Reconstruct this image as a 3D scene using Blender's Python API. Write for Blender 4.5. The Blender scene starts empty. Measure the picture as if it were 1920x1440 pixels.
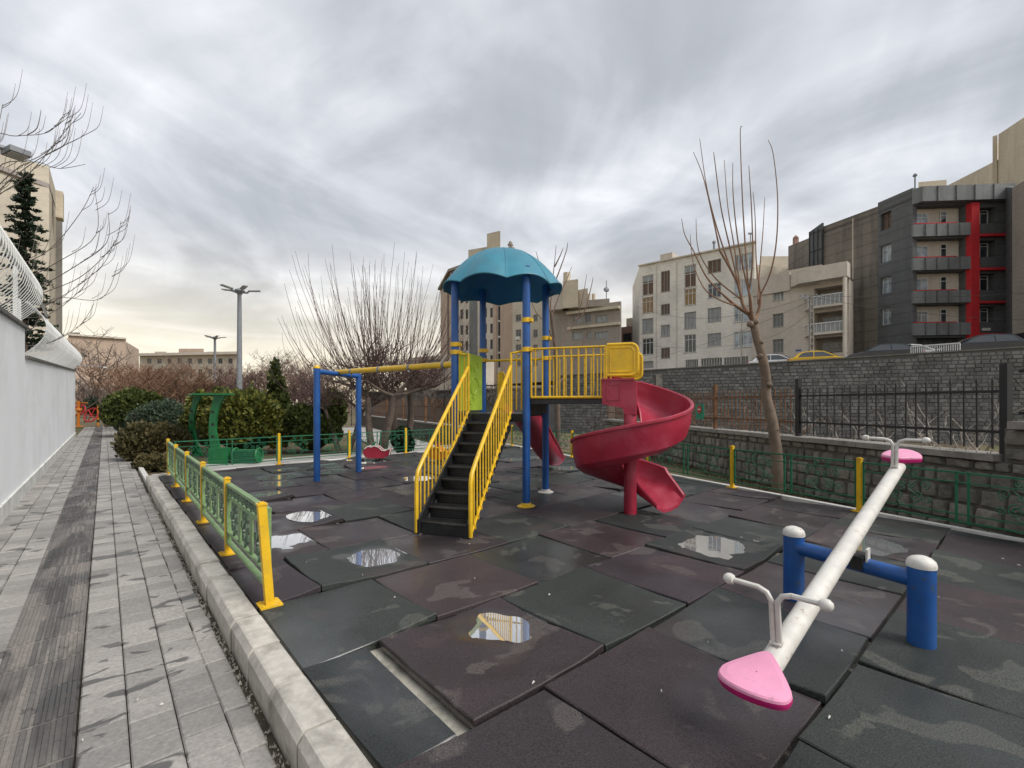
import bpy, math, random
from mathutils import Vector, Matrix, noise as mnoise

random.seed(7)
sc = bpy.context.scene
COL = sc.collection
R = math.radians
PI = math.pi

# ------------------------------------------------------------------ camera
F, H, CX, HY = 870.0, 1.5, 960.0, 758.0          # focal length in photo pixels, eye height, principal x, horizon row
cam_d = bpy.data.cameras.new('camera')
cam = bpy.data.objects.new('camera', cam_d)
COL.objects.link(cam)
cam.location = (0, 0, H)
cam.rotation_euler = (R(90), 0, 0)
cam_d.sensor_width = 36.0
cam_d.lens = F / 1920.0 * 36.0
cam_d.shift_y = (HY - 720.0) / 1920.0
cam_d.clip_start = 0.05
cam_d.clip_end = 3000.0
sc.camera = cam

# ------------------------------------------------------------------ sky, sun, exposure
SUN_EL, SUN_AZ = 46.0, 116.0      # degrees; azimuth clockwise from +Y
world = bpy.data.worlds.new('World')
sc.world = world
world.use_nodes = True
wt = world.node_tree
for n_ in list(wt.nodes):
    wt.nodes.remove(n_)


def wn(t, **kw):
    n = wt.nodes.new(t)
    for k, v in kw.items():
        setattr(n, k, v)
    return n


def wmath(op, a, b=None, clamp=False):
    n = wn('ShaderNodeMath', operation=op)
    n.use_clamp = clamp
    for i, v in enumerate((a, b)):
        if v is None:
            continue
        if isinstance(v, (int, float)):
            n.inputs[i].default_value = v
        else:
            wt.links.new(v, n.inputs[i])
    return n.outputs[0]


def wramp(fac, stops):
    n = wn('ShaderNodeValToRGB')
    el = n.color_ramp.elements
    while len(el) < len(stops):
        el.new(0.5)
    for e, (p, c) in zip(el, stops):
        e.position = p
        e.color = (c[0], c[1], c[2], 1)
    wt.links.new(fac, n.inputs[0])
    return n.outputs[0]


def wmix(fac, a, b, mode='MIX'):
    n = wn('ShaderNodeMix', data_type='RGBA', blend_type=mode)
    for sock, v in ((n.inputs[0], fac), (n.inputs[6], a), (n.inputs[7], b)):
        if isinstance(v, (int, float)):
            sock.default_value = v
        elif isinstance(v, tuple):
            sock.default_value = (v[0], v[1], v[2], 1)
        else:
            wt.links.new(v, sock)
    return n.outputs[2]


tc = wn('ShaderNodeTexCoord')
sp = wn('ShaderNodeSeparateXYZ')
wt.links.new(tc.outputs['Generated'], sp.inputs[0])
zc = wmath('MAXIMUM', sp.outputs[2], 0.0)
den = wmath('ADD', zc, 0.13)
cx_ = wmath('DIVIDE', sp.outputs[0], den)
cy_ = wmath('DIVIDE', sp.outputs[1], den)
cmb = wn('ShaderNodeCombineXYZ')
wt.links.new(cx_, cmb.inputs[0])
wt.links.new(cy_, cmb.inputs[1])


def cloud_noise(scale, rotz, stretch, detail, rough, dist, off=(0, 0, 0)):
    mp = wn('ShaderNodeMapping', vector_type='TEXTURE')
    mp.inputs['Rotation'].default_value = (0, 0, R(rotz))
    mp.inputs['Scale'].default_value = stretch
    mp.inputs['Location'].default_value = off
    wt.links.new(cmb.outputs[0], mp.inputs[0])
    nz = wn('ShaderNodeTexNoise')
    nz.inputs['Scale'].default_value = scale
    nz.inputs['Detail'].default_value = detail
    nz.inputs['Roughness'].default_value = rough
    nz.inputs['Distortion'].default_value = dist
    wt.links.new(mp.outputs[0], nz.inputs[0])
    return nz.outputs[0]


n1 = cloud_noise(0.85, 40, (1.35, 0.95, 1), 7, 0.50, 1.0, (5.3, 0.4, 0))
n2 = cloud_noise(1.25, 122, (1.25, 0.95, 1), 7, 0.52, 1.0, (8.0, 4.0, 0))
n3 = cloud_noise(0.50, 0, (1, 1, 1), 3, 0.5, 0.3, (4.0, 2.0, 0))
mixn = wmath('ADD', wmath('ADD', wmath('MULTIPLY', n1, 0.42), wmath('MULTIPLY', n2, 0.33)), wmath('MULTIPLY', n3, 0.25))
cloud = wramp(mixn, [(0.38, (0.20, 0.211, 0.232)), (0.465, (0.265, 0.278, 0.30)), (0.53, (0.365, 0.377, 0.40)), (0.61, (0.54, 0.55, 0.565))])
# thin bright band of warmer air along the whole horizon
hz = wmath('SUBTRACT', 1.0, wmath('MULTIPLY', zc, 2.9), clamp=True)
hz = wmath('POWER', hz, 1.6)
hn = cloud_noise(0.35, 70, (1, 1, 1), 2, 0.5, 0.3, (5, 2, 0))
hz = wmath('MULTIPLY', hz, wmath('ADD', wmath('MULTIPLY', hn, 1.1), 0.30), clamp=True)
cloud = wmix(hz, cloud, (0.66, 0.565, 0.37))
bg_c = wn('ShaderNodeBackground')
wt.links.new(cloud, bg_c.inputs[0])
bg_c.inputs[1].default_value = 1.0
sky = wn('ShaderNodeTexSky', sky_type='NISHITA')
sky.sun_disc = False
sky.sun_elevation = R(SUN_EL)
sky.sun_rotation = R(SUN_AZ)
bg_s = wn('ShaderNodeBackground')
wt.links.new(sky.outputs[0], bg_s.inputs[0])
bg_s.inputs[1].default_value = 0.05
ms = wn('ShaderNodeMixShader')
ms.inputs[0].default_value = 0.92
wt.links.new(bg_s.outputs[0], ms.inputs[1])
wt.links.new(bg_c.outputs[0], ms.inputs[2])
wo = wn('ShaderNodeOutputWorld')
wt.links.new(ms.outputs[0], wo.inputs[0])

sun_d = bpy.data.lights.new('sun', 'SUN')
sun_d.energy = 1.5
sun_d.angle = R(30)
sun_d.color = (1.0, 0.96, 0.90)
sun = bpy.data.objects.new('sun', sun_d)
COL.objects.link(sun)
_sd = Vector((math.sin(R(SUN_AZ)) * math.cos(R(SUN_EL)), math.cos(R(SUN_AZ)) * math.cos(R(SUN_EL)), math.sin(R(SUN_EL))))
sun.rotation_euler = (-_sd).to_track_quat('-Z', 'Y').to_euler()

vs = sc.view_settings
vs.view_transform = 'Standard'
vs.look = 'None'
vs.exposure = 1.1
vs.gamma = 1.0
vs.use_curve_mapping = False
sc.render.engine = 'CYCLES'
sc.cycles.max_bounces = 6
sc.cycles.use_denoising = True


# ------------------------------------------------------------------ placing helpers
def G(x, y, z=0.0):
    """photo pixel of a point that stands at height z -> place"""
    d = F * (H - z) / (y - HY)
    return Vector(((x - CX) / F * d, d, z))


def P(x, y, d):
    """photo pixel at distance d -> place"""
    return Vector(((x - CX) / F * d, d, H + (HY - y) / F * d))


PA = R(41.3)
PS = Vector((-math.sin(PA), math.cos(PA), 0))     # along the path
PQ = Vector((math.cos(PA), math.sin(PA), 0))      # across the path, to the right


def SQ(s, q, z=0.0):
    v = PS * s + PQ * q
    return Vector((v.x, v.y, z))


# ------------------------------------------------------------------ materials
MATS = {}


def nd(nt, t, **kw):
    n = nt.nodes.new(t)
    for k, v in kw.items():
        setattr(n, k, v)
    return n


def base_mat(name):
    m = bpy.data.materials.new(name)
    m.use_nodes = True
    nt = m.node_tree
    b = nt.nodes['Principled BSDF']
    return m, nt, b


def pos_noise(nt, scale, detail=4, rough=0.55, stretch=(1, 1, 1), rotz=0.0, dist=0.0, src=None):
    if src is None:
        g = nd(nt, 'ShaderNodeNewGeometry')
        src = g.outputs['Position']
    if rotz:
        m0 = nd(nt, 'ShaderNodeMapping')
        m0.inputs['Rotation'].default_value = (0, 0, rotz)
        nt.links.new(src, m0.inputs[0])
        src = m0.outputs[0]
    mp = nd(nt, 'ShaderNodeMapping')
    mp.inputs['Scale'].default_value = stretch
    nt.links.new(src, mp.inputs[0])
    nz = nd(nt, 'ShaderNodeTexNoise')
    nz.inputs['Scale'].default_value = scale
    nz.inputs['Detail'].default_value = detail
    nz.inputs['Roughness'].default_value = rough
    nz.inputs['Distortion'].default_value = dist
    nt.links.new(mp.outputs[0], nz.inputs[0])
    return nz.outputs[0]


def ramp(nt, fac, stops, interp='LINEAR'):
    n = nd(nt, 'ShaderNodeValToRGB')
    n.color_ramp.interpolation = interp
    el = n.color_ramp.elements
    while len(el) < len(stops):
        el.new(0.5)
    for e, (p, c) in zip(el, stops):
        e.position = p
        if isinstance(c, (int, float)):
            c = (c, c, c)
        e.color = (c[0], c[1], c[2], 1)
    nt.links.new(fac, n.inputs[0])
    return n.outputs[0]


def mix(nt, fac, a, b, mode='MIX'):
    n = nd(nt, 'ShaderNodeMix', data_type='RGBA', blend_type=mode)
    for sock, v in ((n.inputs[0], fac), (n.inputs[6], a), (n.inputs[7], b)):
        if isinstance(v, (int, float)):
            sock.default_value = v if sock == n.inputs[0] else (v, v, v, 1)
        elif isinstance(v, tuple):
            sock.default_value = (v[0], v[1], v[2], 1)
        else:
            nt.links.new(v, sock)
    return n.outputs[2]


def mth(nt, op, a, b=None, clamp=False):
    n = nd(nt, 'ShaderNodeMath', operation=op)
    n.use_clamp = clamp
    for i, v in enumerate((a, b)):
        if v is None:
            continue
        if isinstance(v, (int, float)):
            n.inputs[i].default_value = v
        else:
            nt.links.new(v, n.inputs[i])
    return n.outputs[0]


def bump(nt, b, height, strength=0.3, dist=0.01):
    n = nd(nt, 'ShaderNodeBump')
    n.inputs['Strength'].default_value = strength
    n.inputs['Distance'].default_value = dist
    nt.links.new(height, n.inputs['Height'])
    nt.links.new(n.outputs[0], b.inputs['Normal'])


def M(name, col, rough=0.6, var=0.25, scale=3.0, dirt=None, dirt_amt=0.4, dirt_scale=1.5, bumpv=0.0, bscale=60.0,
      metal=0.0, spec=0.5, island=0.0, objrand=0.0, stretch=(1, 1, 1), chips=None):
    """painted / plain surface with soft tone variation, optional dirt, fine relief, per-piece variation"""
    if name in MATS:
        return MATS[name]
    m, nt, b = base_mat(name)
    n = pos_noise(nt, scale, 5, 0.6, stretch)
    lo = tuple(c * (1 - var) for c in col)
    hi = tuple(min(1, c * (1 + var)) for c in col)
    c = ramp(nt, n, [(0.3, lo), (0.7, hi)])
    if dirt:
        dn = pos_noise(nt, dirt_scale, 6, 0.65, stretch, dist=0.4)
        dm = ramp(nt, dn, [(0.48, 0.0), (0.72, dirt_amt)])
        c = mix(nt, dm, c, dirt)
    if chips:
        cn = pos_noise(nt, 26, 4, 0.65)
        cn2 = pos_noise(nt, 3.5, 2, 0.5)
        cm_ = mth(nt, 'MULTIPLY', ramp(nt, cn, [(0.60, 0.0), (0.64, 0.85)]), ramp(nt, cn2, [(0.45, 0.0), (0.62, 1.0)]))
        c = mix(nt, cm_, c, chips)
    if island or objrand:
        rnd = None
        if island:
            g = nd(nt, 'ShaderNodeNewGeometry')
            rnd = g.outputs['Random Per Island']
            amt = island
        if objrand:
            o = nd(nt, 'ShaderNodeObjectInfo')
            rnd = o.outputs['Random'] if rnd is None else mth(nt, 'FRACT', mth(nt, 'ADD', rnd, o.outputs['Random']))
            amt = max(island, objrand)
        f = ramp(nt, rnd, [(0.0, 1 - amt), (1.0, 1 + amt * 0.6)])
        c = mix(nt, 1.0, c, f, 'MULTIPLY')
    nt.links.new(c, b.inputs['Base Color'])
    rn = ramp(nt, n, [(0.3, max(0.05, rough - 0.1)), (0.7, min(1, rough + 0.1))])
    nt.links.new(rn, b.inputs['Roughness'])
    b.inputs['Metallic'].default_value = metal
    b.inputs['Specular IOR Level'].default_value = spec
    if bumpv:
        bn = pos_noise(nt, bscale, 4, 0.6, stretch)
        bump(nt, b, bn, bumpv)
    MATS[name] = m
    return m


# paints and metals
M('blue_paint', (0.010, 0.082, 0.30), 0.38, 0.18, 4, dirt=(0.03, 0.07, 0.18), dirt_amt=0.5, dirt_scale=5, bumpv=0.04, bscale=30, chips=(0.05, 0.07, 0.11))
M('yellow_paint', (0.72, 0.44, 0.012), 0.42, 0.14, 5, dirt=(0.35, 0.22, 0.05), dirt_amt=0.35, dirt_scale=6, bumpv=0.05, bscale=40, chips=(0.26, 0.13, 0.04))
M('white_paint', (0.62, 0.60, 0.56), 0.45, 0.10, 6, dirt=(0.36, 0.31, 0.25), dirt_amt=0.35, dirt_scale=7, bumpv=0.06, bscale=70, chips=(0.30, 0.22, 0.16))
M('green_paint', (0.012, 0.13, 0.06), 0.42, 0.2, 5, dirt=(0.02, 0.06, 0.04), dirt_amt=0.4, dirt_scale=5, chips=(0.05, 0.07, 0.05))
M('green_panel', (0.010, 0.135, 0.04), 0.45, 0.2, 4)
M('pale_green_paint', (0.19, 0.30, 0.13), 0.5, 0.25, 8, dirt=(0.06, 0.10, 0.06), dirt_amt=0.6, dirt_scale=9, chips=(0.07, 0.08, 0.05))
M('dark_scroll', (0.10, 0.16, 0.10), 0.5, 0.3, 12, dirt=(0.03, 0.04, 0.03), dirt_amt=0.6, dirt_scale=14)
M('canopy_blue', (0.035, 0.20, 0.285), 0.48, 0.14, 2.5, dirt=(0.05, 0.13, 0.16), dirt_amt=0.45, dirt_scale=2.2)
M('canopy_under', (0.006, 0.14, 0.34), 0.5, 0.12, 2.5)
M('lime_plastic', (0.36, 0.52, 0.05), 0.45, 0.10, 3, dirt=(0.2, 0.28, 0.05), dirt_amt=0.4, dirt_scale=4)
M('red_plastic', (0.32, 0.016, 0.042), 0.40, 0.16, 3.5, dirt=(0.44, 0.085, 0.13), dirt_amt=0.5, dirt_scale=3, bumpv=0.03, bscale=50, chips=(0.24, 0.03, 0.045))
M('dark_red_plastic', (0.26, 0.012, 0.03), 0.42, 0.12, 3.5)
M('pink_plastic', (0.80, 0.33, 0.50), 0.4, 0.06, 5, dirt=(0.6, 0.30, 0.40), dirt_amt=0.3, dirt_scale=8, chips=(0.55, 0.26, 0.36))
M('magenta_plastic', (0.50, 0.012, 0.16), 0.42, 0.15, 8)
M('black_metal', (0.011, 0.012, 0.013), 0.45, 0.3, 6, dirt=(0.07, 0.07, 0.07), dirt_amt=0.35, dirt_scale=9)
M('black_rubber', (0.02, 0.02, 0.022), 0.7, 0.3, 8)
M('iron_black', (0.012, 0.012, 0.013), 0.55, 0.3, 5)
M('iron_rust', (0.15, 0.068, 0.028), 0.8, 0.45, 6, dirt=(0.05, 0.03, 0.02), dirt_amt=0.7, dirt_scale=7)
M('galv', (0.20, 0.21, 0.23), 0.5, 0.15, 3)
M('lamp_glass', (0.55, 0.56, 0.56), 0.3, 0.1, 3)
M('orange_paint', (0.55, 0.17, 0.015), 0.45, 0.15, 4)
M('sign_green', (0.01, 0.20, 0.12), 0.5, 0.15, 4)
M('sign_red', (0.45, 0.03, 0.03), 0.5, 0.15, 4)
# masonry
M('wall_white', (0.88, 0.90, 0.92), 0.78, 0.04, 0.7, dirt=(0.58, 0.58, 0.56), dirt_amt=0.38, dirt_scale=0.8, bumpv=0.03, bscale=12)
M('plinth_stone', (0.66, 0.66, 0.63), 0.6, 0.16, 3, dirt=(0.25, 0.24, 0.22), dirt_amt=0.6, dirt_scale=2.5, bumpv=0.1)
M('coping_dark', (0.13, 0.125, 0.12), 0.8, 0.3, 3, bumpv=0.2)
M('louvre_white', (0.62, 0.63, 0.62), 0.5, 0.12, 2)
M('kerb_stone', (0.52, 0.49, 0.44), 0.78, 0.16, 14, dirt=(0.17, 0.155, 0.135), dirt_amt=0.8, dirt_scale=3.6, bumpv=0.35, bscale=45, objrand=0.12)
M('white_kerb', (0.58, 0.57, 0.54), 0.7, 0.15, 5, dirt=(0.25, 0.24, 0.22), dirt_amt=0.6, dirt_scale=2.5)
M('concrete_base', (0.34, 0.32, 0.27), 0.85, 0.25, 9, dirt=(0.09, 0.085, 0.07), dirt_amt=0.8, dirt_scale=5, bumpv=0.3, bscale=70)
M('soil', (0.085, 0.07, 0.05), 0.95, 0.4, 6, bumpv=0.5, bscale=30)
M('pavement', (0.34, 0.33, 0.31), 0.7, 0.2, 1.5, dirt=(0.16, 0.155, 0.15), dirt_amt=0.6, dirt_scale=0.8)
M('asphalt', (0.055, 0.055, 0.058), 0.8, 0.2, 2)
M('stone', (0.20, 0.187, 0.155), 0.9, 0.35, 8, dirt=(0.05, 0.048, 0.04), dirt_amt=0.75, dirt_scale=4, bumpv=0.7, bscale=28, objrand=0.35, island=0.3)
M('stone_mortar', (0.105, 0.095, 0.08), 0.95, 0.3, 8, bumpv=0.4)
M('stone_cap', (0.25, 0.23, 0.205), 0.85, 0.2, 4, dirt=(0.08, 0.075, 0.065), dirt_amt=0.7, dirt_scale=3, bumpv=0.3)
M('block', (0.17, 0.17, 0.168), 0.9, 0.3, 1.2, dirt=(0.07, 0.07, 0.072), dirt_amt=0.6, dirt_scale=0.6, bumpv=0.6, bscale=9, island=0.35)
M('block_mortar', (0.11, 0.11, 0.108), 0.95, 0.2, 2)
# bark and leaves
M('bark', (0.115, 0.085, 0.068), 0.9, 0.35, 6, bumpv=0.5, bscale=40)
M('bark_light', (0.17, 0.125, 0.09), 0.85, 0.3, 5, dirt=(0.07, 0.055, 0.045), dirt_amt=0.6, dirt_scale=7, bumpv=0.4, bscale=30)
M('twig', (0.15, 0.095, 0.078), 0.85, 0.3, 4)
M('twig_dark', (0.105, 0.064, 0.055), 0.85, 0.35, 4)
M('twig_over', (0.15, 0.125, 0.115), 0.85, 0.3, 4)
M('twig_grey', (0.12, 0.098, 0.086), 0.85, 0.3, 4)
M('twig_tan', (0.20, 0.115, 0.072), 0.85, 0.3, 4)
M('twig_pale', (0.28, 0.25, 0.22), 0.85, 0.3, 4)


def leaf_mat(name, cols, scale=1.6):
    m, nt, b = base_mat(name)
    n = pos_noise(nt, scale, 4, 0.6)
    g = nd(nt, 'ShaderNodeNewGeometry')
    r = mth(nt, 'ADD', mth(nt, 'MULTIPLY', n, 0.55), mth(nt, 'MULTIPLY', g.outputs['Random Per Island'], 0.45))
    c = ramp(nt, r, [(0.28, cols[0]), (0.5, cols[1]), (0.74, cols[2])])
    nt.links.new(c, b.inputs['Base Color'])
    b.inputs['Roughness'].default_value = 0.6
    b.inputs['Specular IOR Level'].default_value = 0.3
    MATS[name] = m


leaf_mat('leaf_olive', ((0.03, 0.045, 0.012), (0.06, 0.08, 0.018), (0.10, 0.115, 0.025)))
leaf_mat('leaf_yellow', ((0.04, 0.055, 0.012), (0.10, 0.115, 0.02), (0.20, 0.19, 0.04)))
leaf_mat('leaf_grey', ((0.02, 0.035, 0.022), (0.05, 0.075, 0.045), (0.11, 0.14, 0.09)))
leaf_mat('leaf_brown', ((0.035, 0.035, 0.015), (0.075, 0.065, 0.025), (0.12, 0.095, 0.04)))
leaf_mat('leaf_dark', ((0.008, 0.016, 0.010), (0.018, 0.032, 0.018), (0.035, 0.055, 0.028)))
leaf_mat('leaf_cypress', ((0.018, 0.03, 0.008), (0.045, 0.06, 0.014), (0.085, 0.095, 0.022)))


def special_mats():
    # ---- rubber mats: colour comes with each tile, light mud stains, wet hollows
    m, nt, b = base_mat('rubber_tile')
    oi = nd(nt, 'ShaderNodeObjectInfo')
    big = pos_noise(nt, 0.9, 5, 0.6, dist=0.5)
    c = mix(nt, 1.0, oi.outputs['Color'], ramp(nt, big, [(0.3, 0.62), (0.7, 1.25)]), 'MULTIPLY')
    stain = pos_noise(nt, 2.6, 3.0, 0.45, (1.0, 1.0, 1.0), dist=0.7)
    sm = ramp(nt, stain, [(0.585, 0.0), (0.62, 0.42), (0.72, 0.34)])
    c = mix(nt, sm, c, mix(nt, 0.6, mix(nt, 1.0, oi.outputs['Color'], (2.4, 2.4, 2.4), 'MULTIPLY'), (0.135, 0.125, 0.105)))
    s2 = pos_noise(nt, 0.75, 3, 0.5, dist=1.2)
    c = mix(nt, ramp(nt, s2, [(0.60, 0.0), (0.66, 0.30)]), c, (0.075, 0.045, 0.045))
    sp_ = pos_noise(nt, 130, 2, 0.7)
    c = mix(nt, 1.0, c, ramp(nt, sp_, [(0.32, 0.42), (0.68, 1.7)]), 'MULTIPLY')
    # wetness: low places of the tile hold water
    tcn = nd(nt, 'ShaderNodeTexCoord')
    sx = nd(nt, 'ShaderNodeSeparateXYZ')
    nt.links.new(tcn.outputs['Object'], sx.inputs[0])
    wn_ = pos_noise(nt, 5, 4, 0.6)
    zz = mth(nt, 'ADD', sx.outputs[2], mth(nt, 'MULTIPLY', mth(nt, 'SUBTRACT', wn_, 0.5), 0.008))
    wet = ramp(nt, mth(nt, 'MULTIPLY', mth(nt, 'ADD', zz, 0.05), 10.0), [(0.36, 1.0), (0.54, 0.0)])
    c = mix(nt, mth(nt, 'MULTIPLY', wet, 0.30), c, (0.012, 0.012, 0.013))
    grit = pos_noise(nt, 34, 4, 0.75)
    c = mix(nt, ramp(nt, grit, [(0.66, 0.0), (0.74, 0.35)]), c, (0.12, 0.11, 0.10))
    nt.links.new(c, b.inputs['Base Color'])
    rg = mth(nt, 'ADD', ramp(nt, big, [(0.35, 0.50), (0.65, 0.72)]), mth(nt, 'MULTIPLY', sm, 0.25))
    rg = mth(nt, 'SUBTRACT', rg, mth(nt, 'MULTIPLY', wet, 0.36), clamp=True)
    nt.links.new(rg, b.inputs['Roughness'])
    bump(nt, b, sp_, 0.5, 0.004)
    nt.links.new(mth(nt, 'MULTIPLY', wet, 0.75), b.inputs['Coat Weight'])
    b.inputs['Coat Roughness'].default_value = 0.24
    b.inputs['Coat IOR'].default_value = 1.7
    b.inputs['Specular IOR Level'].default_value = 0.42
    MATS['rubber_tile'] = m
    # ---- water
    m, nt, b = base_mat('water')
    b.inputs['Base Color'].default_value = (0.68, 0.69, 0.71, 1)
    b.inputs['Metallic'].default_value = 0.8
    b.inputs['Roughness'].default_value = 0.015
    b.inputs['IOR'].default_value = 1.33
    b.inputs['Transmission Weight'].default_value = 0.0
    b.inputs['Specular IOR Level'].default_value = 0.75
    bump(nt, b, pos_noise(nt, 7, 2, 0.5), 0.012, 0.02)
    MATS['water'] = m
    # ---- pavers
    for nm, ca, cb, rot in (('paver', (0.37, 0.347, 0.325), (0.225, 0.213, 0.203), PA), ('tactile', (0.23, 0.205, 0.187), (0.085, 0.082, 0.081), PA)):
        m, nt, b = base_mat(nm)
        g = nd(nt, 'ShaderNodeNewGeometry')
        oi = nd(nt, 'ShaderNodeObjectInfo')
        rnd = mth(nt, 'FRACT', mth(nt, 'ADD', g.outputs['Random Per Island'], mth(nt, 'MULTIPLY', oi.outputs['Random'], 3.7)))
        c = mix(nt, rnd, ca, cb)
        c = mix(nt, 1.0, c, ramp(nt, pos_noise(nt, 45, 5, 0.7), [(0.25, 0.66), (0.75, 1.25)]), 'MULTIPLY')
        c = mix(nt, ramp(nt, pos_noise(nt, 1.1, 6, 0.65, dist=0.6), [(0.46, 0.0), (0.72, 0.6)]), c, (0.15, 0.142, 0.135))
        # damp patches left by rain, drawn out across the path
        w = pos_noise(nt, 2.9, 3, 0.5, (1.0, 2.0, 1.0), -PA, dist=0.6)
        wm = ramp(nt, w, [(0.605, 0.0), (0.625, 0.85)])
        c = mix(nt, wm, c, (0.055, 0.052, 0.05))
        if nm == 'tactile':
            w2 = pos_noise(nt, 1.0, 5, 0.6, (2.4, 0.55, 1.0), -PA, dist=0.8)
            c = mix(nt, ramp(nt, w2, [(0.46, 0.0), (0.60, 0.8)]), c, (0.045, 0.043, 0.043))
        nt.links.new(c, b.inputs['Base Color'])
        nt.links.new(mth(nt, 'SUBTRACT', 0.75, mth(nt, 'MULTIPLY', wm, 0.4)), b.inputs['Roughness'])
        bump(nt, b, pos_noise(nt, 70, 5, 0.7), 0.35, 0.004)
        MATS[nm] = m
    # ---- perforated black treads
    m, nt, b = base_mat('perforated')
    tcn = nd(nt, 'ShaderNodeTexCoord')
    mp = nd(nt, 'ShaderNodeMapping')
    mp.inputs['Scale'].default_value = (38, 38, 38)
    nt.links.new(tcn.outputs['Object'], mp.inputs[0])
    sx = nd(nt, 'ShaderNodeSeparateXYZ')
    nt.links.new(mp.outputs[0], sx.inputs[0])
    fs = [mth(nt, 'SUBTRACT', mth(nt, 'FRACT', sx.outputs[i]), 0.5) for i in range(3)]
    sq = [mth(nt, 'MULTIPLY', f, f) for f in fs]
    rad = mth(nt, 'ADD', sq[0], sq[2])
    dot = mth(nt, 'LESS_THAN', rad, 0.07)
    pn = pos_noise(nt, 3.2, 2, 0.5)
    dot = mth(nt, 'MULTIPLY', dot, ramp(nt, pn, [(0.44, 0.0), (0.56, 0.8)]))
    c = mix(nt, dot, ramp(nt, pos_noise(nt, 8, 5, 0.6), [(0.3, 0.006), (0.7, 0.017)]), (0.10, 0.10, 0.105))
    nt.links.new(c, b.inputs['Base Color'])
    b.inputs['Roughness'].default_value = 0.45
    MATS['perforated'] = m
    # ---- ground with thin winter grass
    m, nt, b = base_mat('ground')
    a = pos_noise(nt, 0.35, 6, 0.65)
    c = ramp(nt, a, [(0.36, (0.075, 0.055, 0.036)), (0.5, (0.15, 0.115, 0.062)), (0.62, (0.085, 0.10, 0.03))])
    c = mix(nt, 1.0, c, ramp(nt, pos_noise(nt, 14, 5, 0.7), [(0.3, 0.55), (0.7, 1.4)]), 'MULTIPLY')
    nt.links.new(c, b.inputs['Base Color'])
    b.inputs['Roughness'].default_value = 0.95
    bump(nt, b, pos_noise(nt, 20, 5, 0.7), 0.8, 0.03)
    MATS['ground'] = m
    # ---- window glass
    for nm, col, ro in (('glass', (0.035, 0.042, 0.048), 0.06), ('glass_light', (0.26, 0.31, 0.35), 0.12)):
        m, nt, b = base_mat(nm)
        n = pos_noise(nt, 0.9, 3, 0.5)
        c = ramp(nt, n, [(0.35, tuple(v * 0.5 for v in col)), (0.65, tuple(v * 1.8 for v in col))])
        nt.links.new(c, b.inputs['Base Color'])
        b.inputs['Roughness'].default_value = ro
        b.inputs['Specular IOR Level'].default_value = 0.7
        MATS[nm] = m


special_mats()


def facade_mat(name, col, course=0.0, streak=0.4, dark=None, cstr=0.25):
    """plastered or brick-faced wall: courses, vertical rain streaks, blotches"""
    m, nt, b = base_mat(name)
    g = nd(nt, 'ShaderNodeNewGeometry')
    n = pos_noise(nt, 0.35, 6, 0.6)
    c = ramp(nt, n, [(0.3, tuple(v * 0.84 for v in col)), (0.7, tuple(min(1, v * 1.1) for v in col))])
    st = pos_noise(nt, 0.9, 5, 0.65, (1.2, 1.2, 0.10))
    dk = dark or tuple(v * 0.5 for v in col)
    c = mix(nt, ramp(nt, st, [(0.47, 0.0), (0.75, streak)]), c, dk)
    fine = pos_noise(nt, 2.2, 5, 0.7, (1, 1, 3))
    c = mix(nt, 1.0, c, ramp(nt, fine, [(0.3, 0.86), (0.7, 1.1)]), 'MULTIPLY')
    if course:
        sx = nd(nt, 'ShaderNodeSeparateXYZ')
        nt.links.new(g.outputs['Position'], sx.inputs[0])
        fr = mth(nt, 'FRACT', mth(nt, 'DIVIDE', sx.outputs[2], course))
        c = mix(nt, mth(nt, 'MULTIPLY', mth(nt, 'LESS_THAN', fr, 0.16), cstr), c, dk)
    nt.links.new(c, b.inputs['Base Color'])
    b.inputs['Roughness'].default_value = 0.85
    bump(nt, b, fine, 0.25, 0.03)
    MATS[name] = m


facade_mat('fac_white', (0.77, 0.73, 0.66), 0.30, 0.22)
facade_mat('fac_side', (0.34, 0.30, 0.28), 0.0, 0.3)
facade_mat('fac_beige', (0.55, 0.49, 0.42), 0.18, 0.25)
facade_mat('fac_cream', (0.54, 0.485, 0.395), 0.0, 0.15)
facade_mat('fac_tan', (0.50, 0.385, 0.30), 0.25, 0.2)
facade_mat('fac_band', (0.62, 0.56, 0.48), 0.0, 0.2)
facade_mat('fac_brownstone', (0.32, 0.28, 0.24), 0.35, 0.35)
facade_mat('fac_grey', (0.125, 0.13, 0.134), 1.0, 0.35, (0.05, 0.052, 0.055), 0.35)
facade_mat('fac_greylight', (0.20, 0.212, 0.212), 0.0, 0.5, (0.06, 0.062, 0.065))
facade_mat('fac_concrete', (0.21, 0.185, 0.155), 1.1, 0.85, (0.055, 0.05, 0.046), 0.3)
facade_mat('fac_red', (0.55, 0.022, 0.03), 0.0, 0.2, (0.4, 0.015, 0.02))
facade_mat('fac_pink', (0.30, 0.19, 0.15), 0.0, 0.3)
facade_mat('fac_sand', (0.54, 0.47, 0.36), 0.0, 0.3)
M('win_white', (0.62, 0.62, 0.60), 0.5, 0.06, 2)
M('win_grey', (0.30, 0.29, 0.28), 0.5, 0.1, 2)
M('win_dark', (0.05, 0.05, 0.05), 0.5, 0.1, 2)
M('blind_tan', (0.30, 0.20, 0.10), 0.8, 0.2, 2)
M('blind_brown', (0.13, 0.085, 0.06), 0.8, 0.2, 2)
M('curtain', (0.30, 0.31, 0.31), 0.7, 0.4, 3, stretch=(4, 4, 0.3))
M('metal_panel', (0.07, 0.075, 0.08), 0.4, 0.4, 1, stretch=(3, 3, 0.4))
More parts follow.
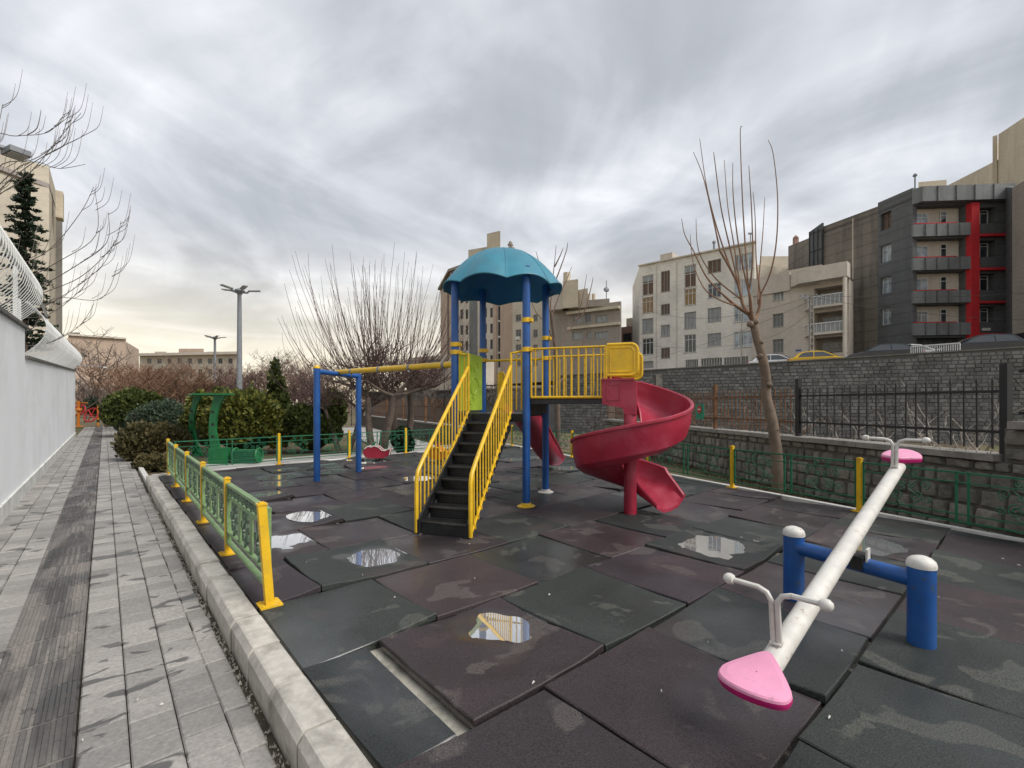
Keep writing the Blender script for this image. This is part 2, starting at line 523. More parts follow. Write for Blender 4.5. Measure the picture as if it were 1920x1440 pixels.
for nm_, c_ in (('car_dark', (0.022, 0.026, 0.032)), ('car_white', (0.62, 0.63, 0.64)), ('car_yellow', (0.62, 0.38, 0.02)), ('car_black', (0.012, 0.012, 0.014)), ('car_silver', (0.30, 0.31, 0.32))):
    M(nm_, c_, 0.25, 0.05, 2)
M('car_glass', (0.05, 0.058, 0.065), 0.08, 0.1, 2, spec=0.7)
M('car_trim', (0.02, 0.02, 0.02), 0.6, 0.2, 2)
M('tail_red', (0.35, 0.01, 0.015), 0.3, 0.1, 2)

# ------------------------------------------------------------------ mesh building
WO = {}


class MB:
    def __init__(self):
        self.v = []
        self.f = []

    def add(self, vs_, fs_):
        o = len(self.v)
        self.v.extend([Vector(p) for p in vs_])
        self.f.extend([tuple(i + o for i in f) for f in fs_])
        return self

    def box(self, c, s, rz=0.0, ax=None):
        """box of size s about c; ax = three axis vectors, or turned by rz"""
        c = Vector(c)
        if ax is None:
            ca, sa = math.cos(rz), math.sin(rz)
            ax = (Vector((ca, sa, 0)), Vector((-sa, ca, 0)), Vector((0, 0, 1)))
        hx, hy, hz_ = ax[0] * s[0] / 2, ax[1] * s[1] / 2, ax[2] * s[2] / 2
        vs_ = [c - hx - hy - hz_, c + hx - hy - hz_, c + hx + hy - hz_, c - hx + hy - hz_,
               c - hx - hy + hz_, c + hx - hy + hz_, c + hx + hy + hz_, c - hx + hy + hz_]
        return self.add(vs_, [(0, 3, 2, 1), (4, 5, 6, 7), (0, 1, 5, 4), (1, 2, 6, 5), (2, 3, 7, 6), (3, 0, 4, 7)])

    def bar(self, a, b, w, h=None, up=Vector((0, 0, 1))):
        """rectangular bar from a to b; w sideways, h along up"""
        a, b = Vector(a), Vector(b)
        h = h or w
        d = (b - a)
        L = d.length
        d.normalize()
        if abs(d.dot(up)) > 0.99:
            up = Vector((0, 1, 0))
        side = d.cross(up).normalized()
        u = side.cross(d).normalized()
        return self.box((a + b) / 2, (L, w, h), ax=(d, side, u))

    def tube(self, pts, rad, n=8, cap=True, closed=False):
        pts = [Vector(p) for p in pts]
        k = len(pts)
        if not hasattr(rad, '__len__'):
            rad = [rad] * k
        up = None
        vs_, fs_ = [], []
        for i, p in enumerate(pts):
            if closed:
                t = pts[(i + 1) % k] - pts[i - 1]
            else:
                t = pts[min(i + 1, k - 1)] - pts[max(i - 1, 0)]
            if t.length < 1e-9:
                t = Vector((0, 0, 1))
            t.normalize()
            if up is None:
                ref = Vector((0, 0, 1)) if abs(t.z) < 0.9 else Vector((1, 0, 0))
                a = t.cross(ref).normalized()
            else:
                a = (up - t * up.dot(t))
                if a.length < 1e-6:
                    a = t.orthogonal()
                a.normalize()
            up = a
            b_ = t.cross(a)
            for j in range(n):
                an = 2 * PI * j / n
                vs_.append(p + (a * math.cos(an) + b_ * math.sin(an)) * rad[i])
        rng = k if closed else k - 1
        for i in range(rng):
            i2 = (i + 1) % k
            for j in range(n):
                j2 = (j + 1) % n
                fs_.append((i * n + j, i * n + j2, i2 * n + j2, i2 * n + j))
        if cap and not closed:
            fs_.append(tuple(range(n - 1, -1, -1)))
            fs_.append(tuple((k - 1) * n + j for j in range(n)))
        return self.add(vs_, fs_)

    def lathe(self, c, prof, n=16, axis=Vector((0, 0, 1)), cap=True):
        c = Vector(c)
        axis = Vector(axis).normalized()
        a = axis.orthogonal().normalized()
        b_ = axis.cross(a)
        vs_, fs_ = [], []
        for r, z in prof:
            for j in range(n):
                an = 2 * PI * j / n
                vs_.append(c + axis * z + (a * math.cos(an) + b_ * math.sin(an)) * r)
        for i in range(len(prof) - 1):
            for j in range(n):
                j2 = (j + 1) % n
                fs_.append((i * n + j, i * n + j2, (i + 1) * n + j2, (i + 1) * n + j))
        if cap:
            fs_.append(tuple(range(n - 1, -1, -1)))
            fs_.append(tuple((len(prof) - 1) * n + j for j in range(n)))
        return self.add(vs_, fs_)

    def prism(self, poly, up):
        """polygon (list of points) pushed along vector up"""
        up = Vector(up)
        n = len(poly)
        poly = [Vector(p) for p in poly]
        vs_ = poly + [p + up for p in poly]
        fs_ = [tuple(range(n - 1, -1, -1)), tuple(range(n, 2 * n))]
        for i in range(n):
            j = (i + 1) % n
            fs_.append((i, j, n + j, n + i))
        return self.add(vs_, fs_)

    def quad(self, a, b, c, d):
        return self.add([a, b, c, d], [(0, 1, 2, 3)])

    def build(self, name, mat, parent=None, local=False, smooth=False, loc=None):
        me = bpy.data.meshes.new(name)
        off = Vector((0, 0, 0))
        if parent is not None and not local:
            off = WO[parent.name]
        me.from_pydata([tuple(p - off) for p in self.v] if off.length else [tuple(p) for p in self.v], [], self.f)
        me.materials.append(MATS[mat])
        if smooth:
            me.polygons.foreach_set('use_smooth', [True] * len(me.polygons))
            try:
                me.set_sharp_from_angle(angle=R(38))
            except Exception:
                pass
        me.update()
        o = bpy.data.objects.new(name, me)
        COL.objects.link(o)
        if parent is not None:
            o.parent = parent
        if loc is not None:
            o.location = loc
        WO[o.name] = off.copy()
        return o


def thing(name, label, cat, loc=(0, 0, 0), rz=0.0, group=None):
    o = bpy.data.objects.new(name, None)
    o.empty_display_size = 0.2
    COL.objects.link(o)
    o.location = loc
    o.rotation_euler = (0, 0, rz)
    o['label'] = label
    o['category'] = cat
    if group:
        o['group'] = group
    WO[o.name] = Vector(loc)
    return o


def tag(o, label, cat, group=None):
    o['label'] = label
    o['category'] = cat
    if group:
        o['group'] = group
    return o


def struct(o, label=None):
    o['kind'] = 'structure'
    if label:
        o['label'] = label
    return o


def stuff(o, label=None, cat=None):
    o['kind'] = 'stuff'
    if label:
        o['label'] = label
    if cat:
        o['category'] = cat
    return o


def inst(src, parent, loc, rot=(0, 0, 0), color=None, name=None, scale=None):
    c = src.copy()
    if name:
        c.name = name
    COL.objects.link(c)
    c.parent = parent
    c.location = loc
    c.rotation_euler = rot
    if scale:
        c.scale = scale
    if color:
        c.color = color
    return c


# ================================================================== GROUND
g = MB()
g.quad((-900, -300, -0.26), (900, -300, -0.26), (900, 1500, -0.26), (-900, 1500, -0.26))
o = g.build('ground', 'ground')
struct(o, 'brown winter soil and thin grass around the playground')


# right border of the playground (white kerb under the green fence)
def q_right(s):
    return 8.01 + (s - 1.69) * (10.03 - 8.01) / (8.73 - 1.69)


S_BACK = 12.75


def s_back(q):
    return 12.3 + (q - 1.0) * 0.09


# concrete base below the mats
pf = MB()
c1 = [SQ(-3.0, 0.80), SQ(-3.0, q_right(-3.0)), SQ(s_back(11.2), q_right(s_back(11.2))), SQ(s_back(0.8), 0.80)]
pf.prism([Vector((p.x, p.y, -0.30)) for p in c1], (0, 0, 0.25))
floor = pf.build('playground_floor', 'concrete_base')
struct(floor, 'pale concrete base carrying the rubber play mats')
WO[floor.name] = Vector((0, 0, 0))

# ---- rubber tiles
MAROON = [(0.036, 0.026, 0.029, 1), (0.030, 0.023, 0.026, 1), (0.043, 0.031, 0.033, 1), (0.033, 0.025, 0.030, 1)]
GREEN = [(0.023, 0.027, 0.026, 1), (0.028, 0.033, 0.030, 1), (0.020, 0.024, 0.024, 1), (0.031, 0.035, 0.031, 1)]
ROW0, ROWH = 0.715, 1.026
rt = random.Random(11)
# hand-set near tiles: (row, index) -> colour 'm'/'g'
near_col = {(1, -1): 'g', (1, 0): 'm', (1, 1): 'g', (1, 2): 'm', (1, 3): 'g', (1, 4): 'g', (0, 0): 'm', (0, -1): 'm', (0, 1): 'g', (0, 2): 'm', (0, 3): 'g', (0, 4): 'm', (0, 5): 'g',
            (2, -1): 'g', (2, 0): 'm', (2, 1): 'g', (2, 2): 'm', (3, -1): 'm', (3, 0): 'g', (3, 1): 'm', (3, 2): 'g', (4, -1): 'm', (4, 0): 'm', (4, 1): 'g', (5, 0): 'm', (5, 1): 'g',
            (-1, 2): 'g', (-1, 3): 'm', (-1, 4): 'g', (-1, 1): 'g'}
# puddles: (s, q) -> (half length along s, half along q, depth of the hollow)
pud = [(2.42, 2.03, 0.26, 0.21, 0.034), (4.36, 1.98, 0.25, 0.24, 0.036), (2.28, 4.93, 0.34, 0.36, 0.036), (1.20, 6.2, 0.27, 0.42, 0.042),
       (6.50, 2.12, 0.30, 0.22, 0.032), (5.52, 1.55, 0.26, 0.22, 0.026), (9.60, 2.56, 0.30, 0.32, 0.036), (8.55, 2.00, 0.24, 0.30, 0.036),
       (5.15, 6.72, 0.34, 0.30, 0.036), (5.9, 6.2, 0.28, 0.30, 0.03)]
far_pud = random.Random(5)
for k_ in range(8, 12):
    for q_ in range(2, 10):
        if far_pud.random() < 0.62:
            pud.append((ROW0 + ROWH * (k_ + 0.5) + far_pud.uniform(-.1, .1), q_ + (0.25 if k_ % 2 == 0 else 0.8) + far_pud.uniform(-.1, .1),
                        far_pud.uniform(.22, .36), far_pud.uniform(.26, .38), 0.038))
for k_, q_ in ((6, 5.2), (7, 6.3), (7, 4.8), (6, 8.1), (7, 8.2), (5, 8.7)):
    pud.append((ROW0 + ROWH * (k_ + 0.5), q_, 0.28, 0.30, 0.036))


def make_tile(s0, s1, q0, q1, row, idx):
    mb = MB()
    n = 12 if row > 5 else 16
    cs, cq = (s0 + s1) / 2, (q0 + q1) / 2
    rr = random.Random(row * 131 + idx * 17 + 5)
    if any(s0 + .1 < p[0] < s1 - .1 and q0 + .1 < p[1] < q1 - .1 for p in pud) and row < 8:
        n = 28
    mine = [p for p in pud if s0 + .1 < p[0] < s1 - .1 and q0 + .1 < p[1] < q1 - .1]
    far = row > 7
    curl = [rr.uniform(0.0, 0.024) + (0.020 if mine else 0) for _ in range(4)]
    if rr.random() < 0.6:
        curl[rr.randrange(4)] += rr.uniform(.015, .035)
    tilt = (rr.uniform(-.006, .006), rr.uniform(-.006, .006))
    base = rr.uniform(-0.012, 0.004)

    def hgt(a, b):      # a,b in -1..1
        z = base + tilt[0] * a + tilt[1] * b
        for (sa, sb), c in zip(((-1, -1), (-1, 1), (1, -1), (1, 1)), curl):
            w = max(0, (1 + sa * a) / 2) * max(0, (1 + sb * b) / 2)
            z += c * w ** 1.7
        for ps, pq, ls, lq, dp in mine:
            ds = (cs + a * (s1 - s0) / 2 - ps) / (ls * 1.35)
            dq = (cq + b * (q1 - q0) / 2 - pq) / (lq * 1.35)
            z -= dp * math.exp(-(ds * ds + dq * dq) * 1.3)
        z += (0.010 if mine else 0.005) * mnoise.noise(Vector((cs + a, cq + b, 3.3)) * (2.6 if mine else 1.7))
        if mine:
            z += .003 * mnoise.noise(Vector((cs + a, cq + b, 1.1)) * 7)
        return z
    ins = 0.012
    jit = [(rr.uniform(-.012, .012), rr.uniform(-.012, .012)) for _ in range(4)]

    def pos(a, b):
        ja = sum(j[0] * (1 + sa * a) / 2 * (1 + sb * b) / 2 for (sa, sb), j in zip(((-1, -1), (-1, 1), (1, -1), (1, 1)), jit))
        jb = sum(j[1] * (1 + sa * a) / 2 * (1 + sb * b) / 2 for (sa, sb), j in zip(((-1, -1), (-1, 1), (1, -1), (1, 1)), jit))
        return a * (s1 - s0) / 2 + ja, b * (q1 - q0) / 2 + jb
    org = SQ(cs, cq)
    vs_, fs_ = [], []
    for i in range(n + 1):
        for j in range(n + 1):
            a, b = -1 + 2 * i / n, -1 + 2 * j / n
            x, y = pos(a * (1 - ins), b * (1 - ins))
            vs_.append(PS * x + PQ * y + Vector((0, 0, hgt(a, b))))
    for i in range(n):
        for j in range(n):
            k = i * (n + 1) + j
            fs_.append((k, k + n + 1, k + n + 2, k + 1))
    ring = [(i, 0) for i in range(n)] + [(n, j) for j in range(n)] + [(n - i, n) for i in range(n)] + [(0, n - j) for j in range(n)]
    r0 = [i * (n + 1) + j for i, j in ring]
    o1 = len(vs_)
    for i, j in ring:
        a, b = -1 + 2 * i / n, -1 + 2 * j / n
        x, y = pos(a, b)
        vs_.append(PS * x + PQ * y + Vector((0, 0, hgt(a, b) - 0.006)))
    o2 = len(vs_)
    for i, j in ring:
        a, b = -1 + 2 * i / n, -1 + 2 * j / n
        x, y = pos(a, b)
        vs_.append(PS * x + PQ * y + Vector((0, 0, hgt(a, b) - 0.047)))
    m_ = len(ring)
    for k in range(m_):
        k2 = (k + 1) % m_
        fs_.append((r0[k], r0[k2], o1 + k2, o1 + k))
        fs_.append((o1 + k, o1 + k2, o2 + k2, o2 + k))
    # wind faces outward/upward
    mb.add(vs_, fs_)
    ob = mb.build('rubber_tile', 'rubber_tile', floor, local=True, smooth=True, loc=org)
    kind = near_col.get((row, idx)) or rr.choice('mmgg')
    ob.color = rr.choice(MAROON if kind == 'm' else GREEN)
    lv = []
    for ps, pq, ls, lq, dp in mine:
        a, b = (ps - cs) / ((s1 - s0) / 2), (pq - cq) / ((q1 - q0) / 2)
        lv.append((ps, pq, hgt(a, b), ls, lq, dp))
    return lv


water = []
for row in range(-3, 12):
    s0 = ROW0 + row * ROWH + 0.004
    s1 = s0 + ROWH - 0.020
    off = 0.742 if row % 2 == 0 else 0.30
    for idx in range(-1, 12):
        q0 = 1.0 + off + (idx) * 0.995 + 0.004
        q1 = q0 + 0.980
        sm_ = (s0 + s1) / 2
        qa, qb = max(q0, 0.845), min(q1, q_right(sm_) - 0.12)
        if row == 1 and idx == -1:
            qb = 1.215
        sa, sb = s0, s1
        if qb - qa < 0.12:
            continue
        sb = min(s1, s_back((qa + qb) / 2) - 0.05)
        if sb - sa < 0.15:
            continue
        water += make_tile(sa, sb, qa, qb, row, idx)

for ps, pq, z0, ls, lq, dp in water:
    mb = MB()
    n = 26
    rr = random.Random(int(ps * 100) + int(pq * 1000))
    vs_ = []
    for i in range(n):
        an = 2 * PI * i / n
        k = 1.45
        v = PS * (math.cos(an) * ls * k) + PQ * (math.sin(an) * lq * k)
        vs_.append(v)
    mb.add(vs_, [tuple(range(n))])
    ob = mb.build('puddle', 'water', None, loc=SQ(ps, pq, z0 + dp * 0.58))
    struct(ob)

# ---- kerb along the path
kerb = thing('kerb', 'row of pale stone kerb blocks between paved path and play mats', 'kerb', SQ(0, 0.74, -0.15))
del kerb['category']
kerb['kind'] = 'structure'
rk = random.Random(3)
mb = MB()
mb.bar(SQ(-1.2, .735, -.16), SQ(11.9, .735, -.16), .15, .24)
mb.build('joint_core', 'soil', kerb)  # dark mortar bar inside the stones, added to darken the joints
s = -1.2
while s < 12.0:
    L = 0.49 + rk.uniform(-.02, .02)
    mb = MB()
    w0, w1, h0, h1 = 0.645, 0.825, -0.30, 0.018
    prof = [(w0 + .004, h0), (w0, h1 - .045), (w0 + .028, h1 - .004), (w0 + .04, h1), (w1 - .012, h1), (w1, h1 - .01), (w1, h0)]
    e = 0.009
    st = [(s + e, 0.001), (s + e + .003, 0), (s + L / 2, 0), (s + L - e - .003, 0), (s + L - e, 0.001)]
    vs_, fs_ = [], []
    npf = len(prof)
    jz = rk.uniform(-.006, .006)
    jq = rk.uniform(-.006, .006)
    for ss, sh in st:
        for q_, z_ in prof:
            qq = q_ + jq + (sh if q_ < .72 else -sh)
            nz = 0.0004 * mnoise.noise(Vector((ss * 9, q_ * 30, z_ * 20)))
            vs_.append(SQ(ss, qq + nz, z_ + jz - (sh if z_ > -0.2 else 0) + nz))
    for i in range(len(st) - 1):
        for j in range(npf - 1):
            fs_.append((i * npf + j, (i + 1) * npf + j, (i + 1) * npf + j + 1, i * npf + j + 1))
    fs_.append(tuple(range(npf)))
    fs_.append(tuple(range(len(st) * npf - 1, (len(st) - 1) * npf - 1, -1)))
    mb.add(vs_, fs_)
    mb.build('kerb_stone', 'kerb_stone', kerb)
    s += L
# short dark return at the far end of the kerb
mb = MB()
mb.box(SQ(s + 0.07, 0.86, -0.13), (0.42, 0.14, 0.30), PA)
mb.build('kerb_stone', 'kerb_stone', kerb)

# ---- paved path
path = MB()
path.prism([SQ(-4, -1.10, -0.30), SQ(-4, 0.66, -0.30), SQ(48, 0.62, -0.30), SQ(48, -1.10, -0.30)], (0, 0, 0.112))
pathbase = path.build('path', 'soil')
struct(pathbase, 'grey paved walkway with a ribbed tactile strip beside the white wall')
WO[pathbase.name] = Vector((0, 0, 0))


def paver_shape(mb, o, lx, ly, th, jit=None):
    e = 0.007
    c = [(-lx / 2, -ly / 2), (lx / 2, -ly / 2), (lx / 2, ly / 2), (-lx / 2, ly / 2)]
    vs_ = []
    for x, y in c:
        vs_.append(o + PS * (x - math.copysign(e, x)) + PQ * (y - math.copysign(e, y)))
    for x, y in c:
        vs_.append(o + PS * x + PQ * y + Vector((0, 0, -e)))
    for x, y in c:
        vs_.append(o + PS * x + PQ * y + Vector((0, 0, -th)))
    if jit:
        for k in range(12):
            vs_[k] = vs_[k] + Vector((0, 0, jit[k % 4]))
    fs_ = [(0, 1, 2, 3)]
    for k in range(4):
        k2 = (k + 1) % 4
        fs_ += [(4 + k, 4 + k2, k2, k), (8 + k, 8 + k2, 4 + k2, 4 + k)]
    fs_ = [tuple(reversed(f)) if i else f for i, f in enumerate(fs_)]
    # faces wound so that normals point up / out
    mb.add(vs_, [tuple(reversed(f)) for f in fs_])


protos = []
for k in range(6):
    mb = MB()
    rr = random.Random(k)
    paver_shape(mb, Vector((0, 0, 0)), 0.193, 0.190, 0.06, [rr.uniform(-.0025, .0025) for _ in range(4)])
    protos.append(mb)
pmesh = []
cols_q = [-0.98, -0.785, -0.59, -0.005, 0.190, 0.385, 0.545]
cells = []
rp = random.Random(23)
for ci, q_ in enumerate(cols_q):
    off = rp.uniform(-.02, .02)
    s = -1.0 + (0.1 if ci % 2 else 0) + off
    while s < 46:
        cells.append((s, q_))
        s += 0.2


def seen(s, q):
    v = SQ(s, q)
    if v.y < 1.4:
        return False
    return abs(v.x / v.y) < 1.16 and (1.65 / v.y) * F < 720


vis = sorted([c for c in cells if seen(*c) and c[1] < .5], key=lambda c: SQ(*c).y)
near = set(vis[:300])
rest = MB()
for s, q in cells:
    z = -0.15 + rp.uniform(-.0035, .0035)
    if q > 0.5:
        z -= 0.004
        q += rp.uniform(-.012, .004)
        near.discard((s, q))
        paver_shape(rest, SQ(s, q, z), 0.193, 0.118, 0.06, [rp.uniform(-.006, .003) for _ in range(4)])
        continue
    if (s, q) in near:
        k = rp.randrange(6)
        if len(pmesh) <= 5 and not any(k == a for a, _ in pmesh):
            ob = protos[k].build('paver', 'paver', pathbase, local=True, loc=SQ(s, q, z))
            pmesh.append((k, ob))
        else:
            src = dict(pmesh)[k]
            inst(src, pathbase, SQ(s, q, z), (rp.uniform(-.008, .008), rp.uniform(-.008, .008), rp.uniform(-.006, .006)))
    else:
        paver_shape(rest, SQ(s, q, z), 0.193, 0.190, 0.06)
ob = rest.build('far_pavers', 'paver', pathbase)
stuff(ob)
# tactile strip: ribbed slabs
tproto = MB()
paver_shape(tproto, Vector((0, 0, -0.004)), 0.392, 0.392, 0.06)
for k in range(9):
    q_ = -0.196 + 0.392 * (k + 0.5) / 9
    tproto.add([PS * a + PQ * (q_ + b) + Vector((0, 0, z)) for a in (-.19, .19) for b, z in ((-.014, -.004), (-.010, .003), (.010, .003), (.014, -.004))],
               [(0, 1, 5, 4), (1, 2, 6, 5), (2, 3, 7, 6), (0, 3, 2, 1), (4, 5, 6, 7)])
src = None
s = -0.8
while s < 45:
    if src is None:
        src = tproto.build('tactile_slab', 'tactile', pathbase, local=True, loc=SQ(s, -0.305, -0.15))
    else:
        inst(src, pathbase, SQ(s, -0.305, -0.15 + rp.uniform(-.003, .003)), (0, 0, rp.uniform(-.01, .01)))
    s += 0.4
# crumbled mortar and pebbles in the gutter beside the kerb
peb = MB()
rg = random.Random(4)
for _ in range(1500):
    s = rg.uniform(0.5, 11) ** 1.0
    q = 0.605 + rg.gauss(0, .022)
    r = rg.uniform(.004, .014)
    c = SQ(s, min(q, .64), -0.168 + r * .5)
    vs_ = [c + Vector((rg.uniform(-1, 1) * r * 1.2, rg.uniform(-1, 1) * r * 1.2, -r)) for _ in range(3)] + [c + Vector((0, 0, r * rg.uniform(.4, 1)))]
    peb.add(vs_, [(0, 1, 3), (1, 2, 3), (2, 0, 3), (0, 2, 1)])
stuff(peb.build('gutter_gravel', 'kerb_stone', pathbase))
# scraps: dry leaves and paper lying about
lit = MB()
for x, y, z in ((1555, 1345, .02), (1578, 1221, .02), (1000, 1280, .02), (880, 1020, .02), (1060, 985, .02), (1390, 1008, .02), (1880, 1048, .02), (1910, 1060, .02), (680, 1078, .02),
                (740, 1120, .02), (1240, 1296, .02), (1327, 1205, .02), (1030, 1115, .02), (258, 1312, -.14), (155, 1388, -.14), (303, 1321, -.14), (890, 1085, .02), (1760, 1120, .02), (575, 1055, .02)):
    c = G(x, y, z)
    a = rg.uniform(0, PI)
    L, W = rg.uniform(.006, .018), rg.uniform(.002, .004)
    u, w = Vector((math.cos(a), math.sin(a), 0)), Vector((-math.sin(a), math.cos(a), 0))
    lit.add([c - u * L, c + w * W + Vector((0, 0, .008)), c + u * L, c - w * W, c + Vector((0, 0, .012))], [(0, 3, 4), (3, 2, 4), (2, 1, 4), (1, 0, 4)])
stuff(lit.build('litter', 'white_paint'), 'tiny pale leaves and paper scraps on mats and paving', 'litter')

# ---- pale pavement beyond the back fence, walk beside the trees
mb = MB()
mb.prism([SQ(s_back(0.9) + .25, 0.95, -.30), SQ(s_back(12) + .25, 12.5, -.30), SQ(16.2, 12.5, -.30), SQ(15.4, 1.6, -.30)], (0, 0, 0.13))
struct(mb.build('pavement', 'pavement'), 'light grey pavement running behind the back fence')
mb = MB()
mb.prism([Vector((-4.2, 16.2, -.31)), Vector((-2.6, 18.2, -.31)), Vector((-10.5, 34, -.31)), Vector((-12.8, 33, -.31))], (0, 0, 0.13))
struct(mb.build('garden_path', 'pavement'), 'pale garden path leading away under the bare trees')
# narrow edging of the path beyond the playground
mb = MB()
mb.bar(SQ(12.55, 0.70, -.16), SQ(46, 0.64, -.16), 0.09, 0.12)
mb.bar(SQ(12.5, 0.66, -.16), SQ(12.5, 1.0, -.16), 0.10, 0.11)
struct(mb.build('path_edging', 'white_kerb'), 'thin pale edging stone between path and shrub bed')
# white edging under the right and back fences
mb = MB()
mb.bar(SQ(-2.5, q_right(-2.5) + .0, -.06), SQ(s_back(11.2), q_right(s_back(11.2)), -.06), 0.10, 0.16)
mb.bar(SQ(s_back(0.75) + .06, 0.75, -.06), SQ(s_back(11.3) + .06, 11.3, -.06), 0.10, 0.15)
struct(mb.build('white_edging', 'white_kerb'), 'white edging stone around the play mats')

# ================================================================== WHITE BOUNDARY WALL on the left
WQ = -1.10


def wall_top(s):
    return (2.78 + (s - 9.4) * 0.038 + 0.13) if s < 12.35 else 2.48 + (s - 12.35) * 0.042


def wallz(s):
    return wall_top(s) - 0.15 + 0.02


bw = thing('boundary_wall', 'tall white plastered wall topped with bulging slatted screens, beside the path', 'wall', SQ(12, WQ, -.2))
mb = MB()
for a, b in ((-3.0, 12.35), (12.35, 32.0)):
    za, zb = wallz(a + .001), wallz(b - .001)
    mb.add([SQ(a, WQ, -.3), SQ(b, WQ, -.3), SQ(b, WQ - .25, -.3), SQ(a, WQ - .25, -.3), SQ(a, WQ, za), SQ(b, WQ, zb), SQ(b, WQ - .25, zb), SQ(a, WQ - .25, za)],
           [(0, 4, 5, 1), (1, 5, 6, 2), (2, 6, 7, 3), (3, 7, 4, 0), (4, 7, 6, 5)])
mb.build('wall', 'wall_white', bw)
mb = MB()
s = -3.0
rr = random.Random(2)
while s < 32:
    L = 0.9
    mb.box(SQ(s + L / 2, WQ + .012, -0.04 + 0.0), (L - .006, .035, .24), PA + PI / 2)
    s += L
mb.build('plinth', 'plinth_stone', bw)
mb = MB()
for a, b in ((-3.0, 12.36), (12.37, 32.03)):
    mb.bar(SQ(a, WQ - .12, wallz(a + .001) + .025), SQ(b, WQ - .12, wallz(b - .02) + .025), 0.34, 0.05)
mb.build('coping', 'coping_dark', bw)
# bulging slatted screens on top of the wall
for a, b in ((-2.0, 12.0), (12.75, 32.0)):
    mb = MB()
    s = a
    while s < b:
        z0 = wallz(s) + .05
        pts = []
        for k in range(9):
            t = k / 8
            q = WQ - .10 + 0.36 * math.sin(t * PI * 0.93) ** 0.9
            pts.append(SQ(s, q, z0 + t * 1.05))
        mb.tube(pts, .0065, 5, cap=False)
        s += 0.2
    stuff(mb.build('screen_slats', 'louvre_white', bw))
    mb = MB()
    for t in (0.02, 0.5, 0.98):
        q = WQ - .10 + 0.36 * math.sin(t * PI * 0.93) ** 0.9 - .03
        mb.tube([SQ(a, q, wallz(a) + .05 + 1.05 * t), SQ(b, q, wallz(b - .01) + .05 + 1.05 * t)], 0.018, 6)
    mb.build('screen_rail', 'louvre_white', bw)
for s in (12.15, 12.6):
    mb = MB()
    mb.box(SQ(s, WQ - .1, wallz(s) + .55), (.06, .06, 1.1), PA)
    mb.build('screen_post', 'louvre_white', bw)
mb = MB()
mb.tube([SQ(11.2, WQ + .22, wallz(11.2) + .62), SQ(13.4, WQ + .22, wallz(13.0) + .92)], .022, 6)
mb.build('brace', 'louvre_white', bw)


def wall_lamp(s, z, label):
    t = thing('wall_lamp', label, 'lamp', SQ(s, WQ - .1, z))
    mb = MB()
    mb.tube([SQ(s, WQ - .1, z), SQ(s, WQ + .5, z + .05), SQ(s, WQ + 1.0, z + .02)], .02, 6)
    mb.build('arm', 'galv', t)
    mb = MB()
    mb.box(SQ(s, WQ + 1.12, z), (.12, .34, .07), PA)
    mb.build('lamp_head', 'lamp_glass', t)


wall_lamp(31.0, 3.35, 'small lamp on a thin arm near the far end of the white wall')

# ================================================================== LOW FENCES OF THE PLAYGROUND


def spiral(cx, cz, r, turns, a0, sgn=1, n=14, tail=None):
    pts = []
    for i in range(n + 1):
        t = i / n
        rad = r * (1 - 0.82 * t)
        an = a0 + sgn * t * turns * 2 * PI
        pts.append(Vector((cx + math.cos(an) * rad, 0, cz + math.sin(an) * rad)))
    return pts


def post(parent, p, h=0.75, w=0.05, lean=(0, 0), cap=True, plate=0.15, rz=PA):
    mb = MB()
    top = p + Vector((lean[0], lean[1], h))
    d = (top - p)
    ax = (Vector((math.cos(rz), math.sin(rz), 0)), Vector((-math.sin(rz), math.cos(rz), 0)), d.normalized())
    mb.box(p + d / 2, (w, w, d.length), ax=ax)
    o = mb.build('post', 'yellow_paint', parent)
    if cap:
        mb = MB()
        mb.box(top + Vector((0, 0, .004)), (w + .012, w + .012, .012), rz)
        mb.box(top + Vector((0, 0, .014)), (w * .6, w * .6, .012), rz)
        b = mb.build('cap', 'yellow_paint', parent)
        b.parent = o
        b.matrix_parent_inverse = Matrix()
    if plate:
        mb = MB()
        mb.box(p + Vector((0, 0, .012)), (plate, plate, .012), rz)
        for bx_ in (-1, 1):
            for by_ in (-1, 1):
                ux, uy = Vector((math.cos(rz), math.sin(rz), 0)), Vector((-math.sin(rz), math.cos(rz), 0))
                mb.lathe(p + ux * (bx_ * plate * .36) + uy * (by_ * plate * .36) + Vector((0, 0, .018)), [(.009, 0), (.009, .008), (.005, .011)], 6)
        b = mb.build('base_plate', 'yellow_paint', parent)
        b.parent = o
    return o


